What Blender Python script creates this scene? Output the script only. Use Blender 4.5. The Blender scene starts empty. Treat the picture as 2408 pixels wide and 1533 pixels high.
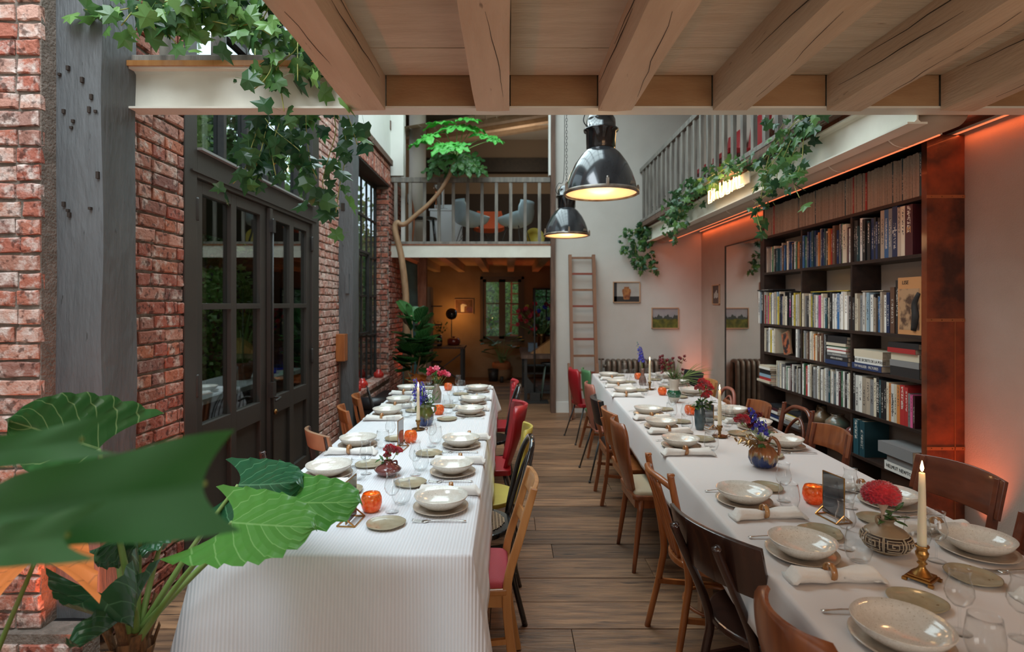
import bpy, bmesh, math, random
from mathutils import Vector as V, Matrix as M4, noise as mn
R = random.Random(7)
PI = math.pi
rad = math.radians
sc = bpy.context.scene
COL = sc.collection
# ---------------------------------------------------------------- camera, light, exposure
FO, CX, CY, EH = 1300.0, 1197.0, 715.0, 1.6
cd = bpy.data.cameras.new('camera'); cam = bpy.data.objects.new('camera', cd); COL.objects.link(cam)
cam.location = (0, 0, EH); cam.rotation_euler = (PI/2, 0, 0)
cd.sensor_width = 36; cd.lens = 36*FO/2408
cd.shift_x = (1204-CX)/2408; cd.shift_y = -(766.5-CY)/2408
cd.clip_start = 0.02
cd.dof.use_dof = True; cd.dof.focus_distance = 2.5; cd.dof.aperture_fstop = 2.7
sc.camera = cam
sc.view_settings.view_transform = 'Standard'; sc.view_settings.look = 'None'
sc.view_settings.gamma = 1; sc.view_settings.use_curve_mapping = False
sc.view_settings.exposure = 0.42
sc.cycles.max_bounces = 8; sc.cycles.transparent_max_bounces = 24
sc.cycles.caustics_reflective = False; sc.cycles.caustics_refractive = False
sc.cycles.sample_clamp_indirect = 4
w = bpy.data.worlds.new('world'); sc.world = w; w.use_nodes = True
wb = w.node_tree.nodes['Background']; wb.inputs[0].default_value = (.72, .84, 1, 1); wb.inputs[1].default_value = 1.9

def area(loc, rot, sx, sy, power, col=(1, 1, 1), name='area_light', spread=180):
    l = bpy.data.lights.new(name, 'AREA'); l.shape = 'RECTANGLE'; l.size = sx; l.size_y = sy; l.energy = power; l.color = col
    l.spread = rad(spread)
    o = bpy.data.objects.new(name, l); o.location = loc; o.rotation_euler = rot; COL.objects.link(o); return o
def point(loc, power, col, r=.03, name='point_light'):
    l = bpy.data.lights.new(name, 'POINT'); l.energy = power; l.color = col; l.shadow_soft_size = r
    o = bpy.data.objects.new(name, l); o.location = loc; COL.objects.link(o); return o
def spot(loc, rot, power, col, ang, blend=.6, r=.03, name='spot_light'):
    l = bpy.data.lights.new(name, 'SPOT'); l.energy = power; l.color = col; l.spot_size = rad(ang); l.spot_blend = blend; l.shadow_soft_size = r
    o = bpy.data.objects.new(name, l); o.location = loc; o.rotation_euler = rot; COL.objects.link(o); return o
# daylight through the glazed roof over the hall, through the glazed strip by the brick wall, and the window behind the viewer
area((-.55, 5.3, 5.35), (0, 0, 0), 2.7, 5.0, 300, (.84, .93, 1), 'skylight_hall')
area((-1.45, .6, 4.6), (0, 0, 0), 1.5, 3.2, 125, (.84, .93, 1), 'skylight_strip')
area((1.6, -2.3, 1.8), (rad(90), 0, 0), 2.0, 1.4, 30, (1, .93, .86), 'window_behind')
area((-1.9, -2.3, 1.9), (rad(90), 0, 0), 1.1, 1.5, 8, (.86, .93, 1), 'window_behind_corner')  # unseen fill added to brighten the pier and post fronts
area((1.5, -1.2, .9), (rad(160), 0, 0), 2.0, 1.0, 18, (1, .58, .30), 'warm_room_light', 120)  # added fill, imitates warm bounce on the ceiling beams
LEDC = (1, .17, .045)
# ---------------------------------------------------------------- materials
MATS = {}
def new_mat(name):
    m = bpy.data.materials.new(name); m.use_nodes = True; MATS[name] = m
    return m, m.node_tree.nodes, m.node_tree.links, m.node_tree.nodes['Principled BSDF']
def mat(name, col, rough=.5, metal=0, col2=None, ns=8, stretch=(1, 1, 1), contrast=(.35, .65), rnd=0, bump=0, bs=60, coat=0, spec=.5,
        sheen=0, emit=None, es=0, alpha=1, trans=0, rr=0, spots=None, sss=0):
    """principled with a noise mix of two colours, per-object brightness variation, bump"""
    m, N, L, b = new_mat(name)
    b.inputs['Roughness'].default_value = rough; b.inputs['Metallic'].default_value = metal
    b.inputs['Coat Weight'].default_value = coat; b.inputs['Coat Roughness'].default_value = .08
    b.inputs['Specular IOR Level'].default_value = spec; b.inputs['Sheen Weight'].default_value = sheen
    b.inputs['Transmission Weight'].default_value = trans
    if sss:
        b.inputs['Subsurface Weight'].default_value = sss; b.inputs['Subsurface Radius'].default_value = (.02, .01, .005)
    if emit: b.inputs['Emission Color'].default_value = (*emit, 1); b.inputs['Emission Strength'].default_value = es
    c4 = (*col, 1)
    b.inputs['Base Color'].default_value = c4
    tc = N.new('ShaderNodeTexCoord'); oi = N.new('ShaderNodeObjectInfo')
    vec = None
    if col2 or bump or rnd or spots:
        mp = N.new('ShaderNodeMapping'); mp.inputs['Scale'].default_value = stretch
        L.new(tc.outputs['Object'], mp.inputs['Vector'])
        ad = N.new('ShaderNodeVectorMath'); ad.operation = 'MULTIPLY_ADD'
        cmb = N.new('ShaderNodeCombineXYZ')
        for i in range(3): L.new(oi.outputs['Random'], cmb.inputs[i])
        ad.inputs[1].default_value = (31, 17, 23)
        L.new(cmb.outputs[0], ad.inputs[0]); L.new(mp.outputs[0], ad.inputs[2]); vec = ad.outputs[0]
    out = None
    if col2:
        n = N.new('ShaderNodeTexNoise'); n.inputs['Scale'].default_value = ns; n.inputs['Detail'].default_value = 6
        L.new(vec, n.inputs['Vector'])
        cr = N.new('ShaderNodeValToRGB'); cr.color_ramp.elements[0].position = contrast[0]; cr.color_ramp.elements[1].position = contrast[1]
        cr.color_ramp.elements[0].color = c4; cr.color_ramp.elements[1].color = (*col2, 1)
        L.new(n.outputs['Fac'], cr.inputs[0]); out = cr.outputs[0]
    if spots:
        n = N.new('ShaderNodeTexNoise'); n.inputs['Scale'].default_value = spots[1]; n.inputs['Detail'].default_value = 3
        L.new(vec, n.inputs['Vector'])
        cr = N.new('ShaderNodeValToRGB'); cr.color_ramp.elements[0].position = spots[2]; cr.color_ramp.elements[1].position = spots[2]+.06
        L.new(n.outputs['Fac'], cr.inputs[0])
        mx = N.new('ShaderNodeMix'); mx.data_type = 'RGBA'
        L.new(cr.outputs[0], mx.inputs[0])
        if out: L.new(out, mx.inputs[6])
        else: mx.inputs[6].default_value = c4
        mx.inputs[7].default_value = (*spots[0], 1); out = mx.outputs[2]
    if rnd:
        hs = N.new('ShaderNodeHueSaturation')
        mr = N.new('ShaderNodeMapRange'); mr.inputs[3].default_value = 1-rnd; mr.inputs[4].default_value = 1+rnd
        gi = N.new('ShaderNodeNewGeometry')
        s = N.new('ShaderNodeMath'); s.operation = 'ADD'; L.new(oi.outputs['Random'], s.inputs[0]); L.new(gi.outputs['Random Per Island'], s.inputs[1])
        fr = N.new('ShaderNodeMath'); fr.operation = 'FRACT'; L.new(s.outputs[0], fr.inputs[0])
        L.new(fr.outputs[0], mr.inputs[0]); L.new(mr.outputs[0], hs.inputs['Value'])
        if out: L.new(out, hs.inputs['Color'])
        else: hs.inputs['Color'].default_value = c4
        out = hs.outputs[0]
    if out: L.new(out, b.inputs['Base Color'])
    if bump:
        n2 = N.new('ShaderNodeTexNoise'); n2.inputs['Scale'].default_value = bs; n2.inputs['Detail'].default_value = 5
        L.new(vec, n2.inputs['Vector'])
        bp = N.new('ShaderNodeBump'); bp.inputs['Strength'].default_value = bump; bp.inputs['Distance'].default_value = .01
        L.new(n2.outputs['Fac'], bp.inputs['Height']); L.new(bp.outputs[0], b.inputs['Normal'])
    return m
def brick_mat(name, cols, smear, sm_lo=.52):
    m, N, L, b = new_mat(name); b.inputs['Roughness'].default_value = .85
    tc = N.new('ShaderNodeTexCoord'); oi = N.new('ShaderNodeObjectInfo'); gi = N.new('ShaderNodeNewGeometry')
    s = N.new('ShaderNodeMath'); s.operation = 'ADD'; L.new(oi.outputs['Random'], s.inputs[0]); L.new(gi.outputs['Random Per Island'], s.inputs[1])
    fr = N.new('ShaderNodeMath'); fr.operation = 'FRACT'; L.new(s.outputs[0], fr.inputs[0])
    cr = N.new('ShaderNodeValToRGB'); e = cr.color_ramp.elements
    while len(e) < len(cols): e.new(.5)
    for i, c in enumerate(cols): e[i].position = i/(len(cols)-1); e[i].color = (*c, 1)
    L.new(fr.outputs[0], cr.inputs[0])
    n = N.new('ShaderNodeTexNoise'); n.inputs['Scale'].default_value = 14; n.inputs['Detail'].default_value = 8; n.inputs['Roughness'].default_value = .65
    L.new(gi.outputs['Position'], n.inputs['Vector'])
    c2 = N.new('ShaderNodeValToRGB'); c2.color_ramp.elements[0].position = sm_lo; c2.color_ramp.elements[1].position = sm_lo+.16
    L.new(n.outputs['Fac'], c2.inputs[0])
    mx = N.new('ShaderNodeMix'); mx.data_type = 'RGBA'; L.new(c2.outputs[0], mx.inputs[0]); L.new(cr.outputs[0], mx.inputs[6]); mx.inputs[7].default_value = (*smear, 1)
    n3 = N.new('ShaderNodeTexNoise'); n3.inputs['Scale'].default_value = 30; n3.inputs['Detail'].default_value = 6; L.new(gi.outputs['Position'], n3.inputs['Vector'])
    c3 = N.new('ShaderNodeValToRGB'); c3.color_ramp.elements[0].position = .36; c3.color_ramp.elements[0].color = (.12, .07, .05, 1); c3.color_ramp.elements[1].position = .46; c3.color_ramp.elements[1].color = (1, 1, 1, 1)
    L.new(n3.outputs['Fac'], c3.inputs[0])
    m2 = N.new('ShaderNodeMix'); m2.data_type = 'RGBA'; m2.blend_type = 'MULTIPLY'; m2.inputs[0].default_value = .75; L.new(mx.outputs[2], m2.inputs[6]); L.new(c3.outputs[0], m2.inputs[7])
    L.new(m2.outputs[2], b.inputs['Base Color'])
    bp = N.new('ShaderNodeBump'); bp.inputs['Strength'].default_value = .9; bp.inputs['Distance'].default_value = .008
    n4 = N.new('ShaderNodeTexNoise'); n4.inputs['Scale'].default_value = 55; n4.inputs['Detail'].default_value = 6; L.new(gi.outputs['Position'], n4.inputs['Vector'])
    L.new(n4.outputs['Fac'], bp.inputs['Height']); L.new(bp.outputs[0], b.inputs['Normal'])
    return m
def glass_mat(name, tint=(1, 1, 1), ior=1.45, rough=.0, add=0.0):
    m, N, L, b = new_mat(name); N.remove(b)
    t = N.new('ShaderNodeBsdfTransparent'); t.inputs[0].default_value = (*tint, 1)
    g = N.new('ShaderNodeBsdfGlossy'); g.inputs['Roughness'].default_value = rough
    lw = N.new('ShaderNodeLayerWeight'); lw.inputs[0].default_value = .5
    f = N.new('ShaderNodeMath'); f.operation = 'POWER'; f.inputs[1].default_value = 5.0; L.new(lw.outputs['Facing'], f.inputs[0])
    mx = N.new('ShaderNodeMixShader'); o = N['Material Output']
    a = N.new('ShaderNodeMath'); a.operation = 'MULTIPLY_ADD'; a.inputs[1].default_value = .9; a.inputs[2].default_value = add+(ior-1)**2/(ior+1)**2; a.use_clamp = True
    L.new(f.outputs[0], a.inputs[0]); L.new(a.outputs[0], mx.inputs[0]); L.new(t.outputs[0], mx.inputs[1]); L.new(g.outputs[0], mx.inputs[2]); L.new(mx.outputs[0], o.inputs[0])
    return m
def emis(name, col, st):
    m, N, L, b = new_mat(name); b.inputs['Base Color'].default_value = (*col, 1)
    b.inputs['Emission Color'].default_value = (*col, 1); b.inputs['Emission Strength'].default_value = st; return m

mortar = mat('mortar', (.24, .20, .165), .95, col2=(.15, .125, .10), ns=20, bump=.7, bs=80)
brickA = brick_mat('brick_pale', [(.46, .17, .11), (.38, .11, .07), (.60, .36, .28), (.28, .14, .11), (.52, .24, .16)], (.66, .55, .49), .47)
brickB = brick_mat('brick_red', [(.40, .12, .07), (.32, .09, .06), (.50, .24, .17), (.22, .09, .07), (.45, .15, .08)], (.58, .45, .38), .51)
brickC = brick_mat('brick_washed', [(.48, .22, .16), (.42, .16, .11), (.56, .34, .28), (.38, .19, .15)], (.66, .52, .45), .48)
plaster = mat('plaster', (.56, .53, .485), .9, col2=(.52, .49, .445), ns=3, bump=.15, bs=90)
plaster_r = mat('plaster_warm', (.47, .38, .32), .9, col2=(.43, .34, .28), ns=3, bump=.2, bs=140)
white_wall = mat('white_wall', (.74, .73, .68), .9, col2=(.68, .67, .62), ns=2)
steel_white = mat('painted_steel_cream', (.74, .72, .62), .45, col2=(.66, .63, .54), ns=5, bump=.05)
beam_paint = mat('painted_beam', (.60, .455, .32), .75, col2=(.52, .38, .26), ns=4, stretch=(3, .5, 3), bump=.35, bs=24, rnd=.05, spots=((.20, .14, .09), 16, .71))
board_paint = mat('painted_board', (.56, .48, .36), .8, col2=(.48, .40, .29), ns=5, stretch=(.6, 4, 1), bump=.4, bs=24, rnd=.06, spots=((.20, .13, .08), 14, .72))
post_grey = mat('grey_painted_timber', (.118, .124, .127), .5, col2=(.095, .10, .102), ns=4, stretch=(3, 3, .6), bump=.7, bs=18, spots=((.012, .011, .01), 18, .70))
door_paint = mat('dark_taupe_paint', (.038, .033, .028), .45, col2=(.045, .039, .033), ns=4, bump=.06)
black_steel = mat('black_steel', (.02, .02, .019), .5, col2=(.035, .03, .026), ns=20)
old_wood = mat('old_brown_timber', (.16, .09, .06), .8, col2=(.09, .05, .035), ns=6, stretch=(5, 5, .6), bump=.7, bs=20)
rail_wood = mat('grey_brown_rail', (.25, .225, .19), .65, col2=(.13, .115, .10), ns=6, stretch=(4, 4, .6), bump=.3, bs=30, rnd=.15)
plank_wood = mat('oak_plank', (.25, .13, .065), .5, col2=(.085, .043, .024), ns=4, stretch=(.8, 8, 1), contrast=(.36, .72), rnd=.42, bump=.5, bs=14, spots=((.03, .016, .01), 4.5, .66))
gap_dark = mat('dark_gap', (.03, .02, .014), .9)
cloth = None
shelf_wood = mat('dark_shelf_wood', (.018, .009, .006), .55, col2=(.035, .016, .010), ns=6, stretch=(3, 1, 3), bump=.2)
rust = mat('rusty_panel', (.26, .06, .02), .42, metal=.25, col2=(.055, .018, .010), ns=4.5, contrast=(.38, .62), bump=.25, bs=30, coat=.2)
rust_trim = mat('brass_strip', (.40, .15, .06), .4, metal=.5)
w_orange = mat('orange_beech', (.39, .13, .035), .35, col2=(.28, .085, .022), ns=5, stretch=(6, 6, .7), coat=.3)
w_teak = mat('teak_ply', (.29, .09, .030), .35, col2=(.19, .055, .02), ns=5, stretch=(6, 6, .6), coat=.3)
w_dark = mat('dark_walnut', (.026, .012, .009), .25, col2=(.045, .018, .012), ns=5, stretch=(5, 5, .8), coat=.5)
w_redbrown = mat('red_brown_wood', (.16, .042, .018), .3, col2=(.10, .026, .012), ns=5, stretch=(1, 5, 5), coat=.4)
w_honey = mat('honey_wood', (.50, .24, .08), .38, col2=(.40, .17, .05), ns=5, stretch=(6, 6, .6), coat=.25)
w_light = mat('light_worn_wood', (.36, .20, .11), .5, col2=(.25, .13, .07), ns=5, stretch=(1, 6, 1))
w_rose = mat('rose_ply', (.38, .13, .085), .4, col2=(.30, .10, .07), ns=4, stretch=(5, 5, 1))
black_lac = mat('black_lacquer', (.012, .012, .013), .15, coat=.7)
black_vinyl = mat('black_vinyl', (.012, .012, .014), .35, bump=.2, bs=90)
cream_vinyl = mat('cream_vinyl', (.52, .44, .30), .5, bump=.1, bs=90)
red_vinyl = mat('red_vinyl', (.32, .010, .016), .4, bump=.15, bs=120)
red_seat = mat('pink_red_seat', (.42, .05, .07), .7, bump=.2, bs=200)
green_paint = mat('green_paint', (.06, .16, .065), .45, col2=(.08, .20, .08), ns=6)
yellow_paint = mat('mustard_paint', (.50, .40, .06), .5, col2=(.42, .32, .05), ns=6)
chrome = mat('chrome', (.6, .6, .6), .15, metal=1)
silver = mat('silver', (.72, .70, .66), .18, metal=1)
brass = mat('brass', (.55, .30, .09), .28, metal=1, col2=(.35, .17, .05), ns=20)
brass_dull = mat('aged_brass', (.30, .16, .06), .38, metal=1, col2=(.18, .09, .03), ns=30)
bowl_m = mat('speckled_stoneware', (.70, .665, .60), .16, col2=(.64, .60, .53), ns=90, coat=.5, spots=((.42, .36, .28), 260, .62))
under_m = mat('stoneware_rim', (.55, .47, .38), .22, col2=(.48, .40, .32), ns=40, coat=.3)
plate_m = mat('khaki_stoneware', (.38, .33, .22), .25, col2=(.32, .27, .17), ns=30, coat=.35, spots=((.22, .15, .08), 50, .66))
plate_rim = mat('khaki_rim', (.36, .24, .12), .35)
napkin_m = mat('white_linen', (.76, .74, .70), .9, bump=.3, bs=60, sheen=.2)
ring_m = mat('amber_ring', (.30, .10, .025), .2, col2=(.50, .27, .10), ns=25, coat=.7)
glass_clear = glass_mat('clear_glass', (.985, .99, .99), 1.42, .0)
pane_glass = glass_mat('window_pane', (.80, .84, .82), 1.5, .0, .015)
door_glass = glass_mat('door_pane', (.80, .84, .82), 1.5, .0, .15)
card_glass = glass_mat('card_glass', (.9, .9, .9), 1.5, .0, .06)
wax = mat('ivory_wax', (.80, .70, .50), .45, sss=.5)
flame_m = emis('flame', (1, .62, .22), 22)
wick_m = mat('wick', (.02, .02, .02), .9)
def votive_mat():
    m, N, L, b = new_mat('orange_votive_glass')
    b.inputs['Base Color'].default_value = (.75, .17, .02, 1); b.inputs['Roughness'].default_value = .12; b.inputs['Coat Weight'].default_value = .5
    t = N.new('ShaderNodeBsdfTranslucent'); t.inputs[0].default_value = (.95, .25, .03, 1)
    n = N.new('ShaderNodeTexNoise'); n.inputs['Scale'].default_value = 90; tc = N.new('ShaderNodeTexCoord'); L.new(tc.outputs['Object'], n.inputs['Vector'])
    cr = N.new('ShaderNodeValToRGB'); cr.color_ramp.elements[0].position = .4; cr.color_ramp.elements[1].position = .6
    cr.color_ramp.elements[0].color = (.50, .12, .015, 1); cr.color_ramp.elements[1].color = (.72, .30, .08, 1); L.new(n.outputs['Fac'], cr.inputs[0]); L.new(cr.outputs[0], b.inputs['Base Color'])
    mx = N.new('ShaderNodeMixShader'); mx.inputs[0].default_value = .4; L.new(b.outputs[0], mx.inputs[1]); L.new(t.outputs[0], mx.inputs[2]); L.new(mx.outputs[0], N['Material Output'].inputs[0])
    return m
votive_m = votive_mat()
def leaf_mat(name, c1, c2, rough=.3, tr=.35, vein=None, spec=.5):
    m, N, L, b = new_mat(name)
    b.inputs['Roughness'].default_value = rough; b.inputs['Specular IOR Level'].default_value = spec
    tc = N.new('ShaderNodeTexCoord'); oi = N.new('ShaderNodeObjectInfo'); gi = N.new('ShaderNodeNewGeometry')
    s = N.new('ShaderNodeMath'); s.operation = 'ADD'; L.new(oi.outputs['Random'], s.inputs[0]); L.new(gi.outputs['Random Per Island'], s.inputs[1])
    fr = N.new('ShaderNodeMath'); fr.operation = 'FRACT'; L.new(s.outputs[0], fr.inputs[0])
    mx = N.new('ShaderNodeMix'); mx.data_type = 'RGBA'; L.new(fr.outputs[0], mx.inputs[0]); mx.inputs[6].default_value = (*c1, 1); mx.inputs[7].default_value = (*c2, 1)
    out = mx.outputs[2]
    if vein:
        # veins follow the leaf's own UV map: u across, v along
        uv = N.new('ShaderNodeUVMap'); sp = N.new('ShaderNodeSeparateXYZ'); L.new(uv.outputs[0], sp.inputs[0])
        a = N.new('ShaderNodeMath'); a.operation = 'ABSOLUTE'; L.new(sp.outputs[0], a.inputs[0])
        k = N.new('ShaderNodeMath'); k.operation = 'MULTIPLY_ADD'; k.inputs[1].default_value = -.55; L.new(a.outputs[0], k.inputs[0]); L.new(sp.outputs[1], k.inputs[2])
        mu = N.new('ShaderNodeMath'); mu.operation = 'MULTIPLY'; mu.inputs[1].default_value = 5.5; L.new(k.outputs[0], mu.inputs[0])
        f2 = N.new('ShaderNodeMath'); f2.operation = 'PINGPONG'; f2.inputs[1].default_value = .5; L.new(mu.outputs[0], f2.inputs[0])
        lt = N.new('ShaderNodeMath'); lt.operation = 'LESS_THAN'; lt.inputs[1].default_value = .035; L.new(f2.outputs[0], lt.inputs[0])
        l2 = N.new('ShaderNodeMath'); l2.operation = 'LESS_THAN'; l2.inputs[1].default_value = .022; L.new(a.outputs[0], l2.inputs[0])
        mxx = N.new('ShaderNodeMath'); mxx.operation = 'MAXIMUM'; L.new(lt.outputs[0], mxx.inputs[0]); L.new(l2.outputs[0], mxx.inputs[1])
        m3 = N.new('ShaderNodeMix'); m3.data_type = 'RGBA'; L.new(mxx.outputs[0], m3.inputs[0]); L.new(out, m3.inputs[6]); m3.inputs[7].default_value = (*vein, 1); out = m3.outputs[2]
        bp = N.new('ShaderNodeBump'); bp.inputs['Strength'].default_value = .6; bp.inputs['Distance'].default_value = .006
        L.new(f2.outputs[0], bp.inputs['Height']); L.new(bp.outputs[0], b.inputs['Normal'])
    L.new(out, b.inputs['Base Color'])
    t = N.new('ShaderNodeBsdfTranslucent'); L.new(out, t.inputs[0])
    ms = N.new('ShaderNodeMixShader'); ms.inputs[0].default_value = tr; L.new(b.outputs[0], ms.inputs[1]); L.new(t.outputs[0], ms.inputs[2]); L.new(ms.outputs[0], N['Material Output'].inputs[0])
    return m
ivy_m = leaf_mat('ivy_leaf', (.03, .10, .035), (.12, .25, .06), .3)
ivy_f = leaf_mat('ivy_leaf_fresh', (.08, .21, .05), (.20, .38, .10), .3)
ivy_d = leaf_mat('ivy_leaf_dark', (.018, .06, .028), (.05, .13, .04), .25)
aloc_g = leaf_mat('elephant_ear_green', (.03, .135, .045), (.05, .18, .05), .22, .3, (.22, .40, .16))
aloc_b = leaf_mat('elephant_ear_bright', (.075, .25, .045), (.10, .30, .05), .28, .4, (.20, .42, .12))
aloc_n = leaf_mat('elephant_ear_deep', (.025, .12, .03), (.045, .17, .035), .4, .35)  # shade on the near leaves painted in as a darker green
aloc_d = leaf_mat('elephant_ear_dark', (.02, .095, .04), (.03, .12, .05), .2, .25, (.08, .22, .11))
aloc_o = leaf_mat('orange_lit_leaf', (.75, .22, .05), (.85, .30, .07), .4, .4, (.55, .16, .04))  # orange uplight glow painted into the leaf colour
fig_m = leaf_mat('fiddle_fig_leaf', (.02, .085, .025), (.04, .14, .035), .22, .2, (.10, .22, .08))
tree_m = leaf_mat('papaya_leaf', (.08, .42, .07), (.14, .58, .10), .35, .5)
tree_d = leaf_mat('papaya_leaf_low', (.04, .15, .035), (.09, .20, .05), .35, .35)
garden_m = leaf_mat('garden_leaf', (.15, .34, .07), (.42, .58, .20), .4, .4)
garden_d = leaf_mat('garden_leaf_dark', (.03, .11, .035), (.09, .22, .06), .4, .3)
stem_g = mat('green_stem', (.16, .28, .06), .5, col2=(.22, .30, .10), ns=10)
vine_m = mat('vine_stem', (.34, .36, .10), .6)
bark = mat('smooth_bark', (.36, .21, .11), .6, col2=(.26, .14, .07), ns=12, stretch=(2, 2, .6), bump=.3, bs=40)
pot_m = mat('dark_clay_pot', (.05, .035, .03), .7)
# ---------------------------------------------------------------- geometry helpers
def at_z(px, py, z): y = FO*(EH-z)/(py-CY); return V(((px-CX)*y/FO, y, z))
def at_y(px, py, y): return V(((px-CX)*y/FO, y, EH-(py-CY)*y/FO))
def at_x(px, py, x): y = FO*x/(px-CX); return V((x, y, EH-(py-CY)*y/FO))
def frame(d, up=V((0, 0, 1))):
    z = d.normalized(); x = up.cross(z)
    if x.length < 1e-4: x = V((1, 0, 0)).cross(z)
    x.normalize(); return x, z.cross(x), z
def spline(pts, n=6):
    P = [V(p) for p in pts]; out = []
    for i in range(len(P)-1):
        a = P[i-1] if i else P[i]*2-P[i+1]; b, c = P[i], P[i+1]; d = P[i+2] if i+2 < len(P) else P[i+1]*2-P[i]
        for k in range(n):
            t = k/n; out.append(.5*((2*b)+(c-a)*t+(2*a-5*b+4*c-d)*t*t+(3*b-a-3*c+d)*t**3))
    out.append(P[-1]); return out
class MB:
    def __init__(s): s.v = []; s.f = []; s.sm = []; s.mi = []; s.uv = None; s.cur = 0
    def add(s, vs, fs, smooth=False):
        o = len(s.v); s.v += [tuple(v) for v in vs]
        for f in fs: s.f.append([i+o for i in f]); s.sm.append(smooth); s.mi.append(s.cur)
        return s
    def box(s, x0, x1, y0, y1, z0, z1):
        vs = [(x, y, z) for z in (z0, z1) for y in (y0, y1) for x in (x0, x1)]
        return s.add(vs, [(0, 2, 3, 1), (4, 5, 7, 6), (0, 1, 5, 4), (2, 6, 7, 3), (0, 4, 6, 2), (1, 3, 7, 5)])
    def obox(s, c, ax, ay, az, M=None):
        c = V(c); ax, ay, az = V(ax), V(ay), V(az)
        vs = [c+ax*i+ay*j+az*k for k in (-1, 1) for j in (-1, 1) for i in (-1, 1)]
        return s.add(vs, [(0, 2, 3, 1), (4, 5, 7, 6), (0, 1, 5, 4), (2, 6, 7, 3), (0, 4, 6, 2), (1, 3, 7, 5)])
    def bar(s, a, b, w, d, up=V((0, 0, 1))):
        a, b = V(a), V(b); x, y, z = frame(b-a, up); h = (b-a).length/2
        return s.obox((a+b)/2, x*w/2, y*d/2, z*h)
    def tube(s, pts, r, seg=8, sm=0, flat=1.0, cap=True):
        P = spline(pts, sm) if sm else [V(p) for p in pts]; n = len(P)
        if not hasattr(r, '__len__'): rr = [r]*n
        else:
            rr = []
            for i in range(n):
                t = i/(n-1)*(len(r)-1); k = min(int(t), len(r)-2); rr.append(r[k]+(r[k+1]-r[k])*(t-k))
        vs = []; px = None
        for i in range(n):
            d = (P[min(i+1, n-1)]-P[max(i-1, 0)])
            if d.length < 1e-9: d = V((0, 0, 1))
            d.normalize()
            if px is None: x, y, _ = frame(d)
            else:
                x = px-d*px.dot(d)
                if x.length < 1e-6: x = frame(d)[0]
                x.normalize(); y = d.cross(x)
            px = x
            for k in range(seg):
                a = 2*PI*k/seg; vs.append(P[i]+(x*math.cos(a)+y*math.sin(a)*flat)*rr[i])
        fs = [(i*seg+k, i*seg+(k+1) % seg, (i+1)*seg+(k+1) % seg, (i+1)*seg+k) for i in range(n-1) for k in range(seg)]
        if cap: fs += [tuple(range(seg))[::-1], tuple((n-1)*seg+k for k in range(seg))]
        return s.add(vs, fs, True)
    def lathe(s, prof, seg=24, c=(0, 0, 0), wob=0, ax=None, ell=1.0, close=False):
        c = V(c); vs = []; n = len(prof)
        if ax is not None: X, Y, Z = frame(V(ax))
        else: X, Y, Z = V((1, 0, 0)), V((0, 1, 0)), V((0, 0, 1))
        for (r, z) in prof:
            for k in range(seg):
                a = 2*PI*k/seg
                q = r*(1+wob*(math.sin(3*a+1)+.6*math.sin(5*a+2.2)+.35*math.sin(9*a)))
                vs.append(c+X*math.cos(a)*q+Y*math.sin(a)*q*ell+Z*z)
        fs = [(i*seg+k, i*seg+(k+1) % seg, (i+1)*seg+(k+1) % seg, (i+1)*seg+k) for i in range(n-1) for k in range(seg)]
        if close: fs += [tuple(range(seg))[::-1], tuple((n-1)*seg+k for k in range(seg))]
        return s.add(vs, fs, True)
    def prism(s, poly, f0, f1):
        n = len(poly); vs = [f0(p) for p in poly]+[f1(p) for p in poly]
        return s.add(vs, [tuple(range(n))[::-1], tuple(range(n, 2*n))]+[(i, (i+1) % n, n+(i+1) % n, n+i) for i in range(n)])
    def sheet(s, f, nu, nv, th, smooth=True):
        """solid sheet following f(u,v), u,v in 0..1, thickness th"""
        g = [[V(f(i/nu, j/nv)) for i in range(nu+1)] for j in range(nv+1)]
        vs = []
        for sgn in (1, -1):
            for j in range(nv+1):
                for i in range(nu+1):
                    a = g[j][min(i+1, nu)]-g[j][max(i-1, 0)]; b = g[min(j+1, nv)][i]-g[max(j-1, 0)][i]
                    nn = a.cross(b)
                    nn = nn.normalized() if nn.length > 1e-12 else V((0, 0, 1))
                    vs.append(g[j][i]+nn*sgn*th/2)
        m = (nu+1)*(nv+1); W = nu+1
        fs = [(j*W+i, j*W+i+1, (j+1)*W+i+1, (j+1)*W+i) for j in range(nv) for i in range(nu)]
        fs += [tuple(m+q for q in f[::-1]) for f in fs]
        ed = [j for j in range(nu)]
        loop = [i for i in range(nu)]+[j*W+nu for j in range(nv)]+[nv*W+i for i in range(nu, 0, -1)]+[j*W for j in range(nv, 0, -1)]
        L = len(loop)
        s.add(vs, fs, smooth)
        o = len(s.v)-len(vs)
        for k in range(L):
            a, b = loop[k], loop[(k+1) % L]; s.f.append([o+b, o+a, o+m+a, o+m+b]); s.sm.append(False); s.mi.append(s.cur)
        return s
    def mesh(s, name, bevel=0):
        me = bpy.data.meshes.new(name); me.from_pydata(s.v, [], s.f); me.update()
        me.polygons.foreach_set('use_smooth', s.sm); me.polygons.foreach_set('material_index', s.mi)
        if s.uv:
            l = me.uv_layers.new(name='UVMap')
            for lp in me.loops: l.data[lp.index].uv = s.uv[lp.vertex_index]
        if bevel:
            bm = bmesh.new(); bm.from_mesh(me)
            ed = [e for e in bm.edges if len(e.link_faces) == 2 and e.calc_face_angle(0) > .6]
            bmesh.ops.bevel(bm, geom=ed, offset=bevel, segments=2, profile=.6, affect='EDGES'); bm.to_mesh(me); bm.free()
        return me
    def build(s, name, m, parent=None, bevel=0, loc=None, rz=0):
        me = s.mesh(name, bevel)
        for q in (m if isinstance(m, (list, tuple)) else [m]): me.materials.append(q)
        return link(name, me, parent, loc, rz)
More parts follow.
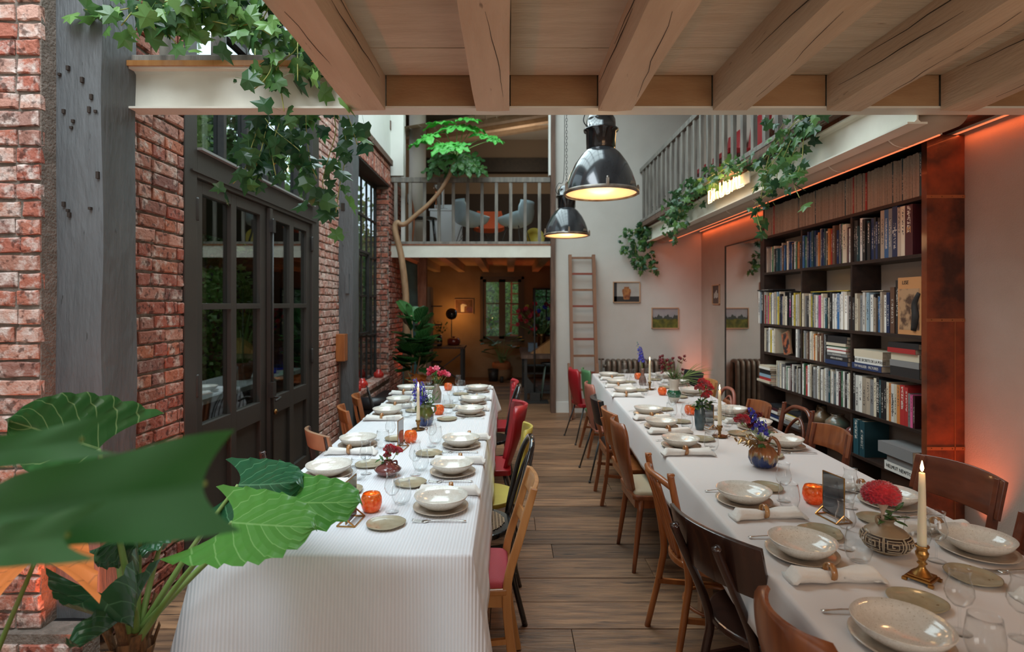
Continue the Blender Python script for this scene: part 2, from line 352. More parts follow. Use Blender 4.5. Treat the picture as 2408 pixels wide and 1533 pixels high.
def link(name, me, parent=None, loc=None, rz=0):
    o = bpy.data.objects.new(name, me); COL.objects.link(o)
    if parent: o.parent = parent
    if loc is not None: o.location = loc
    if rz: o.rotation_euler.z = rz
    return o
def tag(o, label, cat, group=None):
    o['label'] = label; o['category'] = cat
    if group: o['group'] = group
    return o
def T(name, label, cat, loc=(0, 0, 0), rz=0, group=None):
    o = bpy.data.objects.new(name, None); COL.objects.link(o); o.location = loc; o.rotation_euler.z = rz; o.empty_display_size = .05
    return tag(o, label, cat, group)
def S(name, loc=(0, 0, 0)):
    o = bpy.data.objects.new(name, None); COL.objects.link(o); o.location = loc; o['kind'] = 'structure'; o.empty_display_size = .05; return o
def st(o): o['kind'] = 'structure'; return o
KIDS = {}
def kids(o):
    return [c for c in COL.objects if c.parent == o]
def dup(root, loc, rz=0, label=None, group=None, ch=None):
    r = root.copy(); COL.objects.link(r); r.location = loc; r.rotation_euler = (0, 0, rz)
    if label: r['label'] = label
    if group: r['group'] = group
    for c in (ch if ch is not None else kids(root)):
        d = c.copy(); COL.objects.link(d); d.parent = r
        for g in KIDS.get(c.name, []):
            e = g.copy(); COL.objects.link(e); e.parent = d
    return r
ORD = ['first', 'second', 'third', 'fourth', 'fifth', 'sixth', 'seventh', 'eighth', 'ninth', 'tenth', 'eleventh', 'twelfth', 'thirteenth', 'fourteenth',
       'fifteenth', 'sixteenth', 'seventeenth', 'eighteenth', 'nineteenth', 'twentieth']
def nth(i):
    if i < 20: return ORD[i]
    n = i+1; return f"{n}{'th' if 10 < n % 100 < 14 else {1:'st',2:'nd',3:'rd'}.get(n % 10, 'th')}"
def text(s, size, parent, loc, rot, m, name='lettering', ext=.0005, ax='CENTER', sx=1):
    c = bpy.data.curves.new(name, 'FONT'); c.body = s; c.size = size; c.extrude = ext; c.align_x = ax; c.align_y = 'CENTER'; c.resolution_u = 2
    to = bpy.data.objects.new('t', c); me = bpy.data.meshes.new_from_object(to); me.name = name; bpy.data.objects.remove(to); bpy.data.curves.remove(c)
    me.materials.clear(); me.materials.append(m); o = bpy.data.objects.new(name, me); COL.objects.link(o); o.parent = parent; o.location = loc; o.rotation_euler = rot; o.scale = (sx, 1, 1); return o
# ---------------------------------------------------------------- bricks
def brick_variant(L, h, d, seed):
    r = random.Random(seed); bm = bmesh.new(); bmesh.ops.create_cube(bm, size=1)
    bmesh.ops.scale(bm, vec=(L, d, h), verts=bm.verts)
    bmesh.ops.subdivide_edges(bm, edges=[e for e in bm.edges if abs(e.verts[0].co.x-e.verts[1].co.x) > L*.5], cuts=2)
    bmesh.ops.bevel(bm, geom=[e for e in bm.edges if e.calc_face_angle(0) > .6 and (e.verts[0].co.y < 0 and e.verts[1].co.y < 0)], offset=.006, segments=1, affect='EDGES')
    for v in bm.verts: v.co += V((r.uniform(-.0035, .0035), r.uniform(-.003, .003), r.uniform(-.0035, .0035)))
    vs = [v.co.copy() for v in bm.verts]; bm.verts.index_update(); fs = [[v.index for v in f.verts] for f in bm.faces]; bm.free()
    return vs, fs
BVAR = {}
def brick_wall(name, org, u, n, length, z0, z1, m, key, pitch=.077, L=.215, maxp=300, holes=(), proud=.014, near0=True, back=.1, slab=True, soldier=False, header=.25):
    """brick skin on a mortar slab. org: corner, u: direction along, n: outward normal (brick faces this way); bricks begin at the near end"""
    org = V(org); u = V(u).normalized(); n = V(n).normalized(); root = S(name, org)
    r = random.Random(hash(key) % 999 if isinstance(key, int) else sum(map(ord, key)))
    if slab:
        b = MB()
        def seg(a0, a1, c0, c1):
            if a1-a0 > .005 and c1-c0 > .005: b.obox(u*(a0+a1)/2-n*back/2+V((0, 0, (c0+c1)/2)), u*(a1-a0)/2, n*back/2, V((0, 0, (c1-c0)/2)))
        if not holes: seg(0, length, z0, z1)
        else:
            xs = sorted({0, length} | {h[0] for h in holes} | {h[1] for h in holes}); zs = sorted({z0, z1} | {h[2] for h in holes} | {h[3] for h in holes})
            for i in range(len(xs)-1):
                for j in range(len(zs)-1):
                    cx, cz = (xs[i]+xs[i+1])/2, (zs[j]+zs[j+1])/2
                    if not any(h[0] < cx < h[1] and h[2] < cz < h[3] for h in holes) and 0 <= cx <= length and z0 <= cz <= z1: seg(xs[i], xs[i+1], zs[j], zs[j+1])
        o = b.build('mortar_bed', mortar, root)
    meshes = []
    for Ls in (L, L*.47):
        for k in range(5):
            ky = (round(Ls, 3), round(pitch, 3), k)
            if ky not in BVAR: BVAR[ky] = brick_variant(Ls, pitch-.013, .03, k+int(Ls*1000))
            vs, fs = BVAR[ky]; q = MB(); q.add(vs, fs); me = q.mesh('brick'); me.materials.append(m); meshes.append((me, vs, fs, Ls))
    rows = int((z1-z0)/pitch); items = []
    for j in range(rows):
        z = z0+(j+.5)*pitch; x = -L*(.5 if j % 2 else 0)*r.uniform(.8, 1.1) ; 
        while x < length-.02:
            k = r.randrange(5)+(5 if r.random() < header else 0); Lb = meshes[k][3]; a, e = x, x+Lb
            x = e+.012
            if e < .03 or a > length-.03: continue
            sc_ = 1
            if a < 0 or e > length:
                a2, e2 = max(a, 0), min(e, length); sc_ = (e2-a2)/Lb; a, e = a2, e2
            cx = (a+e)/2
            if any(h[0]-.02 < cx < h[1]+.02 and h[2]-.02 < z < h[3]+.02 for h in holes): continue
            items.append((a, cx, z+r.uniform(-.003, .003), k, sc_, r.uniform(-.004, .004), r.uniform(-.012, .012)))
    items.sort(key=lambda t: t[0]) if near0 else None
    rest = MB(); ang = math.atan2(u.y, u.x)
    for i, (a, cx, z, k, sc_, dy, tilt) in enumerate(items):
        me, vs, fs, Lb = meshes[k]; p = u*cx+n*(proud-.015+dy)+V((0, 0, z))
        flip = 0 if (V((math.sin(ang), -math.cos(ang), 0))-n).length < .1 else PI
        Mx = M4.Translation(p) @ M4.Rotation(ang+flip, 4, 'Z') @ M4.Rotation(tilt, 4, 'Y') @ M4.Diagonal((sc_, 1, 1, 1))
        if i < maxp:
            o = link('brick', me, root); o.matrix_local = Mx
        else: rest.add([Mx @ q for q in vs], fs)
    if rest.v:
        o = rest.build('brick', m, root); o['kind'] = 'stuff'
    return root
# ================================================================ SETTING
# ---- floor: cross-laid oak planks
fl = S('floor'); MB().box(-3.2, 3.2, -2.8, 12.8, -.12, -.03).build('subfloor', gap_dark, fl)
r = random.Random(3); y = 2.30
while y < 12.4:
    wd = r.uniform(.16, .25)+(.03 if y < 4 else 0); x = -2.1-r.uniform(0, .8)
    xe = 2.9
    while x < xe:
        ln = r.uniform(1.3, 2.6); a, b = max(x, -2.05), min(x+ln, xe)
        if xe-b < .4: b = xe
        if b-a > .1:
            z1 = r.uniform(-.002, 0)
            q = MB(); q.box(-(b-a)/2+.002, (b-a)/2-.002, -wd/2+.003, wd/2-.003, -.03, z1); o = q.build('plank', plank_wood, fl, loc=((a+b)/2, y+wd/2, 0))
        x = b if b == xe else x+ln
    y += wd
for a in range(4):
    MB().box(-2.65, 2.9, 2.28-(a+1)*1.2, 2.276-a*1.2, -.03, -.001).build('plank', plank_wood, fl)
# ---- brick walls on the window side
brick_wall('wall_left', (-2.66, 2.40, 0), (1, 0, 0), (0, -1, 0), .63, .19, 5.2, brickA, 'pier', L=.2, header=.35, pitch=.0775)
brick_wall('wall_left.001', (-2.66, 2.36, 0), (1, 0, 0), (0, -1, 0), .84, 0, .19, brickA, 'plinth', header=.4)
w1 = brick_wall('wall_left.002', (-1.92, 2.62, 0), (0, 1, 0), (1, 0, 0), .62, 0, 5.2, brickB, 'wa', header=.3)
w2 = brick_wall('wall_left.003', (-1.92, 5.52, 0), (0, 1, 0), (1, 0, 0), .70, 0, 5.2, brickC, 'wb', header=.3)
brick_wall('wall_left.004', (-1.75, 6.40, 0), (0, 1, 0), (1, 0, 0), 1.66, 0, .50, brickC, 'wsill')
brick_wall('wall_left.005', (-1.97, 8.03, 0), (1, 0, 0), (0, -1, 0), .22, .5, 3.32, brickB, 'reveal', header=.5, L=.2)
brick_wall('wall_left.006', (-1.75, 8.04, 0), (0, 1, 0), (1, 0, 0), 1.0, 0, 3.5, brickB, 'pierside', back=.22)
# window sill of bricks laid flat, soldier course above the window
sl = S('window_sill', (-1.83, 6.42, .5)); MB().box(-.14, .09, 0, 1.62, 0, .05).build('mortar_bed', mortar, sl)
for i in range(15):
    q = MB(); vs, fs = brick_variant(.1, .05, .24, i); q.add([(v.y, v.x, v.z) for v in vs], [f[::-1] for f in fs]); q.build('brick', brickC, sl, loc=(-.02, .055+i*.108, .052))
so = S('lintel_course', (-1.75, 6.42, 3.32)); MB().box(-.2, .0, 0, 1.66, 0, .32).build('mortar_bed', mortar, so)
MB().box(-.2, .01, 0, 1.62, -.02, 0).build('steel_plate', black_steel, so)
for i in range(23):
    q = MB(); vs, fs = brick_variant(.06, .2, .03, i+40); q.add([(-v.y, v.x, v.z) for v in vs], fs); q.build('brick', brickB, so, loc=(.004, .036+i*.072, .105))
for i in range(8):
    q = MB(); vs, fs = brick_variant(.195, .065, .03, i+80); q.add([(-v.y, v.x, v.z) for v in vs], fs); q.build('brick', brickB, so, loc=(.004, .10+i*.207, .255))
st(MB().box(-1.8, -1.70, 6.42, 8.10, 3.62, 3.70).build('trim_1', old_wood))
st(MB().box(-1.90, -1.75, 6.42, 8.2, 3.70, 5.2).build('wall_left.007', white_wall))
st(MB().box(-1.75, -1.56, 8.17, 8.25, 3.5, 5.2).build('wall_left.008', white_wall))
st(MB().box(-1.94, -1.74, 8.12, 8.26, 4.17, 4.3).build('trim_2', old_wood))
# walls near the viewer, right, back, ceiling slab
st(MB().box(-2.78, -2.66, -2.6, 2.5, 0, 5.2).build('wall_left.009', plaster))
st(MB().box(-2.78, 2.96, -2.72, -2.6, 0, 5.2).build('wall_front', plaster))
st(MB().box(2.84, 2.96, -2.6, 12.4, 0, 5.2).build('wall_right', plaster_r))
st(MB().box(.68, 2.84, 8.16, 8.28, 0, 5.2).build('wall_back', plaster))
st(MB().box(.69, 2.83, 8.145, 8.159, 0, .16).build('baseboard_back', white_wall))
st(MB().box(2.827, 2.839, 5.8, 8.14, 0, .16).build('baseboard_right', white_wall))
roof = S('roof')
q = MB(); q.box(-2.78, 2.96, 7.9, 12.5, 5.2, 5.3); q.box(-2.78, 2.96, -2.7, -1.0, 5.2, 5.3); q.box(1.0, 2.96, -1, 7.9, 5.2, 5.3); q.box(-2.78, 1, 2.3, 2.8, 5.2, 5.3); q.box(-.6, 1, -1, 2.3, 5.2, 5.3); q.box(-2.78, -1.92, 2.8, 7.9, 5.2, 5.3)
q.build('roof_slab', white_wall, roof)
q = MB()
for i in range(1, 8): q.box(-1.92, 1.0, 2.8+i*.637-.02, 2.8+i*.637+.02, 5.2, 5.26)
for i in range(1, 4): q.box(-1.92+i*.73-.02, -1.92+i*.73+.02, 2.8, 7.9, 5.2, 5.26)
for i in range(1, 5): q.box(-2.66, -.6, -1+i*.66-.02, -1+i*.66+.02, 5.2, 5.26)
q.build('glazing_bar', black_steel, roof)
MB().box(-1.92, 1.0, 2.8, 7.9, 5.262, 5.266).build('pane', pane_glass, roof); MB().box(-2.66, -.6, -1, 2.3, 5.262, 5.266).build('pane', pane_glass, roof)
# ---- posts of grey painted timber
def hewn(name, x0, x1, y0, y1, z0, z1, m, amp=.004, seed=1, n=40, parent=None):
    rr = random.Random(seed); q = MB(); vs = []
    nz = n
    for k in range(nz+1):
        z = z0+(z1-z0)*k/nz
        ring = []
        for (x, y) in ((x0, y0), ((x0+x1)/2, y0), (x1, y0), (x1, (y0+y1)/2), (x1, y1), ((x0+x1)/2, y1), (x0, y1), (x0, (y0+y1)/2)):
            d = V((mn.noise(V((x*7, y*7, z*2+seed)))*amp, mn.noise(V((x*7+9, y*7, z*2+seed)))*amp, 0))
            ring.append((x+d.x, y+d.y, z))
        vs += ring
    fs = [(k*8+i, k*8+(i+1) % 8, (k+1)*8+(i+1) % 8, (k+1)*8+i) for k in range(nz) for i in range(8)]+[tuple(range(8))[::-1], tuple(nz*8+i for i in range(8))]
    q.add(vs, fs); return q.build(name, m, parent, bevel=0)
p = S('pillar'); hewn('timber', -2.07, -1.825, 2.48, 2.70, .19, 5.2, post_grey, .012, 5, parent=p)
q = MB()
for (px, py) in ((150, 262), (172, 285), (210, 258), (225, 262), (193, 188), (160, 160), (140, 175), (215, 228), (168, 300), (150, 480), (212, 490), (160, 495), (163, 505), (230, 412)):
    c = at_y(px, py, 2.475); q.obox(c, (.006, 0, 0), (0, .006, 0), (0, 0, R.uniform(.005, .018)))
q.build('notch', gap_dark, p)
p = S('pillar.001'); hewn('timber', -1.96, -1.75, 6.2, 6.43, 0, 5.2, post_grey, .012, 9, parent=p)
MB().box(-1.88, -1.84, 6.185, 6.2, 2.65, 2.73).build('mortise', gap_dark, p); MB().box(-1.83, -1.79, 6.17, 6.2, 1.72, 1.94).build('cover_plate', post_grey, p)
MB().lathe([(.018, 0), (.018, .01)], 10, c=(-1.83, 6.19, 1.02), ax=(0, -1, 0), close=True).build('peg_hole', gap_dark, p)
st(hewn('pillar.002', .615, .68, 8.10, 8.26, 0, 5.2, old_wood, .006, 3))
st(MB().box(.585, .614, 8.14, 8.24, 3.5, 5.2).build('trim_3', white_wall))
bx = T('switch_box', 'small brown wooden switch box fixed to the brick by the grey timber post', 'box', (-1.905, 6.14, 1.12)); bxm = MB(); bxm.box(0, .10, -.07, .05, -.15, .15); bxm.build('case', w_orange, bx, bevel=.006)
MB().box(.02, .035, -.02, -.005, -1.1, -.15).build('conduit', old_wood, bx)
# ---- double glazed door with transom
dr = S('door_1'); X0, X1 = -2.0, -1.9
fr = MB()
fr.box(X0, X1, 3.24, 3.37, 0, 4.5); fr.box(X0, X1, 5.35, 5.53, 0, 4.5); fr.box(X0, X1, 3.37, 5.35, 2.372, 2.54); fr.box(X0, X1, 3.37, 5.35, 4.35, 4.5)
fr.build('frame', door_paint, dr, bevel=.004)
MB().box(X0, X1+.012, 3.30, 5.44, 2.40, 2.41).build('drip_moulding', door_paint, dr); MB().box(X0, X1+.03, 3.37, 5.35, 2.54, 2.555).build('transom_sill', mat('grey_sill', (.25, .25, .24), .5), dr)
ys = [3.37, 3.72, 4.05, 4.37, 4.69, 5.02, 5.35]
for a in ys[1:-1]: MB().box(X0+.02, X1-.01, a-.018, a+.018, 2.54, 4.35).build('mullion', black_steel, dr)
MB().box(X0+.02, X1-.015, 3.37, 5.35, 3.42, 3.45).build('mullion', black_steel, dr)
for i in range(6):
    for (a, b) in ((2.555, 3.42), (3.45, 4.35)): MB().box(-1.957, -1.952, ys[i]+.018, ys[i+1]-.018, a, b).build('pane', pane_glass, dr)
def leafdoor(Y0, Y1, cols, name, hing):
    l = link(name, None, dr); b = MB(); xa, xb = -1.985, -1.925
    g0, g1, g2, g3 = .84, 1.565, 1.605, 2.29
    b.box(xa, xb, Y0, cols[0][0], .02, 2.37); b.box(xa, xb, cols[0][1], cols[1][0], .02, 2.37-.0); b.box(xa, xb, cols[1][1], Y1, .02, 2.37)
    for (c0, c1) in cols:
        b.box(xa, xb, c0, c1, g3, 2.37); b.box(xa, xb, c0, c1, g1, g2); b.box(xa, xb, c0, c1, .70, g0); b.box(xa, xb, c0, c1, .02, .16); b.box(xa+.01, xa+.03, c0, c1, .16, .70)
    b.build('stile_and_rail', door_paint, l, bevel=.003)
    for (c0, c1) in cols:
        for (a, e) in ((g0, g1), (g2, g3)): MB().box(-1.957, -1.953, c0, c1, a, e).build('pane', door_glass, l)
    for z in (2.18, 1.1):
        MB().lathe([(.012, -.07), (.014, -.06), (.014, .06), (.012, .07)], 8, c=(-1.905, hing, z), close=True).build('hinge', black_steel, l)
    return l
la = leafdoor(3.375, 4.395, ((3.47, 3.83), (3.906, 4.28)), 'door_leaf', 3.372)
lb = leafdoor(4.405, 5.345, ((4.497, 4.856), (4.943, 5.26)), 'door_leaf', 5.348)
q = MB(); q.bar((-1.905, 4.40, .1), (-1.905, 4.40, 2.36), .045, .03); q.build('cover_strip', door_paint, dr)
q = MB(); q.tube([(-1.88, 4.40, .3), (-1.88, 4.40, 2.28)], .008, 8); q.obox((-1.885, 4.40, 2.22), (.018, 0, 0), (0, .025, 0), (0, 0, .05)); q.obox((-1.885, 4.40, .92), (.02, 0, 0), (0, .03, 0), (0, 0, .06)); q.build('bolt_rod', black_steel, dr)
q = MB(); q.tube([(-1.87, 4.40, .86), (-1.82, 4.40, .86), (-1.81, 4.34, .855), (-1.81, 4.29, .85)], .009, 8, 4); q.build('handle', black_steel, dr)
MB().lathe([(.001, .0), (.02, .005), (.022, .02), (.001, .03)], 12, c=(-1.88, 4.42, .74), ax=(1, 0, 0)).build('knob', brass_dull, dr)
# ---- steel window in its recess
wn = S('window_1'); q = MB()
Y0, Y1, Z0, Z1 = 6.43, 8.02, .56, 3.30
for (a, b, c, d) in ((Y0, Y1, Z0, Z0+.035), (Y0, Y1, Z1-.035, Z1), (Y0, Y0+.035, Z0, Z1), (Y1-.035, Y1, Z0, Z1)): q.box(-1.96, -1.92, a, b, c, d)
q.build('frame', black_steel, wn)
vy = [6.70, 6.97, 7.24, 7.51, 7.77]; hz = [1.17, 1.71, 2.25, 2.77]
for a in vy: MB().box(-1.95, -1.925, a-.011, a+.011, Z0, Z1).build('mullion', black_steel, wn)
for a in hz: MB().box(-1.95, -1.92, Y0, Y1, a-.012, a+.012).build('mullion', black_steel, wn)
q = MB(); q.box(-1.925, -1.895, 6.97, 7.0, 1.2, 2.3); q.box(-1.925, -1.895, 7.49, 7.52, 1.2, 2.3); q.box(-1.925, -1.895, 6.97, 7.52, 1.2, 1.23); q.box(-1.925, -1.895, 6.97, 7.52, 2.27, 2.3); q.build('casement_sash', black_steel, wn)
for i in range(6):
    for j in range(5):
        ya, yb = ([Y0]+vy+[Y1])[i:i+2]; za, zb = ([Z0]+hz+[Z1])[j:j+2]; MB().box(-1.94, -1.937, ya+.01, yb-.01, za+.01, zb-.01).build('pane', pane_glass, wn)
# ---- low ceiling overhead: boards on beams, carried by a cream steel beam
ce = S('ceiling'); MB().box(-.755, 2.84, -2.6, 2.69, 2.722, 2.78).build('floor_slab', old_wood, ce)
y = 2.64; i = 0
while y > -2.6:
    xs = [-.75, R.uniform(.9, 1.9), 2.84]
    for a, b in zip(xs, xs[1:]):
        MB().box(a+.001, b-.002, max(y-.28, -2.6)+.003, y-.001, 2.695+R.uniform(-.003, .002), 2.72).build('ceiling_board', board_paint, ce)
    y -= .28; i += 1
block_wood = mat('ochre_blocking', (.36, .22, .11), .8, col2=(.30, .17, .08), ns=4, stretch=(1, 4, 4), bump=.2, bs=30)
def joist(x0, x1, seed):
    rr = random.Random(seed); n = 60; q = MB(); vs = []
    for k in range(n+1):
        y = -2.6+(2.65+2.6)*k/n
        for (x, z) in ((x0, 2.528), ((x0+x1)/2, 2.526), (x1, 2.528), (x1, 2.61), (x1, 2.696), (x0, 2.696), (x0, 2.61)):
            a = .005*mn.noise(V((x*9, y*2.2, seed))); b = .006*mn.noise(V((x*9+5, y*2.5, seed+z*3)))
            vs.append((x+a, y, z+(b if z < 2.6 else 0)))
    fs = [(k*7+i, (k+1)*7+i, (k+1)*7+(i+1) % 7, k*7+(i+1) % 7) for k in range(n) for i in range(7)]+[tuple(range(7)), tuple(n*7+i for i in range(7))[::-1]]
    q.add(vs, fs)
    b = S('ceiling_beam'); q.build('timber', beam_paint, b)
    c = MB()   # drying cracks
    for t in range(2 if seed % 2 else 1):
        yy = rr.uniform(1.4, 1.9); zz = rr.uniform(2.57, 2.66); pts = [(x0-.004 if x0 > .2 else x1+.004, yy+d*.1, zz+rr.uniform(-.004, .004)+d*.004) for d in range(8)]
        c.tube(pts, [.0006, .0022, .0014, .0006], 5)
    xx = rr.uniform(x0+.04, x1-.04); c.tube([(xx+rr.uniform(-.006, .006)+d*.006, 1.75+d*.09, 2.5255) for d in range(9)], [.0006, .0014, .001, .0005], 5); c.build('crack', gap_dark, b)
for k in range(6):
    xa = (-.754, -.158, .428, .978, 1.525, 2.07, 2.62)[k]+.166; MB().box(xa, (-.754, -.158, .428, .978, 1.525, 2.07, 2.62)[k+1]-.006, 2.655, 2.685, 2.552, 2.70).build('blocking_board', block_wood, ce)
for k, x in enumerate((-.754, -.158, .428, .978, 1.525, 2.07, 2.62)): joist(x, x+.16, k+1)
def ibeam(name, org, u, length, h, fw, m, label=None):
    """steel I section running along u from org (org = bottom centre)"""
    u = V(u); s = u.cross(V((0, 0, 1))); o = S(name, org); q = MB(); L = u*length/2
    q.obox(L+V((0, 0, .005)), u*length/2, s*fw/2, V((0, 0, .005))); q.obox(L+V((0, 0, h-.005)), u*length/2, s*fw/2, V((0, 0, .005))); q.obox(L+V((0, 0, h/2)), u*length/2, s*.004, V((0, 0, h/2-.01)))
    for sg in (1, -1):
        for z, dz in ((.01, 1), (h-.01, -1)):
            pr = [(0, 0), (0, .012*dz), (.012, 0)]
            q.prism(pr, lambda p: s*sg*(.004+p[0])+V((0, 0, z+p[1])), lambda p: s*sg*(.004+p[0])+V((0, 0, z+p[1]))+u*length)
    q.build('steel_section', m, o); return o
ibeam('steel_beam', (-1.84, 2.70, 2.54), (1, 0, 0), 4.68, .2, .095, steel_white)
ibeam('steel_beam.001', (2.04, 2.76, 2.50), (0, 1, 0), 5.39, .2, .10, steel_white)
# ---- side gallery on the shelf side
ga = S('gallery_floor'); y = 2.8
while y < 8.15:
    MB().box(1.99, 2.84, y+.002, min(y+.18, 8.16)-.002, 2.70, 2.725).build('plank', w_redbrown, ga); y += .18
q = MB(); q.box(1.93, 2.84, 2.78, 8.16, 2.725, 2.75); q.build('deck', old_wood, ga); q = MB(); q.box(1.93, 1.985, 2.78, 8.15, 2.75, 2.79); q.build('edge_board', old_wood, ga)
tr = T('round_trunking', 'long rounded beige duct under the gallery beside the cream steel beam', 'duct', (2.21, 0, 2.585))
MB().tube([(0, 2.78, 0), (0, 8.0, 0)], .105, 24).build('casing', mat('duct_paint', (.36, .27, .20), .5), tr)
for k in range(9): MB().lathe([(.107, -.006), (.107, .006)], 24, c=(0, 3.1+k*.58, 0), ax=(0, 1, 0)).build('joint_band', steel_white, tr)
def railing(name, label, a, b, z0, zr0, zr1, n, m, bw=.046, off=None, rw=.06, pos=None):
    a, b = V(a), V(b); u = (b-a).normalized(); s = u.cross(V((0, 0, 1))); o = T(name, label, 'railing', (0, 0, 0)); L = (b-a).length
    q = MB(); q.obox((a+b)/2+V((0, 0, (zr0+zr1)/2)), u*L/2, s*rw/2, V((0, 0, (zr1-zr0)/2))); q.build('top_rail', m, o, bevel=.006)
    q = MB(); q.obox((a+b)/2+V((0, 0, z0+.02)), u*L/2, s*rw/2, V((0, 0, .02))); q.build('bottom_rail', m, o, bevel=.004)
    for t in (pos if pos else [(i+.5)*L/n for i in range(n)]):
        q = MB(); c = a+u*t; q.obox(c+V((0, 0, (z0+.04+zr0)/2)), u*bw/2, s*.016, V((0, 0, (zr0-z0-.04)/2))); q.build('baluster', m, o)
    return o
railing('railing', 'grey wooden railing over the cream beam, draped in ivy beside the brick pier', (-1.86, 2.70, 0), (-.75, 2.70, 0), 2.765, 3.6, 3.66, 0, rail_wood, .055, pos=[.19, .44, .69, .93])
st(MB().box(-1.86, -.75, 2.64, 2.76, 2.74, 2.765).build('trim_4', w_honey))
railing('railing', 'grey-brown wooden gallery railing above the bookshelf wall', (1.95, 2.9, 0), (1.95, 8.15, 0), 2.79, 3.53, 3.59, 0, rail_wood, .05, pos=[.1+.2*i for i in range(26)], rw=.05)
railing('railing', 'grey-brown balcony railing at the far end in front of the pale shell chairs', (-1.74, 8.19, 0), (.61, 8.19, 0), 2.485, 3.40, 3.475, 0, rail_wood, .046, pos=[.065+.2125*i for i in range(11)], rw=.05)
# ---- far end: balcony and room below
bk = S('balcony_floor')
MB().box(-1.75, .614, 8.16, 8.20, 2.29, 2.466).build('fascia', steel_white, bk); MB().box(-1.75, .614, 8.15, 8.24, 2.466, 2.485).build('edge_board', w_teak, bk)
MB().box(-2.0, 2.84, 8.28, 12.1, 2.435, 2.46).build('floor_deck', beam_paint, bk)
for k in range(8):
    x = -1.62+k*.53; MB().box(x, x+.13, 8.29, 12.0, 2.295, 2.435).build('joist', beam_paint, bk)
rear_wall = mat('rear_wall_ochre', (.36, .24, .13), .9, col2=(.30, .19, .10), ns=3)
wr = S('wall_rear'); b = MB()
WX = (-.63, .33); b.box(-2.0, WX[0], 12.1, 12.25, 0, 2.44); b.box(WX[0], WX[1], 12.1, 12.25, 0, .78); b.box(WX[0], WX[1], 12.1, 12.25, 2.20, 2.44); b.box(WX[1], .52, 12.1, 12.25, 0, 2.44); b.box(.52, 1.1, 12.1, 12.25, 0, .9); b.box(.52, 1.1, 12.1, 12.25, 1.95, 2.44); b.box(1.1, 2.9, 12.1, 12.25, 0, 2.44)
b.build('plaster_face', rear_wall, wr)
point((.3, 10.4, 4.35), 13, (1, .80, .60), .25, 'upper_room_light')  # unseen fill added to brighten the upper room
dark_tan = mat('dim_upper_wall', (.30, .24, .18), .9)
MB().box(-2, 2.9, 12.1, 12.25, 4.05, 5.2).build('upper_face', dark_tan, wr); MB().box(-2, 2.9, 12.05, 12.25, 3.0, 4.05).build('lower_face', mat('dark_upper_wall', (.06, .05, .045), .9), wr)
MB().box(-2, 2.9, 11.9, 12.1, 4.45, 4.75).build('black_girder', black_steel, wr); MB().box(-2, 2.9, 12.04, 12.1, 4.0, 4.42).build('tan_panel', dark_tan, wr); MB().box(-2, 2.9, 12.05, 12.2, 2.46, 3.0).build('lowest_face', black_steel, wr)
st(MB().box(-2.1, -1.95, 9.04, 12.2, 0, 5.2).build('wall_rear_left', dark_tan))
sc2 = S('ceiling_slope')     # boarded sloping ceiling of the upper room
for k in range(16):
    x0 = -1.9+k*.17
    q = MB(); f = lambda x: 4.15+(x+1.9)*.16; q.add([(x0, 8.4, f(x0)+.1), (x0+.165, 8.4, f(x0+.165)+.1), (x0+.165, 12.1, f(x0+.165)+.9), (x0, 12.1, f(x0)+.9)], [(0, 3, 2, 1)])
    q.build('board', board_paint, sc2)
for k in range(3):
    yy = 9.2+k*1.0; q = MB(); q.bar((-1.9, yy, 4.18+.2*(k+1)), (.8, yy, 4.62+.2*(k+1)), .14, .1); q.build('rafter', beam_paint, sc2)
st(MB().lathe([(.135, 2.46), (.135, 5.2)], 28, c=(-1.48, 8.95, 0)).build('pillar.003', mat('beige_column', (.34, .29, .24), .7)))
st(MB().box(-1.66, -1.60, 8.5, 8.56, 2.46, 5.2).build('trim_5', white_wall))
# window of the far room
wf = S('window_2'); q = MB()
fm = mat('far_window_frame', (.13, .09, .05), .6)
for (a, b, c, d) in ((WX[0], WX[0]+.06, .78, 2.2), (WX[1]-.06, WX[1], .78, 2.2), (WX[0], WX[1], .78, .84), (WX[0], WX[1], 2.14, 2.2)): q.box(a, b, 12.06, 12.14, c, d)
q.build('frame', fm, wf)
for (a, b) in ((WX[0]+.06, -.15), (-.15, WX[1]-.06)):
    s_ = link('casement', None, wf); q = MB(); q.box(a, a+.07, 12.08, 12.12, .84, 2.14); q.box(b-.07, b, 12.08, 12.12, .84, 2.14); q.box(a, b, 12.08, 12.12, .84, .90); q.box(a, b, 12.08, 12.12, 2.08, 2.14); q.box(a, b, 12.085, 12.115, 1.60, 1.625); q.build('sash', fm, s_)
    for (c, d) in ((.9, 1.6), (1.625, 2.08)): MB().box(a+.07, b-.07, 12.10, 12.103, c, d).build('pane', pane_glass, s_)
wg = S('window_3'); q = MB(); q.box(.52, .56, 12.08, 12.14, .9, 1.95); q.box(.80, .83, 12.08, 12.14, .9, 1.95); q.box(1.06, 1.1, 12.08, 12.14, .9, 1.95); q.box(.52, 1.1, 12.08, 12.14, .9, .94); q.box(.52, 1.1, 12.08, 12.14, 1.91, 1.95); q.box(.52, 1.1, 12.08, 12.14, 1.75, 1.77); q.build('frame', black_steel, wg)
MB().box(.54, 1.08, 12.11, 12.113, .92, 1.93).build('pane', pane_glass, wg)
# teal door leaf and old post beyond the brick pier
d2 = S('door_2'); q = MB(); q.box(-2.0, -1.56, 9.62, 9.66, .02, 2.38); q.build('door_leaf', mat('teal_paint', (.10, .26, .26), .6, col2=(.07, .19, .19), ns=6, spots=((.20, .16, .12), 12, .66)), d2)
st(hewn('pillar.004', -1.52, -1.38, 9.2, 9.36, 0, 2.44, mat('pale_old_timber', (.36, .22, .14), .85, col2=(.16, .09, .06), ns=4, stretch=(3, 3, .6), bump=.6, bs=20), .01, 8))
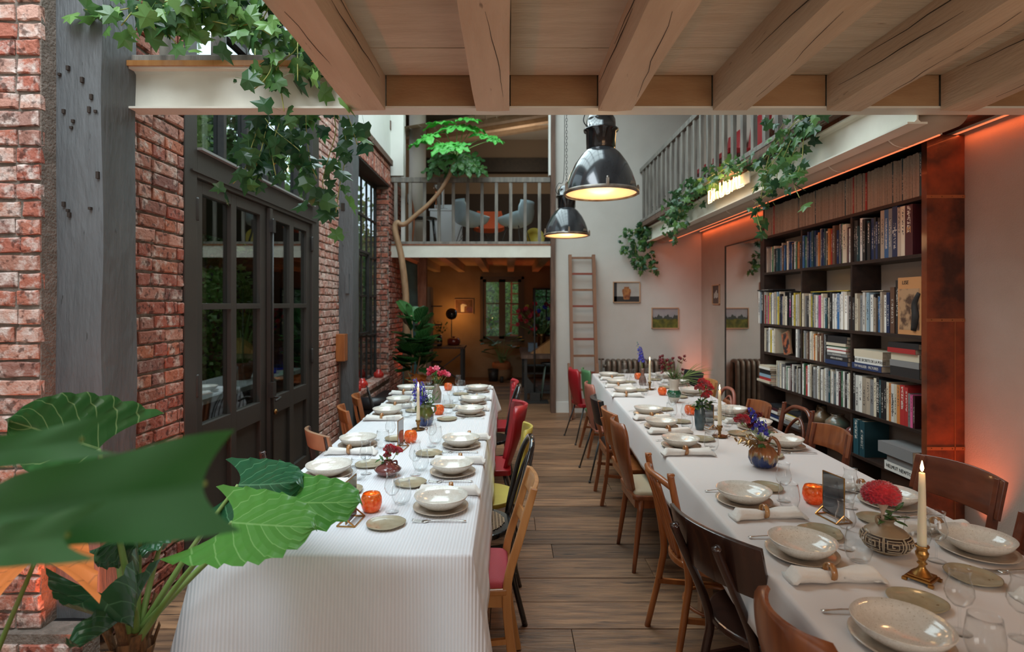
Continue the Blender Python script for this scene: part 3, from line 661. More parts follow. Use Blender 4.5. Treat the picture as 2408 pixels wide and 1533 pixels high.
# ---- outside
gd = mat('garden_ground', (.10, .10, .07), .95, col2=(.06, .09, .04), ns=3)
st(MB().box(-12, 8, -4, 22, -.2, -.125).build('ground', gd))
st(MB().box(-6.6, -6.4, -2, 13, -.125, 3.4).build('exterior_wall', mat('courtyard_wall', (.05, .07, .035), .9, col2=(.03, .035, .02), ns=2)))
st(MB().box(-6.6, -2.2, 13.0, 13.2, -.125, 3.2).build('exterior_wall.002', MATS['courtyard_wall']))
st(MB().box(-6.6, -2.8, -2.2, -2.0, -.125, 6).build('exterior_wall.003', MATS['courtyard_wall']))
cv = S('exterior_canopy'); MB().box(-3.5, -2.3, 2.9, 8.4, 2.40, 2.46).build('canopy_roof', black_steel, cv)  # unseen canopy added to darken the view through the door panes
for yy in (3.2, 5.6, 8.2): MB().box(-3.48, -3.40, yy, yy+.08, -.125, 2.40).build('canopy_post', black_steel, cv)
q = MB(); q.box(-5.0, -4.95, 2.9, 8.4, -.125, 2.4); q.box(-5.0, -2.3, 8.35, 8.4, -.125, 2.4); q.build('canopy_screen', mat('dark_screen', (.035, .03, .03), .8), cv)  # dark screens added to keep the view behind the door glass dark
st(MB().box(-3, 5, 16.5, 16.7, -.125, 4).build('exterior_wall.001', mat('garden_wall', (.05, .07, .03), .9, col2=(.03, .05, .02), ns=3)))
def foliage(name, label, boxc, size, n, m, lw=.06, ll=.09, seed=1, cat='shrub', group=None, trunk=None):
    rr = random.Random(seed); o = T(name, label, cat, (boxc[0], boxc[1], -.125), 0, group); q = MB()
    for i in range(n):
        while 1:
            a = V((rr.uniform(-1, 1), rr.uniform(-1, 1), rr.uniform(-1, 1)))
            if a.length < 1: break
        a = a.normalized()*(.45+.55*a.length**.5)*(1+.25*mn.noise(a*3+V((seed, 0, 0))))
        c = V((a.x*size[0], a.y*size[1], boxc[2]+.125+a.z*size[2])); s = rr.uniform(.6, 1.3)
        d = V((rr.gauss(0, 1), rr.gauss(0, 1), rr.gauss(-.3, .7))).normalized(); x, y_, z_ = frame(d, V((rr.uniform(-1, 1), rr.uniform(-1, 1), .5)))
        p0, p1 = c, c+d*ll*s; mdl = (p0+p1)/2
        q.add([p0, mdl+x*lw*s/2+y_*lw*.15, p1, mdl-x*lw*s/2+y_*lw*.15], [(0, 1, 2), (0, 2, 3)], True)
    f = q.build('foliage', m, o); f['kind'] = 'stuff'
    t = MB(); h = boxc[2]+.125
    for k in range(3): t.tube([(0, 0, 0), (rr.uniform(-.1, .1), rr.uniform(-.1, .1), h*.5), (rr.uniform(-.5, .5)*size[0], rr.uniform(-.5, .5)*size[1], h)], [.03, .012], 6, 4)
    t.build('stem', bark, o); return o
foliage('garden_shrub', 'bright green bush seen through the transom panes nearest the brick pier', (-3.9, 5.3, 3.55), (.8, 1.1, 1.15), 5200, garden_m, .08, .12, seed=2)
foliage('garden_shrub', 'mixed green shrub beyond the middle transom panes', (-4.2, 7.7, 3.5), (.8, 1.2, 1.3), 5200, garden_d, .08, .12, seed=3)
foliage('garden_shrub', 'tall green shrub far outside the steel window', (-3.9, 11.0, 2.3), (1.2, 1.4, 2.3), 5200, garden_m, .09, .14, seed=4)
foliage('garden_shrub', 'green climber high on the courtyard wall beyond the transom', (-5.5, 9.9, 3.6), (.45, 1.3, 1.5), 4200, garden_m, .1, .15, seed=6)
foliage('garden_shrub', 'green shrub behind the far window by the red ladder', (-.6, 14.4, 1.6), (1.0, .8, 1.7), 5200, garden_m, .07, .1, seed=7)
foliage('garden_shrub', 'darker green shrub outside the far window, beyond the flowers', (1.45, 14.4, 1.5), (.95, .8, 1.7), 4600, garden_d, .07, .1, seed=8)
foliage('garden_shrub', 'green climbing shrub outside the glazed door under the canopy', (-3.9, 7.6, 1.2), (.45, .8, .9), 3000, garden_m, seed=10)
q = MB()
rl = T('red_ladder', 'red wooden ladder leaning outside the far window', 'ladder', (0, 13.2, 0))
for x in (.03, .30): q = MB(); q.bar((x, 0, -.12), (x+.04, .25, 2.6), .035, .05); q.build('stile', mat('red_ladder_paint', (.55, .07, .03), .5) if x == .03 else MATS['red_ladder_paint'], rl)
for k in range(10): MB().bar((.03, .02+k*.025, .1+k*.25), (.33, .02+k*.025, .1+k*.25), .03, .03).build('rung', MATS['red_ladder_paint'], rl)
wt = T('patio_worktop', 'pale stone worktop on a dark base outside the glazed double door', 'table', (-3.15, 6.3, -.125)); MB().box(-.35, .35, -1.3, 1.3, .80, .85).build('tabletop', white_wall, wt); MB().box(-.3, .3, -1.2, 1.2, 0, .8).build('base', black_steel, wt)
sp = T('snake_plant', 'tall snake plant in a brown pot seen through the door glass', 'plant', (-3.12, 6.45, .725)); MB().lathe([(.10, 0), (.15, .2), (.14, .2), (.1, .02)], 20).build('pot', w_teak, sp)
for k in range(12):
    a = k*.52; q = MB(); q.sheet(lambda u, v: ((math.cos(a)*.05+(u-.5)*.05*(1-v**3)+math.cos(a)*.12*v*v), math.sin(a)*(.05+.12*v*v), .15+v*(.5+.15*math.sin(k*3))), 2, 6, .004); q.build('leaf', garden_m, sp)

blg = glass_mat('blue_glass', (.15, .25, .9), 1.5, .0, .02)
for k, (x, y) in enumerate(((-3.0, 7.0), (-3.2, 7.2), (-3.05, 7.38))):
    t = T('blue_bottle', ['blue glass bottle on the outdoor worktop, seen through the second door leaf', 'taller blue glass bottle farther back on the outdoor worktop', 'blue glass bottle at the far end of the outdoor worktop'][k], 'bottle', (x, y, .725)); MB().lathe([(0, 0), (.05, 0), (.055, .15+.03*k), (.02, .22+.03*k), (.02, .3+.03*k)], 18).build('body', blg, t)  # bottles added to stand for blue glints behind the door panes
t = T('bare_branch', 'pale bare branch standing outside the second door leaf', 'branch', (-2.75, 6.9, -.125)); q = MB(); q.tube([(0, 0, 0), (.03, .02, .7), (-.02, .05, 1.3), (.0, .03, 1.95)], [.022, .012], 8, 5); q.tube([(-.02, .05, 1.25), (-.12, .1, 1.5)], .008, 6); q.build('wood', bark, t)
# ================================================================ TABLES
def cloth_mat(name, col, period, axis, amt):
    m, N, L, b = new_mat(name); b.inputs['Base Color'].default_value = (*col, 1); b.inputs['Roughness'].default_value = .85; b.inputs['Sheen Weight'].default_value = .15
    tc = N.new('ShaderNodeTexCoord'); w_ = N.new('ShaderNodeTexWave'); w_.bands_direction = axis; w_.inputs['Scale'].default_value = .314/period
    L.new(tc.outputs['Object'], w_.inputs['Vector'])
    n = N.new('ShaderNodeTexNoise'); n.inputs['Scale'].default_value = 3; n.inputs['Detail'].default_value = 3; L.new(tc.outputs['Object'], n.inputs['Vector'])
    a = N.new('ShaderNodeMath'); a.operation = 'MULTIPLY_ADD'; a.inputs[1].default_value = amt; L.new(w_.outputs['Fac'], a.inputs[0]); L.new(n.outputs['Fac'], a.inputs[2])
    bp = N.new('ShaderNodeBump'); bp.inputs['Strength'].default_value = .35; bp.inputs['Distance'].default_value = .01; L.new(a.outputs[0], bp.inputs['Height']); L.new(bp.outputs[0], b.inputs['Normal'])
    cr = N.new('ShaderNodeValToRGB'); cr.color_ramp.elements[0].color = (*[c*(.90 if amt > .1 else .97) for c in col], 1); cr.color_ramp.elements[1].color = (*col, 1); L.new(w_.outputs['Fac'], cr.inputs[0]); L.new(cr.outputs[0], b.inputs['Base Color'])
    return m
def tablecloth(name, label, corners, drops, m, flare=.05, seed=1):
    """corners ccw (x,y); drops: hang length of each side"""
    C = [V((x, y, 0)) for x, y in corners]; rr = random.Random(seed); per = []
    for i in range(4):
        a, b = C[i], C[(i+1) % 4]; u = (b-a).normalized(); n = V((u.y, -u.x, 0)); L = (b-a).length; k = max(8, int(L/.045)); pd, nd = drops[i-1], drops[(i+1) % 4]
        n0 = (V(((C[i]-C[i-1]).normalized().y, -(C[i]-C[i-1]).normalized().x, 0))+n).normalized()
        for j in range(k):
            s = j/k*L; t0 = max(0, 1-s/.10); t1 = max(0, 1-(L-s)/.10); p = a+u*s
            n1 = (V(((C[(i+2) % 4]-b).normalized().y, -(C[(i+2) % 4]-b).normalized().x, 0))+n).normalized()
            nn = n if t0 == t1 == 0 else (n*(1-max(t0, t1))+(n0 if t0 > t1 else n1)*max(t0, t1)).normalized()
            d = drops[i]; 
            if t0 > 0: d = d*(1-t0/2)+pd*t0/2
            if t1 > 0: d = d*(1-t1/2)+nd*t1/2
            f = .5*math.sin(s*11+i*2+seed)+.35*math.sin(s*23+1.3*i)+.3*mn.noise(V((s*3, i*5, seed)))*2
            per.append((p, nn, d, f, max(t0, t1)))
    n = len(per); q = MB(); NR = 12; cen = (C[0]+C[1]+C[2]+C[3])/4; vs = []
    prof = [(0, 0)]
    for k in range(NR+1):
        for (p, nn, d, f, tc_) in per:
            if k == 0: off, dz = -.012, 0
            elif k == 1: off, dz = -.003, .002
            elif k == 2: off, dz = .003, .009
            else:
                t = (k-2)/(NR-2); amp = (.006+.03*tc_)*min(1, d/.3)+max(0, d-.4)*.38; off = .004+flare*t*(1+1.3*tc_)+amp*f*t**.8; dz = .009+(d-.009)*t
            q2 = p+nn*off; vs.append((q2.x, q2.y, .75-dz))
    fs = [(k*n+(i+1) % n, k*n+i, (k+1)*n+i, (k+1)*n+(i+1) % n) for k in range(NR) for i in range(n)]
    fs.append(tuple(range(n)))
    q.add(vs, fs, True); q.sm[-1] = False
    o = q.build(name, m); md = o.modifiers.new('solid', 'SOLIDIFY'); md.thickness = .002; md.offset = -1
    return tag(o, label, 'tablecloth')
bt_cl = cloth_mat('striped_cloth', (.76, .77, .80), .012, 'X', .5); st_cl = cloth_mat('plain_cloth', (.72, .69, .68), .004, 'Y', .06)
BT = [(-1.06, 1.875), (-.125, 1.875), (-.165, 5.75), (-1.10, 5.75)]
ST = [(.78, .80), (1.70, .80), (1.955, 6.78), (1.025, 6.78)]
tablecloth('tablecloth', 'white striped cloth hanging to the floor end of the long table by the brick wall', BT, [.56, .27, .27, .27], bt_cl, .045, 3)
tablecloth('tablecloth', 'plain white cloth on the long table in front of the bookshelf', ST, [.3, .24, .3, .21], st_cl, .025, 5)
for C_, lb in ((BT, 'long wooden table by the brick wall, mostly hidden under its cloth'), (ST, 'long wooden table before the bookshelf, mostly hidden under its cloth')):
    c = V((sum(p[0] for p in C_)/4, sum(p[1] for p in C_)/4, 0)); t = T('dining_table', lb, 'table', c)
    P2 = [V((p[0], p[1], 0))-c for p in C_]; P2 = [p-V((math.copysign(.014, p.x), math.copysign(.014, p.y), 0)) for p in P2]
    q = MB(); q.prism(P2, lambda p: (p.x, p.y, .712), lambda p: (p.x, p.y, .7475)); q.build('tabletop', w_light, t)
    for p in P2:
        for s_ in (1, .34):
            x, y = p.x*.62, p.y*.93*s_; MB().box(x-.03, x+.03, y-.03, y+.03, 0, .712).build('leg', w_light, t, bevel=.004)
# ================================================================ TABLEWARE
BOWL = [(0, 0), (.045, 0), (.05, .004), (.075, .013), (.098, .032), (.111, .053), (.1095, .055), (.094, .036), (.072, .018), (.04, .010), (0, .008)]
UND = [(0, 0), (.07, 0), (.10, .007), (.115, .014), (.1145, .017), (.10, .011), (.07, .005), (0, .004)]
SML = [(0, 0), (.055, 0), (.074, .009), (.0755, .012), (.072, .012), (.066, .007), (.05, .004), (0, .004)]
WINE = [(0, 0), (.027, .0), (.028, .0015), (.012, .004), (.0035, .010), (.003, .045), (.004, .064), (.014, .070), (.027, .084), (.0325, .100), (.031, .118), (.0235, .140), (.0225, .150), (.0255, .163), (.0262, .166),
        (.0255, .1662), (.0215, .150), (.0225, .140), (.030, .118), (.0315, .100), (.026, .085), (.013, .0715), (0, .070)]
TUM = [(0, 0), (.022, 0), (.034, .012), (.041, .036), (.0415, .052), (.037, .085), (.034, .105), (.0332, .1055), (.036, .085), (.0405, .052), (.040, .036), (.033, .014), (.021, .006), (0, .006)]
def mk_bowl(s):
    rr = random.Random(s); k = 1+rr.uniform(-.02, .02); q = MB(); q.lathe([(r_*k, z) for r_, z in BOWL], 40, wob=.004+.004*rr.random(), ell=1-.03*rr.random()); return q.mesh('bowl')
def mesh_of(q, name, m, bevel=0):
    me = q.mesh(name, bevel)
    for x in (m if isinstance(m, (list, tuple)) else [m]): me.materials.append(x)
    return me
bowl_me = []
for s in range(4):
    me = mk_bowl(s); me.materials.append(bowl_m); bowl_me.append(me)
und_me = [mesh_of(MB().lathe(UND, 40, wob=.004*s_), 'plate', under_m) for s_ in (1, 2)]
sml_me = []
for s_ in range(4):
    q = MB(); q.lathe([(r_, z+(.0015*math.sin(s_) if r_ > .06 else 0)) for r_, z in SML], 44, wob=.018+.008*s_, ell=.93+.03*s_); sml_me.append(mesh_of(q, 'small_plate', plate_m))
wine_me = mesh_of(MB().lathe(WINE, 28), 'wine_glass', glass_clear); tum_me = mesh_of(MB().lathe(TUM, 28), 'tumbler', glass_clear)
def napkin_mesh(s):
    rr = random.Random(s); vs = []; n = 26; seg = 18; q = MB()
    for i in range(n+1):
        t = i/n; y = (t-.5)*.29; w_ = .026+.010*abs(t-.46)*2+.004*math.sin(t*17+s); h = .016+.006*abs(t-.46)*2
        if abs(t-.46) < .05: w_ *= .8; h *= .9
        if t < .06 or t > .94: h *= .45
        for k in range(seg):
            a = 2*PI*k/seg; f = 1+.10*math.sin(3*a+t*6+s)+.06*math.sin(7*a-t*4); z = max(0, h+math.sin(a)*h*f); vs.append((math.cos(a)*w_*f+.004*math.sin(t*5+s), y, z))
    fs = [(i*seg+(k+1) % seg, i*seg+k, (i+1)*seg+k, (i+1)*seg+(k+1) % seg) for i in range(n) for k in range(seg)]+[tuple(range(seg)), tuple(n*seg+k for k in range(seg))[::-1]]
    q.add(vs, fs, True)
    q.sheet(lambda u, v: (-.03+u*.055+.0*v, .02+v*.11, .036-.010*v-.022*abs(u-.4)*1.3+.002*math.sin(v*20)), 4, 8, .0015)
    return mesh_of(q, 'napkin', napkin_m)
nap_me = [napkin_mesh(s) for s in range(4)]
ring_me = mesh_of(MB().lathe([(.022, -.008), (.0265, -.009), (.028, 0), (.0265, .009), (.022, .008), (.0205, 0), (.022, -.008)], 22, ax=(0, 1, 0)), 'napkin_ring', ring_m)
def fork_mesh():
    q = MB(); q.sheet(lambda u, v: ((u-.5)*(.006+.006*(v if v < .8 else .8)*.0+ (.004 if v < .15 else 0)), -.10+v*.145, .006+.004*math.sin(v*PI)), 2, 12, .002)
    q.sheet(lambda u, v: ((u-.5)*(.007+.017*min(1, v*2)), .045+v*.022, .006-.003*v), 4, 5, .0018)
    for k in range(4): q.sheet(lambda u, v: (-.0105+k*.007+(u-.5)*.0032, .066+v*.045, .003+.006*v*v), 1, 5, .0015)
    return mesh_of(q, 'fork', silver)
fork_me = fork_mesh()
def spoon_mesh():
    q = MB(); q.sheet(lambda u, v: ((u-.5)*(.006+.003*(1-v)), -.10+v*.14, .005+.004*math.sin(v*PI)), 2, 12, .002)
    q.sheet(lambda u, v: ((u-.5)*.036*math.sqrt(max(.02, 1-(2*v-1)**2)), .038+v*.055, .004-.006*(1-(2*u-1)**2)*(1-(2*v-1)**2)+.006), 8, 8, .0015)
    return mesh_of(q, 'spoon', silver)
spoon_me = spoon_mesh()
ZT = .7505
def put(name, me, x, y, z, rz, label, cat, group):
    o = link(name, me, None, (x, y, z), rz); return tag(o, label, cat, group)
def setting(table, side, idx, x, y, face, jit, skip=(), no_nap=False):
    """face: +1 person faces +X, -1 faces -X"""
    rr = random.Random(jit*13+5); rz = (-PI/2 if face > 0 else PI/2)+rr.uniform(-.05, .05)
    where = f"at the {nth(idx)} place from the near end, {side} side, {table}"
    c, s = math.cos(rz), math.sin(rz)
    P = lambda lx, ly: (x+c*lx-s*ly, y+s*lx+c*ly)
    gs = f"{table} tableware, {side} side"
    if 'bowl' not in skip:
        put('bowl', bowl_me[jit % 4], x+rr.uniform(-.004, .004), y+rr.uniform(-.004, .004), ZT+.0052, rr.uniform(0, 6), f"speckled cream bowl {where}", 'bowl', 'cream bowls of the place settings')
        put('plate', und_me[jit % 2], x, y, ZT, 0, f"cream dinner plate {where}", 'plate', 'cream plates under the bowls')
    if 'small' not in skip:
        px, py = P(-.175+rr.uniform(-.015, .015), .175+rr.uniform(-.02, .02)); put('small_plate', sml_me[(jit*7) % 4], px, py, ZT, rr.uniform(0, 6), f"khaki side plate {where}", 'plate', 'uneven khaki side plates')
    if 'glass' not in skip:
        px, py = P(-.03+rr.uniform(-.03, .03), .185+rr.uniform(-.01, .01)); put('wine_glass', wine_me, px, py, ZT, 0, f"tulip wine glass {where}", 'glass', 'small tulip glasses on the long tables')
        px, py = P(.055+rr.uniform(-.02, .02), .165+rr.uniform(-.01, .01)); put('tumbler', tum_me, px, py, ZT, 0, f"clear tumbler {where}", 'glass', 'clear tumblers on the long tables')
    if 'nap' not in skip:
        px, py = P(.172, .0+rr.uniform(-.02, .02)); a = rz+rr.uniform(-.06, .06)
        put('napkin', nap_me[jit % 4], px, py, ZT, a, f"rolled white napkin {where}", 'napkin', 'rolled white napkins')
        px2, py2 = px-math.sin(a)*-.012, py+math.cos(a)*-.012
        put('napkin_ring', ring_me, px2, py2, ZT+.0285, a, f"amber napkin ring {where}", 'napkin ring', 'amber napkin rings')
    if 'fork' not in skip:
        px, py = P(-.14, -.015); put('fork', fork_me, px, py, ZT-.001, rz+rr.uniform(-.06, .06), f"silver fork {where}", 'fork', 'silver forks')
    if 'spoon' not in skip and face > 0 and rr.random() < .0: pass
bt_r = [(-.284, 2.295), (-.284, 2.776), (-.284, 3.30), (-.297, 4.24), (-.305, 4.72), (-.30, 5.35)]
bt_l = [(-.893, 2.74), (-.904, 3.30), (-.926, 4.21), (-.93, 4.68), (-.97, 5.35)]
st_l = [(.98, 1.383), (.989, 1.868), (1.004, 2.365), (1.02, 3.28), (1.044, 3.80), (1.068, 4.24), (1.10, 5.23), (1.125, 5.80), (1.14, 6.35)]
st_r = [(1.58, 1.40), (1.602, 1.89), (1.609, 2.34), (1.632, 3.28), (1.676, 3.77), (1.71, 4.24), (1.72, 5.19), (1.77, 5.78), (1.79, 6.35)]
TB, TS = 'brick-side table', 'shelf-side table'
for i, (x, y) in enumerate(bt_r): setting(TB, 'aisle', i, x, y, -1, i)
for i, (x, y) in enumerate(bt_l): setting(TB, 'brick', i+1, x, y, 1, i+10)
o = put('small_plate', sml_me[1], -.735, 2.50, ZT, 1, 'khaki side plate half hidden behind the large bright leaf', 'plate', 'uneven khaki side plates')
put('napkin', nap_me[2], -.93, 2.55, ZT, -PI/2, 'rolled white napkin beside the large bright leaf', 'napkin', 'rolled white napkins'); 
for i, (x, y) in enumerate(st_l): setting(TS, 'aisle', i, x, y, 1, i+20)
for i, (x, y) in enumerate(st_r): setting(TS, 'shelf', i, x, y, -1, i+30, skip=('glass',) if i == 0 else ())
put('wine_glass', wine_me, 1.30, 1.40, ZT, 0, 'tulip wine glass at the lower corner of the shelf-side table', 'glass', 'small tulip glasses on the long tables')
put('spoon', spoon_me, 1.50, 2.52, ZT, .9, 'silver spoon beside the napkin behind the second shelf-side bowl', 'spoon', None)
# ---- votives
def votive(x, y, label, k=1.0):
    t = T('votive', label, 'candle holder', (x, y, ZT), 0, 'orange glass votives')
    q = MB(); q.lathe([(a*k, b*k) for a, b in [(0, 0), (.024, 0), (.034, .010), (.0405, .032), (.0395, .052), (.033, .069), (.030, .0705), (.0365, .052), (.0375, .032), (.031, .013), (0, .010)]], 30); q.build('glass_shell', votive_m, t)
    q = MB(); q.lathe([(0, 0), (.018, 0), (.018, .015), (0, .015)], 14, c=(0, 0, .0105)); tc_ = q.build('tea_candle', wax, t)
    q = MB(); q.lathe([(0, 0), (.003, .004), (.0035, .008), (.0015, .016), (0, .02)], 8, c=(0, 0, .028)); q.build('flame', flame_m, tc_)
    point((x, y, ZT+.045), .10, (1, .5, .15), .006, 'votive_light'); return t
votive(-.565, 2.27, 'round orange votive beside the menu card at the near end of the brick-side table', 1.06)
votive(-.605, 3.40, 'orange votive behind the tilted menu card on the brick-side table')
votive(-.54, 4.26, 'orange votive partly behind the green and blue vase')
votive(-.60, 5.45, 'orange votive at the far end beside the grey bottle vase')
votive(1.30, 2.36, 'orange votive left of the gold menu frame near the red cockscomb vase', 1.08)
votive(1.39, 4.25, 'orange votive beside the blue-grey bottle vase with red roses')
votive(1.43, 5.16, 'orange votive beside the white vase with green circles')
votive(1.455, 6.24, 'farthest orange votive, beside the brown bottle with blue flowers')
# ---- menu cards in brass stands
def menu(x, y, rz, h, label):
    t = T('menu_stand', label, 'menu stand', (x, y, ZT), rz, 'brass menu stands'); w_ = .11
    q = MB(); e = .0022
    for y0 in (-.035, .035):
        q.bar((-w_/2, y0, e), (w_/2, y0, e), e*2, e*2)
    for x0 in (-w_/2, w_/2):
        q.bar((x0, -.035, e), (x0, .035, e), e*2, e*2); q.bar((x0, -.035, e), (x0, 0, .03), e*2, e*2, V((1, 0, 0))); q.bar((x0, .035, e), (x0, 0, .03), e*2, e*2, V((1, 0, 0)))
    q.build('wire_foot', brass, t)
    q = MB()
    for x0 in (-w_/2, w_/2): q.bar((x0, 0, .01), (x0, 0, h), .003, .004, V((1, 0, 0)))
    q.bar((-w_/2, 0, h), (w_/2, 0, h), .004, .003); q.bar((-w_/2, 0, .01), (w_/2, 0, .01), .004, .003); q.build('frame', brass, t)
    MB().box(-w_/2+.002, w_/2-.002, -.0008, .0008, .012, h-.002).build('card', mat('menu_card', (.18, .20, .24), .5, col2=(.10, .11, .13), ns=14) if 'menu_card' not in MATS else MATS['menu_card'], t)
    MB().box(-w_/2+.002, w_/2-.002, -.0028, -.002, .012, h-.002).build('pane', card_glass, t); MB().box(-w_/2+.002, w_/2-.002, .002, .0028, .012, h-.002).build('pane', card_glass, t)
    return t
menu(1.285, 2.19, rad(101), .175, 'gold menu stand with a grey card before the orange votive, shelf-side table')
menu(1.375, 3.80, rad(102), .165, 'menu stand behind the candle near the red roses, shelf-side table')
menu(-.617, 2.16, rad(85), .17, 'brass menu stand at the near end, partly behind the bright leaf')
menu(-.64, 3.26, rad(84), .17, 'menu stand with a pale card in front of the orange votive, brick-side table')
# ---- candles
def candle(x, y, h, label, z=0):
    t = T('candle', label, 'candle', (x, y, z), 0, 'lit ivory candles')
    q = MB(); q.lathe([(0, 0), (.0125, 0), (.0125, .02), (.0095, h*.8), (.008, h), (.006, h+.001), (0, h-.001)], 18); wx = q.build('wax_body', wax, t)
    MB().lathe([(.0008, 0), (.0008, .008)], 6, c=(0, 0, h)).build('wick', wick_m, wx)
    MB().lathe([(0, 0), (.0035, .005), (.0048, .012), (.003, .022), (.0012, .031), (0, .035)], 10, c=(0, 0, h+.004)).build('flame', flame_m, wx)
    point((x, y, z+h+.055), .28, (1, .58, .25), .012, 'candle_light')
def holder_round(x, y, h, label, R0=.042):
    t = T('candlestick', label, 'candlestick', (x, y, ZT))
    MB().lathe([(0, 0), (R0*.7, 0), (R0, .006), (R0+.002, .009), (R0, .010), (R0*.6, .006), (.014, .007), (.009, .014), (.0085, h*.5), (.013, h*.6), (.012, h*.75), (.018, h*.86), (.018, h), (.0145, h), (.0135, h-.014), (0, h-.014)], 30).build('stem_and_dish', brass_dull, t)
    q = MB(); q.tube([(R0*.9, 0, .010), (R0+.016, 0, .018), (R0+.02, 0, .006), (R0-.002, 0, .006)], .0025, 6, 4); q.build('handle', brass_dull, t)
    return ZT+h-.013
z = holder_round(-.613, 3.73, .068, 'brass chamberstick by the blue and green vase'); candle(-.613, 3.73, .23, 'lit ivory candle in front of the blue delphiniums on the brick-side table', z)
z = holder_round(1.345, 3.53, .075, 'round brass candlestick beside the blue-grey bottle vase', .046); candle(1.345, 3.53, .235, 'lit candle beside the blue-grey vase of red roses', z)
z = holder_round(1.395, 5.48, .08, 'brass candlestick behind the white vase with green circles'); candle(1.395, 5.48, .22, 'lit candle at the far end near the brown bottle of blue flowers', z)
t = T('candlestick', 'square-footed brass candlestick in front of the carved clay vase', 'candlestick', (1.27, 1.70, ZT), rad(35))
q = MB(); q.box(-.036, .036, -.036, .036, .008, .014); q.box(-.030, .030, -.030, .030, .014, .020)
q.build('square_base', brass, t, bevel=.002)
for a in (-1, 1):
    for b_ in (-1, 1): MB().box(a*.034-.007, a*.034+.007, b_*.034-.007, b_*.034+.007, 0, .009).build('foot', brass, t, bevel=.002)
MB().lathe([(.027, .019), (.020, .028), (.010, .040), (.008, .048), (.014, .054), (.009, .060), (.012, .068), (.0165, .076), (.018, .086), (.015, .090), (.0135, .098), (.019, .104), (.0195, .108), (.0135, .108), (.0125, .094), (0, .094)], 28).build('turned_stem', brass, t)
candle(1.27, 1.70, .235, 'lit tapering candle in the square-footed brass candlestick', ZT+.095)
# ================================================================ VASES WITH FLOWERS
def vase(label, x, y, prof, m, name='vase', seg=36, rib=0, cat='vase'):
    t = T(name, label, cat, (x, y, ZT)); q = MB(); q.lathe(prof, seg)
    if rib:
        q.v = [((vx*(1-rib*abs(math.sin(4.5*math.atan2(vy, vx)))**.5*0+rib*(abs(math.cos(4.5*math.atan2(vy, vx)))-1)), vy*(1+rib*(abs(math.cos(4.5*math.atan2(vy, vx)))-1)), vz)) for vx, vy, vz in q.v]
    q.build('body', m, t); return t
def wall_prof(out, th=.003):
    return out+[(max(r_-th, 0.001), z) for r_, z in out[::-1] if z > out[0][1]+.004]+[(0, out[0][1]+.006)]
def drip_mat(name, top, mid, low, z0, z1):
    m, N, L, b = new_mat(name); b.inputs['Roughness'].default_value = .18; b.inputs['Coat Weight'].default_value = .6
    tc = N.new('ShaderNodeTexCoord'); sp_ = N.new('ShaderNodeSeparateXYZ'); L.new(tc.outputs['Object'], sp_.inputs[0])
    n = N.new('ShaderNodeTexNoise'); n.inputs['Scale'].default_value = 45; mp = N.new('ShaderNodeMapping'); mp.inputs['Scale'].default_value = (1, 1, .25); L.new(tc.outputs['Object'], mp.inputs[0]); L.new(mp.outputs[0], n.inputs['Vector'])
    a = N.new('ShaderNodeMapRange'); a.inputs[1].default_value = z0; a.inputs[2].default_value = z1; L.new(sp_.outputs[2], a.inputs[0])
    s = N.new('ShaderNodeMath'); s.operation = 'MULTIPLY_ADD'; s.inputs[1].default_value = 1.1; s.inputs[2].default_value = -.55; L.new(n.outputs['Fac'], s.inputs[0])
    ad = N.new('ShaderNodeMath'); ad.operation = 'ADD'; L.new(a.outputs[0], ad.inputs[0]); L.new(s.outputs[0], ad.inputs[1])
    cr = N.new('ShaderNodeValToRGB'); e = cr.color_ramp.elements; e.new(.45); e.new(.58)
    for i, (p_, c_) in enumerate(((.30, low), (.48, mid), (.60, top), (.9, [k_*.8 for k_ in top]))): e[i].position = p_; e[i].color = (*c_, 1)
    L.new(ad.outputs[0], cr.inputs[0]); L.new(cr.outputs[0], b.inputs['Base Color']); return m
petal_red = mat('red_petal', (.55, .008, .03), .7, col2=(.38, .004, .02), ns=60, sheen=.5); petal_crim = mat('crimson_petal', (.60, .02, .06), .6, col2=(.42, .01, .04), ns=40)
petal_blue = mat('blue_petal', (.04, .06, .45), .6, col2=(.08, .05, .38), ns=60); petal_dark = mat('dark_red_petal', (.14, .008, .012), .6, col2=(.20, .015, .02), ns=50)
petal_gold = mat('gold_leaf', (.50, .33, .14), .3, metal=.6); petal_pink = mat('pink_petal', (.68, .06, .16), .6, col2=(.8, .25, .3), ns=50)
flower_leaf = leaf_mat('flower_leaf', (.06, .16, .04), (.12, .24, .07), .4, .3)
def petals(q, c, ax, n, r0, w_, cup, rows=2, seed=0, ruffle=.0):
    rr = random.Random(seed); X, Y, Z = frame(V(ax)); c = V(c)
    for j in range(rows):
        for i in range(n):
            a = 2*PI*(i+.5*j)/n+rr.uniform(-.15, .15); d = X*math.cos(a)+Y*math.sin(a); s = Z.cross(d); L_ = r0*(1-.25*j)*rr.uniform(.85, 1.1); cu = cup+.25*j
            q.sheet(lambda u, v: c+d*(v*L_*math.cos(cu*v*1.2))+s*((u-.5)*w_*math.sin(min(1, v*1.15+.12)*PI*.80))+Z*(v*L_*math.sin(cu*v+.15)+ruffle*math.sin(u*9+i)*v), 3, 3, .0006)
def bouquet_stem(t, a, b, r=.0018, m=None, name='stem'):
    q = MB(); q.tube([a, (V(a)+V(b))/2+V((.004, .003, 0)), b], r, 6, 3); q.build(name, m or stem_g, t)
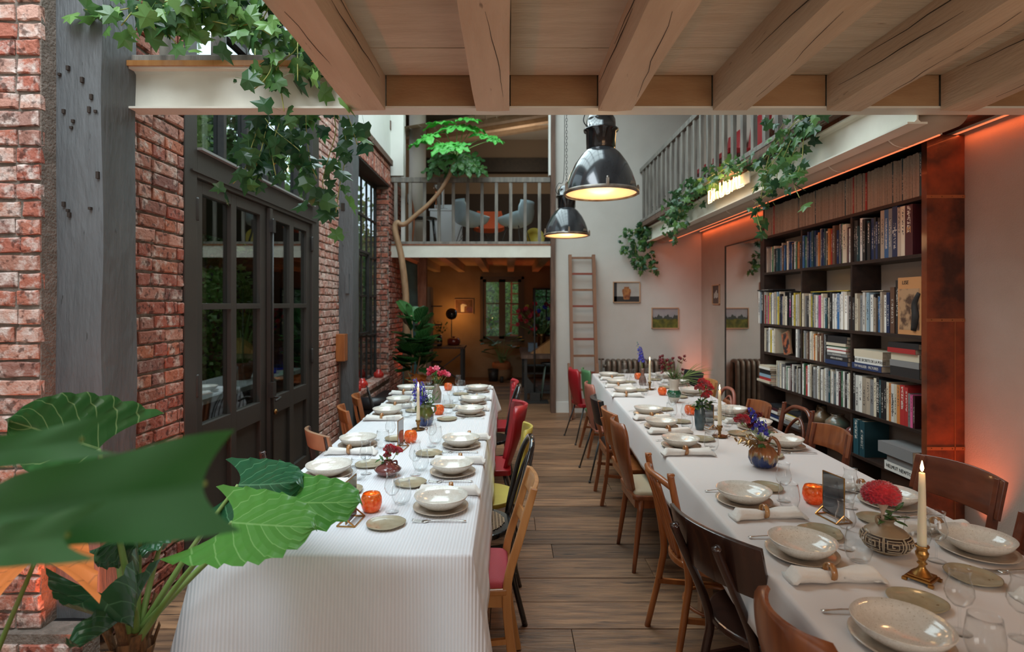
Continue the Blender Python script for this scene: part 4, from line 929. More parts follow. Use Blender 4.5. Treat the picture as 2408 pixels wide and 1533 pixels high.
def carnation(t, a, b, r_, m, seed=0, ball=False):
    bouquet_stem(t, a, b); q = MB(); c = V(b); rr = random.Random(seed)
    for i in range(110):
        d = V((rr.gauss(0, 1), rr.gauss(0, 1), abs(rr.gauss(0, .8)) if not ball else rr.gauss(.15, .8))).normalized(); x, y_, z_ = frame(d, V((rr.random(), rr.random(), .3))); k = r_*rr.uniform(.55, 1.12); wv = r_*.30
        q.add([c+d*k*.3, c+d*k+x*wv, c+d*(k*1.06), c+d*k-x*wv, c+d*k*.92+y_*wv*.8], [(0, 1, 2), (0, 2, 3), (0, 3, 4), (0, 4, 1)], False)
    q.build('flower', m, t); MB().lathe([(0, 0), (.006, .004), (.008, .016), (.003, .02)], 8, c=c-V((0, 0, .018))).build('calyx', stem_g, t)
def delphinium(t, a, b, n, m, seed=0, r_=.014):
    bouquet_stem(t, a, b, .0022); rr = random.Random(seed); a, b = V(a), V(b); q = MB()
    for i in range(n):
        s = .35+.65*i/n; c = a.lerp(b, s); an = i*2.4; d = V((math.cos(an), math.sin(an), .3)).normalized(); k = r_*(.85-.4*i/n); petals(q, c+d*r_*(1.1-.7*i/n), d, 5, k, k*.8, .35, 1, i)
    q.build('flower', m, t)
def sprig(t, a, b, n, m, ll=.03, lw=.012, seed=0, name='leaf_sprig'):
    rr = random.Random(seed); a, b = V(a), V(b); q = MB(); q.tube([a, a.lerp(b, .5)+V((0, 0, .006)), b], .0013, 5, 3)
    for i in range(n):
        c = a.lerp(b, .25+.75*i/n); d = ((b-a).normalized()*.5+V((rr.gauss(0, 1), rr.gauss(0, 1), rr.gauss(0, .5)))).normalized(); x, y_, z_ = frame(d)
        L_ = ll*rr.uniform(.7, 1.2); q.sheet(lambda u, v: c+d*L_*v+x*(u-.5)*lw*math.sin(PI*min(1, v*.92+.06))+y_*(-.006*v*v+.004*abs(u-.5)), 2, 4, .0005)
    q.build(name, m, t)
# maroon squat vase with carnation
vm = mat('maroon_glaze', (.10, .018, .02), .18, col2=(.20, .06, .05), ns=14, coat=.6)
t = vase('squat maroon glazed vase holding a red carnation', -.60, 2.74, wall_prof([(.0, 0), (.03, 0), (.055, .018), (.067, .034), (.050, .048), (.024, .062), (.018, .070), (.021, .076)]), vm, rib=.0)
q = MB(); q.tube([(.02, 0, .068), (.038, .01, .07), (.042, .012, .055), (.036, .01, .046)], .005, 8, 4); q.build('handle', vm, t)
carnation(t, (0, 0, .05), (.012, -.01, .125), .034, petal_red, 3); carnation(t, (0, 0, .05), (.045, .0, .118), .026, petal_red, 4); carnation(t, (0, 0, .05), (-.002, -.01, .10), .02, petal_red, 5)
sprig(t, (0, 0, .05), (-.035, -.01, .09), 6, flower_leaf, .035, .014, 4)
# green and blue vase with blue delphiniums
t = vase('green and blue drip-glazed vase with blue delphiniums', -.585, 3.88, wall_prof([(0, 0), (.045, 0), (.053, .03), (.057, .07), (.050, .105), (.040, .12), (.042, .145), (.050, .152)]), drip_mat('green_blue_glaze', (.10, .13, .03), (.12, .10, .03), (.01, .03, .14), 0, .15))
for s_ in (1, -1): q = MB(); q.tube([(s_*.042, 0, .135), (s_*.066, 0, .13), (s_*.07, 0, .105), (s_*.054, 0, .085)], .006, 8, 4); q.build('handle', MATS['green_blue_glaze'], t)
for i, (x, y, z, n) in enumerate(((-.075, -.02, .33, 22), (-.03, .0, .30, 20), (-.06, .03, .27, 16), (-.10, 0, .26, 14), (-.07, -.03, .20, 8))): delphinium(t, (0, 0, .10), (x, y, z), n, petal_blue, i, .020)
for i, (x, y, z) in enumerate(((.05, 0, .27), (.085, .02, .24), (.02, .02, .25), (.10, -.01, .20), (.06, -.03, .22), (-.02, -.04, .22))): sprig(t, (0, 0, .1), (x, y, z), 8, flower_leaf, .04, .010, i)
sprig(t, (0, 0, .1), (-.13, .05, .36), 3, flower_leaf, .06, .012, 9)
# grey bottle vase with crimson flowers
t = vase('grey-brown stoneware bottle vase with crimson and pink blooms', -.625, 4.78, wall_prof([(0, 0), (.035, 0), (.040, .02), (.041, .085), (.030, .115), (.022, .135), (.024, .162)]), mat('grey_glaze', (.22, .18, .13), .25, col2=(.36, .32, .27), ns=10, coat=.4))
for i, (x, y, z) in enumerate(((-.03, 0, .27), (.0, -.02, .29), (-.06, .01, .245), (.06, 0, .25), (.09, .01, .235), (.03, .02, .24), (-.05, -.02, .28))):
    bouquet_stem(t, (0, 0, .12), (x, y, z)); q = MB(); petals(q, (x, y, z), (x*3, -.6, .7), 6, .034, .030, .3, 2, i, .003); q.build('flower', petal_pink if i % 3 == 1 else petal_crim, t)
for i in range(5): sprig(t, (0, 0, .13), (.02*i-.03, .01*(i % 2), .21), 6, flower_leaf, .04, .01, i+20)
# brown bottle with blue delphinium, shelf-side table, far end
t = vase('slender brown bottle vase with a blue delphinium spike at the far end', 1.40, 5.79, wall_prof([(0, 0), (.034, 0), (.042, .03), (.036, .07), (.018, .11), (.015, .15), (.019, .175)]), mat('brown_bottle', (.22, .12, .09), .15, col2=(.12, .06, .05), ns=8, coat=.6))
delphinium(t, (0, 0, .15), (-.025, 0, .40), 34, petal_blue, 3, .022); delphinium(t, (0, 0, .15), (-.06, 0, .46), 12, petal_blue, 5, .016)
t = vase('clear grey glass bottle beside the slender brown vase', 1.465, 5.72, wall_prof([(0, 0), (.032, 0), (.036, .02), (.030, .09), (.014, .13), (.016, .175)]), glass_clear, name='bottle', cat='bottle')
# white vase with green circles
def circles_mat():
    m, N, L, b = new_mat('green_circle_glaze'); b.inputs['Roughness'].default_value = .2; b.inputs['Coat Weight'].default_value = .5
    tc = N.new('ShaderNodeTexCoord'); s = N.new('ShaderNodeSeparateXYZ'); L.new(tc.outputs['Object'], s.inputs[0])
    at = N.new('ShaderNodeMath'); at.operation = 'ARCTAN2'; L.new(s.outputs[1], at.inputs[0]); L.new(s.outputs[0], at.inputs[1])
    cx = N.new('ShaderNodeCombineXYZ'); a1 = N.new('ShaderNodeMath'); a1.operation = 'MULTIPLY'; a1.inputs[1].default_value = 8/(2*PI); L.new(at.outputs[0], a1.inputs[0]); L.new(a1.outputs[0], cx.inputs[0])
    z1 = N.new('ShaderNodeMath'); z1.operation = 'MULTIPLY_ADD'; z1.inputs[1].default_value = 1/.05; z1.inputs[2].default_value = .1; L.new(s.outputs[2], z1.inputs[0]); L.new(z1.outputs[0], cx.inputs[1])
    vo = N.new('ShaderNodeTexVoronoi'); vo.inputs['Scale'].default_value = 1; vo.inputs['Randomness'].default_value = .2; L.new(cx.outputs[0], vo.inputs['Vector'])
    sn = N.new('ShaderNodeMath'); sn.operation = 'MULTIPLY'; sn.inputs[1].default_value = 26; L.new(vo.outputs['Distance'], sn.inputs[0]); si = N.new('ShaderNodeMath'); si.operation = 'SINE'; L.new(sn.outputs[0], si.inputs[0])
    gt = N.new('ShaderNodeMath'); gt.operation = 'GREATER_THAN'; gt.inputs[1].default_value = .1; L.new(si.outputs[0], gt.inputs[0])
    m1 = N.new('ShaderNodeMix'); m1.data_type = 'RGBA'; m1.inputs[6].default_value = (.015, .16, .07, 1); m1.inputs[7].default_value = (.005, .02, .015, 1); L.new(gt.outputs[0], m1.inputs[0])
    lo = N.new('ShaderNodeMath'); lo.operation = 'COMPARE'; lo.inputs[1].default_value = .078; lo.inputs[2].default_value = .030; L.new(s.outputs[2], lo.inputs[0])
    m2 = N.new('ShaderNodeMix'); m2.data_type = 'RGBA'; L.new(lo.outputs[0], m2.inputs[0]); m2.inputs[6].default_value = (.52, .46, .38, 1); L.new(m1.outputs[2], m2.inputs[7]); L.new(m2.outputs[2], b.inputs['Base Color']); return m
t = vase('cream vase with a band of green circles, dark red blooms and a palm leaf', 1.427, 4.78, wall_prof([(0, 0), (.028, 0), (.045, .03), (.060, .07), (.058, .09), (.040, .115), (.036, .135), (.044, .185), (.049, .204)]), circles_mat())
for i in range(17):
    rr = random.Random(i); a = rr.uniform(-1.9, 1.1); z = rr.uniform(.27, .40); x = math.sin(a)*.11*(1 if a < 0 else .8); y = rr.uniform(-.04, .04)
    bouquet_stem(t, (0, 0, .18), (x, y, z)); q = MB(); petals(q, (x, y, z), (x, y-.02, .15), 7, .026, .010, .9, 2, i); petals(q, (x, y, z-.03), (x, y-.02, .1), 6, .024, .010, .5, 1, i+4); q.build('flower', petal_dark, t)
q = MB()
for i in range(12):
    a = rad(-6+i*6.5+3*math.sin(i*5)); L_ = .40-.016*abs(i-4)**1.25; d = V((math.cos(a), -.1, math.sin(a))); x, y_, z_ = frame(d, V((0, 1, 0))); b0 = V((.02+.006*i, 0, .21))
    q.sheet(lambda u, v: b0+d*L_*v*(.8)+x*(u-.5)*.0055*math.sin(PI*min(1, v*.9+.08))+V((0, 0, -.05*v*v)), 2, 6, .0006)
q.build('palm_leaf', stem_g, t); bouquet_stem(t, (0, 0, .17), (.06, 0, .24), .003)
for i in range(6): sprig(t, (0, 0, .18), (-.07+.03*i, -.02, .25+.01*(i % 3)), 5, flower_leaf, .04, .012, i+50)
for i in range(2): sprig(t, (0, 0, .18), (.12+.05*i, -.03, .18-.02*i), 8, flower_leaf, .06, .006, i+70)
# blue-grey bottle vase with red roses
t = vase('blue-grey bottle vase holding red roses beside a lit candle', 1.29, 3.74, wall_prof([(0, 0), (.026, 0), (.032, .03), (.036, .09), (.032, .13), (.022, .165), (.020, .180), (.024, .193)]), mat('blue_grey_glaze', (.045, .08, .10), .2, col2=(.07, .12, .14), ns=7, coat=.6))
for i, (x, y, z, k) in enumerate(((.0, 0, .275, .034), (.04, -.01, .30, .036), (.07, .01, .275, .030), (.02, .01, .32, .028), (.055, 0, .24, .03), (.03, -.02, .225, .028))): carnation(t, (0, 0, .16), (x, y, z), k, petal_red, i)
for i in range(6): sprig(t, (0, 0, .17), (-.05+.03*i, -.02, .15+.025*(i % 3)), 6, flower_leaf, .05, .025, i+90)
# pumpkin jug
jm = drip_mat('orange_blue_glaze', (.34, .13, .05), (.30, .20, .08), (.008, .025, .11), .0, .13)
t = vase('ribbed jug with orange glaze over blue, holding mixed flowers', 1.324, 2.88, wall_prof([(0, 0), (.038, 0), (.060, .015), (.073, .045), (.070, .080), (.050, .108), (.030, .118), (.032, .138), (.036, .142)]), jm, name='jug', rib=.10, seg=72)
q = MB(); q.tube([(.025, -.01, .132), (.032, -.02, .158), (.052, -.03, .15), (.068, -.034, .11), (.066, -.03, .07)], [.007, .008, .009, .009, .007], 10, 5); q.build('handle', jm, t)
carnation(t, (0, 0, .12), (-.115, -.01, .24), .040, petal_red, 8); delphinium(t, (0, 0, .12), (-.075, -.02, .31), 26, petal_blue, 2, .020); delphinium(t, (0, 0, .12), (-.012, -.03, .25), 14, petal_blue, 12, .018)
for i in range(7): rr = random.Random(i+3); x, z = rr.uniform(-.09, .0), rr.uniform(.20, .28); bouquet_stem(t, (0, 0, .12), (x, .01, z)); q = MB(); petals(q, (x, 0, z), (x, -.05, .1), 7, .024, .010, .7, 2, i); q.build('flower', petal_dark, t)
for i in range(7): sprig(t, (-.01, 0, .13), (-.15+.03*(i % 4), -.04+.02*i, .17-.025*(i % 3)), 7, petal_gold, .042, .016, i+33, 'gold_sprig')
sprig(t, (0, 0, .13), (-.03, -.05, .13), 3, flower_leaf, .05, .025, 2); sprig(t, (0, 0, .13), (.05, 0, .19), 4, flower_leaf, .03, .015, 3)
# carved clay vase with red cockscomb
cm_ = mat('tan_carved_clay', (.30, .22, .14), .5, col2=(.24, .17, .10), ns=20); cdk = mat('dark_carving', (.035, .02, .014), .6); cwh = mat('cream_line', (.50, .42, .30), .5)
VP_ = [(0, 0), (.034, 0), (.062, .016), (.077, .042), (.076, .056), (.055, .080), (.026, .094), (.021, .102), (.023, .112), (.030, .118)]
t = vase('round tan clay vase carved with dark square spirals, holding a red cockscomb', 1.293, 1.895, wall_prof(VP_), cm_)
def on_vase(ang, z, e=.0006):
    for (r0, z0), (r1, z1) in zip(VP_, VP_[1:]):
        if z0 <= z <= z1 and z1 > z0: rr_ = r0+(r1-r0)*(z-z0)/(z1-z0); break
    else: rr_ = .07
    return V((math.cos(ang)*(rr_+e), math.sin(ang)*(rr_+e), z))
SPI = [(-1, -1), (1, -1), (1, 1), (-1, 1), (-1, -.45), (.45, -.45), (.45, .5), (-.4, .5), (-.4, .0), (0, .0)]
for k in range(7):
    a0 = -PI/2-.25+k*2*PI/7; q = MB()
    q.sheet(lambda u, v: on_vase(a0+(u-.5)*.80, .022+v*.046, .0004), 6, 6, .0008); q.build('dark_panel', cdk, t)
    pts = []
    for (x0, y0), (x1, y1) in zip(SPI, SPI[1:]):
        for j in range(6): f = j/6; pts.append(on_vase(a0+(x0+(x1-x0)*f)*.30, .045+(y0+(y1-y0)*f)*.018, .0012))
    q = MB(); q.tube(pts, .0016, 6); q.build('spiral_line', cwh, t)
    q = MB()
    for z in (.020, .070): q.tube([on_vase(a0+(u/6-.5)*.9, z, .001) for u in range(7)], .0013, 5)
    for sx in (-.42, .42): q.tube([on_vase(a0+sx, .020+.05*j/5, .001) for j in range(6)], .0013, 5)
    q.build('border_line', cwh, t)
q = MB(); q.tube([(-.024, 0, .092), (-.034, 0, .105), (-.034, 0, .122), (-.024, 0, .118)], .004, 8, 4); q.build('lug_handle', cm_, t)
def cockscomb(t, c, r_, m):
    q = MB(); n1, n2 = 90, 44; c = V(c); vs = []
    for j in range(n2+1):
        th = PI*.68*j/n2
        for i in range(n1):
            a = 2*PI*i/n1; d = V((math.sin(th)*math.cos(a), math.sin(th)*math.sin(a), math.cos(th))); k = 1+.09*math.sin(22*mn.noise(d*6)+3)+.05*math.sin(50*mn.noise(d*9))
            vs.append(c+V((d.x*r_*1.18, d.y*r_*.95, d.z*r_*.85))*k)
    q.add(vs, [(j*n1+i, (j+1)*n1+i, (j+1)*n1+(i+1) % n1, j*n1+(i+1) % n1) for j in range(n2) for i in range(n1)], True); q.build('flower_head', m, t)
cockscomb(t, (-.018, 0, .198), .050, petal_red); q = MB(); q.lathe([(.004, .10), (.006, .14), (.018, .165), (.036, .182)], 14, c=(-.012, 0, 0)); q.build('stem', mat('pale_pink_stem', (.62, .45, .34), .6), t)
for i, (x, y, z) in enumerate(((.045, -.02, .125), (.055, 0, .155), (.02, -.04, .115), (.04, .02, .13))): sprig(t, (0, 0, .115), (x, y, z), 2, flower_leaf, .05, .022, i+7)
# ================================================================ CHAIRS
def sweep(q, pts, w_, d_, side=V((1, 0, 0)), sm=5):
    """rectangular bar swept along pts; w_ along side, d_ across"""
    P = spline(pts, sm) if len(pts) > 2 else [V(p) for p in pts]; n = len(P); vs = []; side = V(side)
    for i, p in enumerate(P):
        d = (P[min(i+1, n-1)]-P[max(i-1, 0)]).normalized(); s = (side-d*side.dot(d)).normalized(); k = d.cross(s); t = i/(n-1)
        ww = w_ if not hasattr(w_, '__len__') else w_[0]+(w_[1]-w_[0])*t; dd = d_ if not hasattr(d_, '__len__') else d_[0]+(d_[1]-d_[0])*t
        for a, b in ((-1, -1), (1, -1), (1, 1), (-1, 1)): vs.append(p+s*a*ww/2+k*b*dd/2)
    fs = [(i*4+j, i*4+(j+1) % 4, (i+1)*4+(j+1) % 4, (i+1)*4+j) for i in range(n-1) for j in range(4)]+[(3, 2, 1, 0), tuple((n-1)*4+j for j in range(4))]
    q.add(vs, fs)
def seat_poly(kind, w_, d_):
    if kind == 'round': return [(math.cos(a)*w_/2, math.sin(a)*d_/2) for a in [2*PI*i/36 for i in range(36)]]
    k = .88; r_ = .035; pts = []
    for (cx, cy, a0) in ((w_/2-r_, d_/2-r_, 0), (-w_/2+r_, d_/2-r_, 90), (-w_/2*k+r_, -d_/2+r_, 180), (w_/2*k-r_, -d_/2+r_, 270)):
        for j in range(6): a = rad(a0+j*18); pts.append((cx+r_*math.cos(a), cy+r_*math.sin(a)))
    return pts
def chair(label, x, y, deg, wood, back, zt=.82, legs='square', legm=None, seat='trap', seatm=None, sth=.028, w_=.42, d_=.42, sz=.45, pad=None, stretch=True, backm=None, lean=.07, name='dining_chair', flare=.02, inset=1.0):
    t = T(name, label, 'chair', (x, y, 0), rad(deg), 'chairs at the long tables'); legm = legm or wood; seatm = seatm or wood; backm = backm or wood
    yb = -d_/2+.02; hw = w_/2*.86
    P = seat_poly(seat, w_, d_); q = MB(); q.prism(P, lambda p: (p[0], p[1], sz-sth), lambda p: (p[0], p[1], sz)); st_o = q.build('seat', seatm, t, bevel=.007 if sth > .02 else .003)
    if pad:
        q = MB(); PP = [(a*.93, b*.93) for a, b in P]; n = len(PP); vs = []
        for k, (s_, z_) in enumerate(((1, 0), (1, .012), (.95, .022), (.75, .028), (.3, .031))): vs += [(a*s_, b*s_, sz+z_) for a, b in PP]
        q.add(vs, [(k*n+i, k*n+(i+1) % n, (k+1)*n+(i+1) % n, (k+1)*n+i) for k in range(4) for i in range(n)]+[tuple(4*n+i for i in range(n))], True); q.build('seat_pad', pad, st_o)
    if legs in ('square', 'taper') and back.get('t') not in ('ply', 'shell'):
        for s_ in (-1, 1):
            q = MB(); ww = (.034, .026) if legs == 'square' else (.026, .024)
            sweep(q, [(s_*(hw-.01), yb-.05, 0), (s_*(hw-.012), yb-.01, .25), (s_*(hw-.012), yb, .46), (s_*(hw-.018), yb-lean*.5, .66), (s_*(hw-.024), yb-lean, zt-back.get('drop', 0))], .026, (.04, .03) if legs == 'square' else (.03, .024)); q.build('back_post', backm if back.get('pm') else wood, t, bevel=.005)
    if legs == 'bent' and back.get('t') not in ('ply', 'shell', 'hoop'):
        for s_ in (-1, 1): q = MB(); q.tube([(s_*(hw*inset+.02), yb-.07, 0), (s_*(hw*inset-.005), yb-.01, .3), (s_*(hw*inset-.01), yb, .46), (s_*(hw*inset-.012), yb-lean-(.055 if inset < 1 else 0), zt-.01-back.get('drop', 0)), (s_*(hw*inset-.012), yb-lean-(.06 if inset < 1 else 0), zt+.015-back.get('drop', 0))], [.014, .016, .017, .015, .017], 12, 5); q.build('back_post', wood, t)
    # front legs (and back legs where no post runs down)
    sides = [(-1, 1), (1, 1)]
    if back.get('t') in ('ply', 'shell') or legs == 'metal': sides += [(-1, -1), (1, -1)]
    for sx, sy in sides:
        q = MB(); a = V((sx*(w_/2-.045), (d_/2-.05)*sy, sz-sth)); b = V((sx*(w_/2-.03+flare), (d_/2-.04+flare*(1 if sy > 0 else 2.2))*sy, 0))
        if legs == 'metal': q.tube([a, b], [.010, .007], 10); q.lathe([(.010, 0), (.011, .004), (.009, .02)], 10, c=b, close=True)
        elif legs in ('bent', 'round'): q.tube([a, a.lerp(b, .5), b], [.019, .017, .012], 12, 3)
        else: sweep(q, [a, b], (.036, .024), (.036, .024))
        q.build('leg', legm, t, bevel=.003 if legs in ('square', 'taper') else 0)
    if legs in ('square', 'taper', 'round'):
        q = MB()
        for s_ in (-1, 1): q.bar((s_*(w_/2-.045), d_/2-.06, sz-sth-.025), (s_*(hw-.015), yb, sz-sth-.025), .018, .05, V((0, 0, 1)))
        q.bar((-(w_/2-.045), d_/2-.05, sz-sth-.025), ((w_/2-.045), d_/2-.05, sz-sth-.025), .05, .018, V((0, 0, 1))) if 0 else q.obox((0, d_/2-.05, sz-sth-.024), (w_/2-.045, 0, 0), (0, .009, 0), (0, 0, .024))
        q.obox((0, yb, sz-sth-.024), (hw-.015, 0, 0), (0, .009, 0), (0, 0, .024)); q.build('apron', wood, t)
    if stretch and legs in ('square', 'taper', 'bent'):
        for s_ in (-1, 1): q = MB(); q.bar((s_*(w_/2-.035), d_/2-.05, .20), (s_*(hw-.008), yb-.03, .24), .016, .022); q.build('stretcher', wood, t)
    if legs == 'bent':
        q = MB(); q.tube([((w_/2-.07)*math.cos(a), (d_/2-.07)*math.sin(a), .22) for a in [2*PI*i/24 for i in range(25)]], .008, 8, cap=False); q.build('ring_stretcher', wood, t)
    k = back['t']; bw = hw-.02
    cur = back.get('cur', .045)
    def band(z0, z1, ww, th, m, nm, yo=0, crown=0, y0=None):
        def f(u, v):
            s = (u-.5)*2; z = z0+(z1-z0)*v+crown*(1-s*s)*v; fr_ = (z-sz)/(zt-sz); return (s*ww, (yb-lean*fr_+yo)-cur*(1-s*s)+(cur if yo else 0)*0, z)
        q = MB(); q.sheet(f, 12, 4, th); q.build(nm, m, t, bevel=.003)
    if k == 'band':
        band(zt-back.get('h', .14), zt, bw+back.get('ov', .02), .016, backm, 'back_rest', .012, back.get('crown', .012))
        if back.get('splat'):
            q = MB(); q.bar((0, yb-.0, sz), (0, yb-lean-cur*.8, zt-.05), .012, .04, V((0, 1, 0))); q.build('splat', wood, t)
        if back.get('mid'): band(zt-.30, zt-.25, bw, .012, wood, 'mid_rail', .0)
    if k == 'slats':
        band(zt-back.get('h', .08), zt+.0, bw+.012, .02, backm, 'top_rail', .0, .008); band(sz+.10, sz+.135, bw, .014, wood, 'lower_rail', 0)
        n = back.get('n', 3)
        for i in range(n):
            s = (i+1)/(n+1)*2-1; q = MB(); yy = -cur*(1-s*s); sweep(q, [(s*bw, yb-.01+yy-.0*lean, sz+.12), (s*bw, yb-lean*.5+yy, .63), (s*bw, yb-lean*.85+yy, zt-.06)], .028, .010); q.build('slat', wood, t)
    if k == 'rails':
        band(zt-.085, zt, bw+.0, .018, wood, 'top_rail', 0); band(zt-.22, zt-.17, bw, .014, wood, 'back_rail', 0)
    if k == 'pad':
        z0 = zt-.20; band(z0, zt, bw+.03, .03, backm, 'back_rest', .02)
    if k == 'spindle':
        q = MB(); pts = [(-bw-.005, yb-lean, zt-.03)]+[(s*bw, yb-lean-cur*(1-s*s), zt-.02+.01*(1-s*s)) for s in (-.6, 0, .6)]+[(bw+.005, yb-lean, zt-.03)]; q.tube(pts, .015, 12, 5); q.build('top_rail', wood, t)
        for s in (-.45, -.15, .15, .45): q = MB(); q.tube([(s*bw*.6, yb+.005, sz), (s*bw*1.0, yb-.03-cur*.3, .62), (s*bw*1.3, yb-lean-cur*.8, zt-.03)], .009, 10, 5); q.build('spindle', wood, t)
    if k in ('hoop', 'hoop2'):
        if k == 'hoop':
            pts = [(-hw-.01, yb-.07, 0), (-hw, yb, .3), (-hw+.0, yb-.005, .46), (-hw+.005, yb-lean*.6, zt-.16), (-hw*.62, yb-lean, zt-.03), (0, yb-lean-.01, zt), (hw*.62, yb-lean, zt-.03), (hw-.005, yb-lean*.6, zt-.16), (hw, yb-.005, .46), (hw, yb, .3), (hw+.01, yb-.07, 0)]
            q = MB(); q.tube(pts, .0145, 12, 6); q.build('back_hoop', wood, t); z1 = zt-.07; bb = hw*.60
        else:
            q = MB(); q.tube([(-hw+.012, yb-lean, zt-.05), (-hw*.5, yb-lean-.02, zt+.005), (0, yb-lean-.025, zt+.015), (hw*.5, yb-lean-.02, zt+.005), (hw-.012, yb-lean, zt-.05)], .014, 12, 5); q.build('top_rail', wood, t); z1 = zt-.06; bb = hw*.6
        q = MB(); q.tube([(-bb*.8, yb, sz-.01), (-bb, yb-lean*.4, sz+.14), (-bb*.85, yb-lean*.85, z1-.08), (0, yb-lean-.012, z1), (bb*.85, yb-lean*.85, z1-.08), (bb, yb-lean*.4, sz+.14), (bb*.8, yb, sz-.01)], .0105, 10, 6); q.build('inner_hoop', wood, t)
        if back.get('fill'):
            q = MB(); q.sheet(lambda u, v: ((u-.5)*2*bb*.9*math.sin(PI*(.30+.42*v)) if v < .9 else (u-.5)*2*bb*.55, yb-lean*(.3+.6*v), sz+.08+(z1-.03-sz-.08)*v), 6, 8, .006); q.build('back_rest', back['fill'], t)
    if k in ('ply', 'shell'):
        top, bot, zb, cu = back.get('top', .40), back.get('bot', .26), back.get('zb', sz-.02), back.get('c', .05)
        def f(u, v):
            s = (u-.5)*2; rnd = back.get('rnd', .35); wv = bot+(top-bot)*math.sin(min(1, v*1.25)*PI/2)
            if v > 1-rnd*.6: q_ = (v-(1-rnd*.6))/(rnd*.6); wv *= math.sqrt(max(.001, 1-q_**2.4*back.get('rt', .55)))
            z = zb+(zt-zb)*v; return (s*wv/2, yb-.01-lean*v**1.2-.02*math.sin(v*PI)+cu*(s*s)*(.4+.6*v), z)
        q = MB(); q.sheet(f, 12, 14, back.get('th', .012)); br_o = q.build('back_rest', backm, t, bevel=0)
        if back.get('pad'):
            q = MB(); q.sheet(lambda u, v: tuple(V(f(.5+(u-.5)*.72*math.sqrt(max(.02, 1-(2*v-1)**2)), .42+v*.52))+V((0, .016, 0))), 8, 10, .016); q.build('back_pad', back['pad'], br_o)
        if back.get('screw'):
            for s_ in (-1, 1): q = MB(); q.lathe([(0, 0), (.011, .0), (.011, .004), (.006, .008), (0, .009)], 14, c=f(.5+s_*.36, .30), ax=(0, -1, 0)); q.build('chrome_screw', chrome, br_o)
            q = MB()
            for s_ in (-1, 1): q.tube([(s_*.13, yb-.03, .58), (s_*.14, yb-.02, .5), (s_*.15, yb+.02, sz-.02), (s_*.17, d_/2-.08, sz-.035)], .010, 10, 4)
            q.build('back_tube', chrome, t)
        elif back.get('struts'):
            for s_ in (-1, 1): q = MB(); q.tube([(s_*bot*.42, yb-.035, .62), (s_*(hw-.04), yb-.0, sz-.02)], .009, 8); q.build('back_strut', legm, t)
    return t
A = 'at the shelf-side table'; B = 'at the brick-side table'
# aisle side of the shelf-side table, near to far
chair('orange-brown plywood chair with a chrome screw, lowest on the aisle side '+A, .93, 1.40, -84, w_teak, dict(t='ply', top=.38, bot=.26, zb=.52, screw=1, c=.06, th=.011), zt=.83, legs='metal', legm=chrome, seatm=w_teak, sth=.012)
chair('near-black bistro chair with a wide curved back and round seat '+A, .965, 2.04, -68, w_dark, dict(t='band', h=.18, ov=.05, cur=.055, crown=.006, drop=.05), zt=.83, legs='bent', seat='round', w_=.44, d_=.43, lean=.09, inset=.62)
chair('orange bentwood chair with four thin spindles and knobbed posts '+A, .955, 2.56, -88, w_orange, dict(t='spindle'), zt=.84, legs='bent', seat='round')
chair('tall teak plywood chair with a cream seat pad '+A, .95, 3.50, -88, w_teak, dict(t='ply', top=.40, bot=.22, zb=.43, pad=cream_vinyl, c=.045, th=.014), zt=.87, legs='round', pad=cream_vinyl, lean=.10)
chair('orange beech chair with a broad curved back band '+A, .99, 4.03, -88, w_orange, dict(t='band', h=.24, ov=.03, cur=.06, splat=1), zt=.83, legs='round', legm=w_orange)
chair('black vinyl chair on a slim teak frame '+A, .975, 4.56, -90, w_teak, dict(t='pad', cur=.05), zt=.83, legs='taper', backm=black_vinyl, pad=black_vinyl, flare=.0)
chair('rose-brown plywood chair on black metal legs '+A, .985, 5.20, -86, w_rose, dict(t='ply', top=.38, bot=.24, struts=1), zt=.86, legs='metal', legm=black_steel, seatm=w_rose, sth=.014, flare=.05)
chair('green painted chair with wooden legs '+A, 1.06, 5.98, -86, w_teak, dict(t='ply', top=.38, bot=.28, rnd=.2, rt=.2), zt=.90, legs='taper', seatm=green_paint, backm=green_paint, flare=.04)
chair('red upholstered chair on black metal legs, farthest on the aisle side '+A, .99, 6.55, -80, red_vinyl, dict(t='ply', top=.40, bot=.30, th=.03), zt=.84, legs='metal', legm=black_steel, seatm=red_vinyl, sth=.04, flare=.05)
# shelf side of the shelf-side table
chair('red-brown chair lowest by the shelves '+A, 1.60, 1.86, 88, w_redbrown, dict(t='band', h=.13), zt=.84, legs='square', lean=.09)
chair('large dark red-brown chair by the rusty panel '+A, 1.74, 2.45, 97, w_redbrown, dict(t='band', h=.16, ov=.035, cur=.04), zt=.87, legs='square', w_=.47, lean=.10)
chair('red-brown chair in front of the clay pots '+A, 1.69, 3.32, 93, w_redbrown, dict(t='band', h=.13, mid=1, ov=.02), zt=.85, legs='square', backm=w_teak)
chair('red-brown bentwood chair with an inner loop beside the stacked books '+A, 1.75, 3.84, 93, w_redbrown, dict(t='hoop2'), zt=.86, legs='bent', seat='round')
chair('orange-brown slatted chair before the radiator reflection '+A, 1.70, 4.32, 92, w_teak, dict(t='slats', n=3, h=.10), zt=.83, legs='square')
chair('rose bentwood chair with a rounded hoop back '+A, 1.72, 4.98, 92, w_rose, dict(t='hoop', fill=w_teak), zt=.84, legs='bent', seat='round')
chair('honey beech chair with a single wide slat '+A, 1.77, 5.58, 92, w_honey, dict(t='slats', n=1, h=.075), zt=.83, legs='square')
chair('black vinyl chair beside the palm leaf, far corner '+A, 1.83, 6.15, 100, w_teak, dict(t='pad'), zt=.85, legs='taper', backm=black_vinyl, pad=black_vinyl)
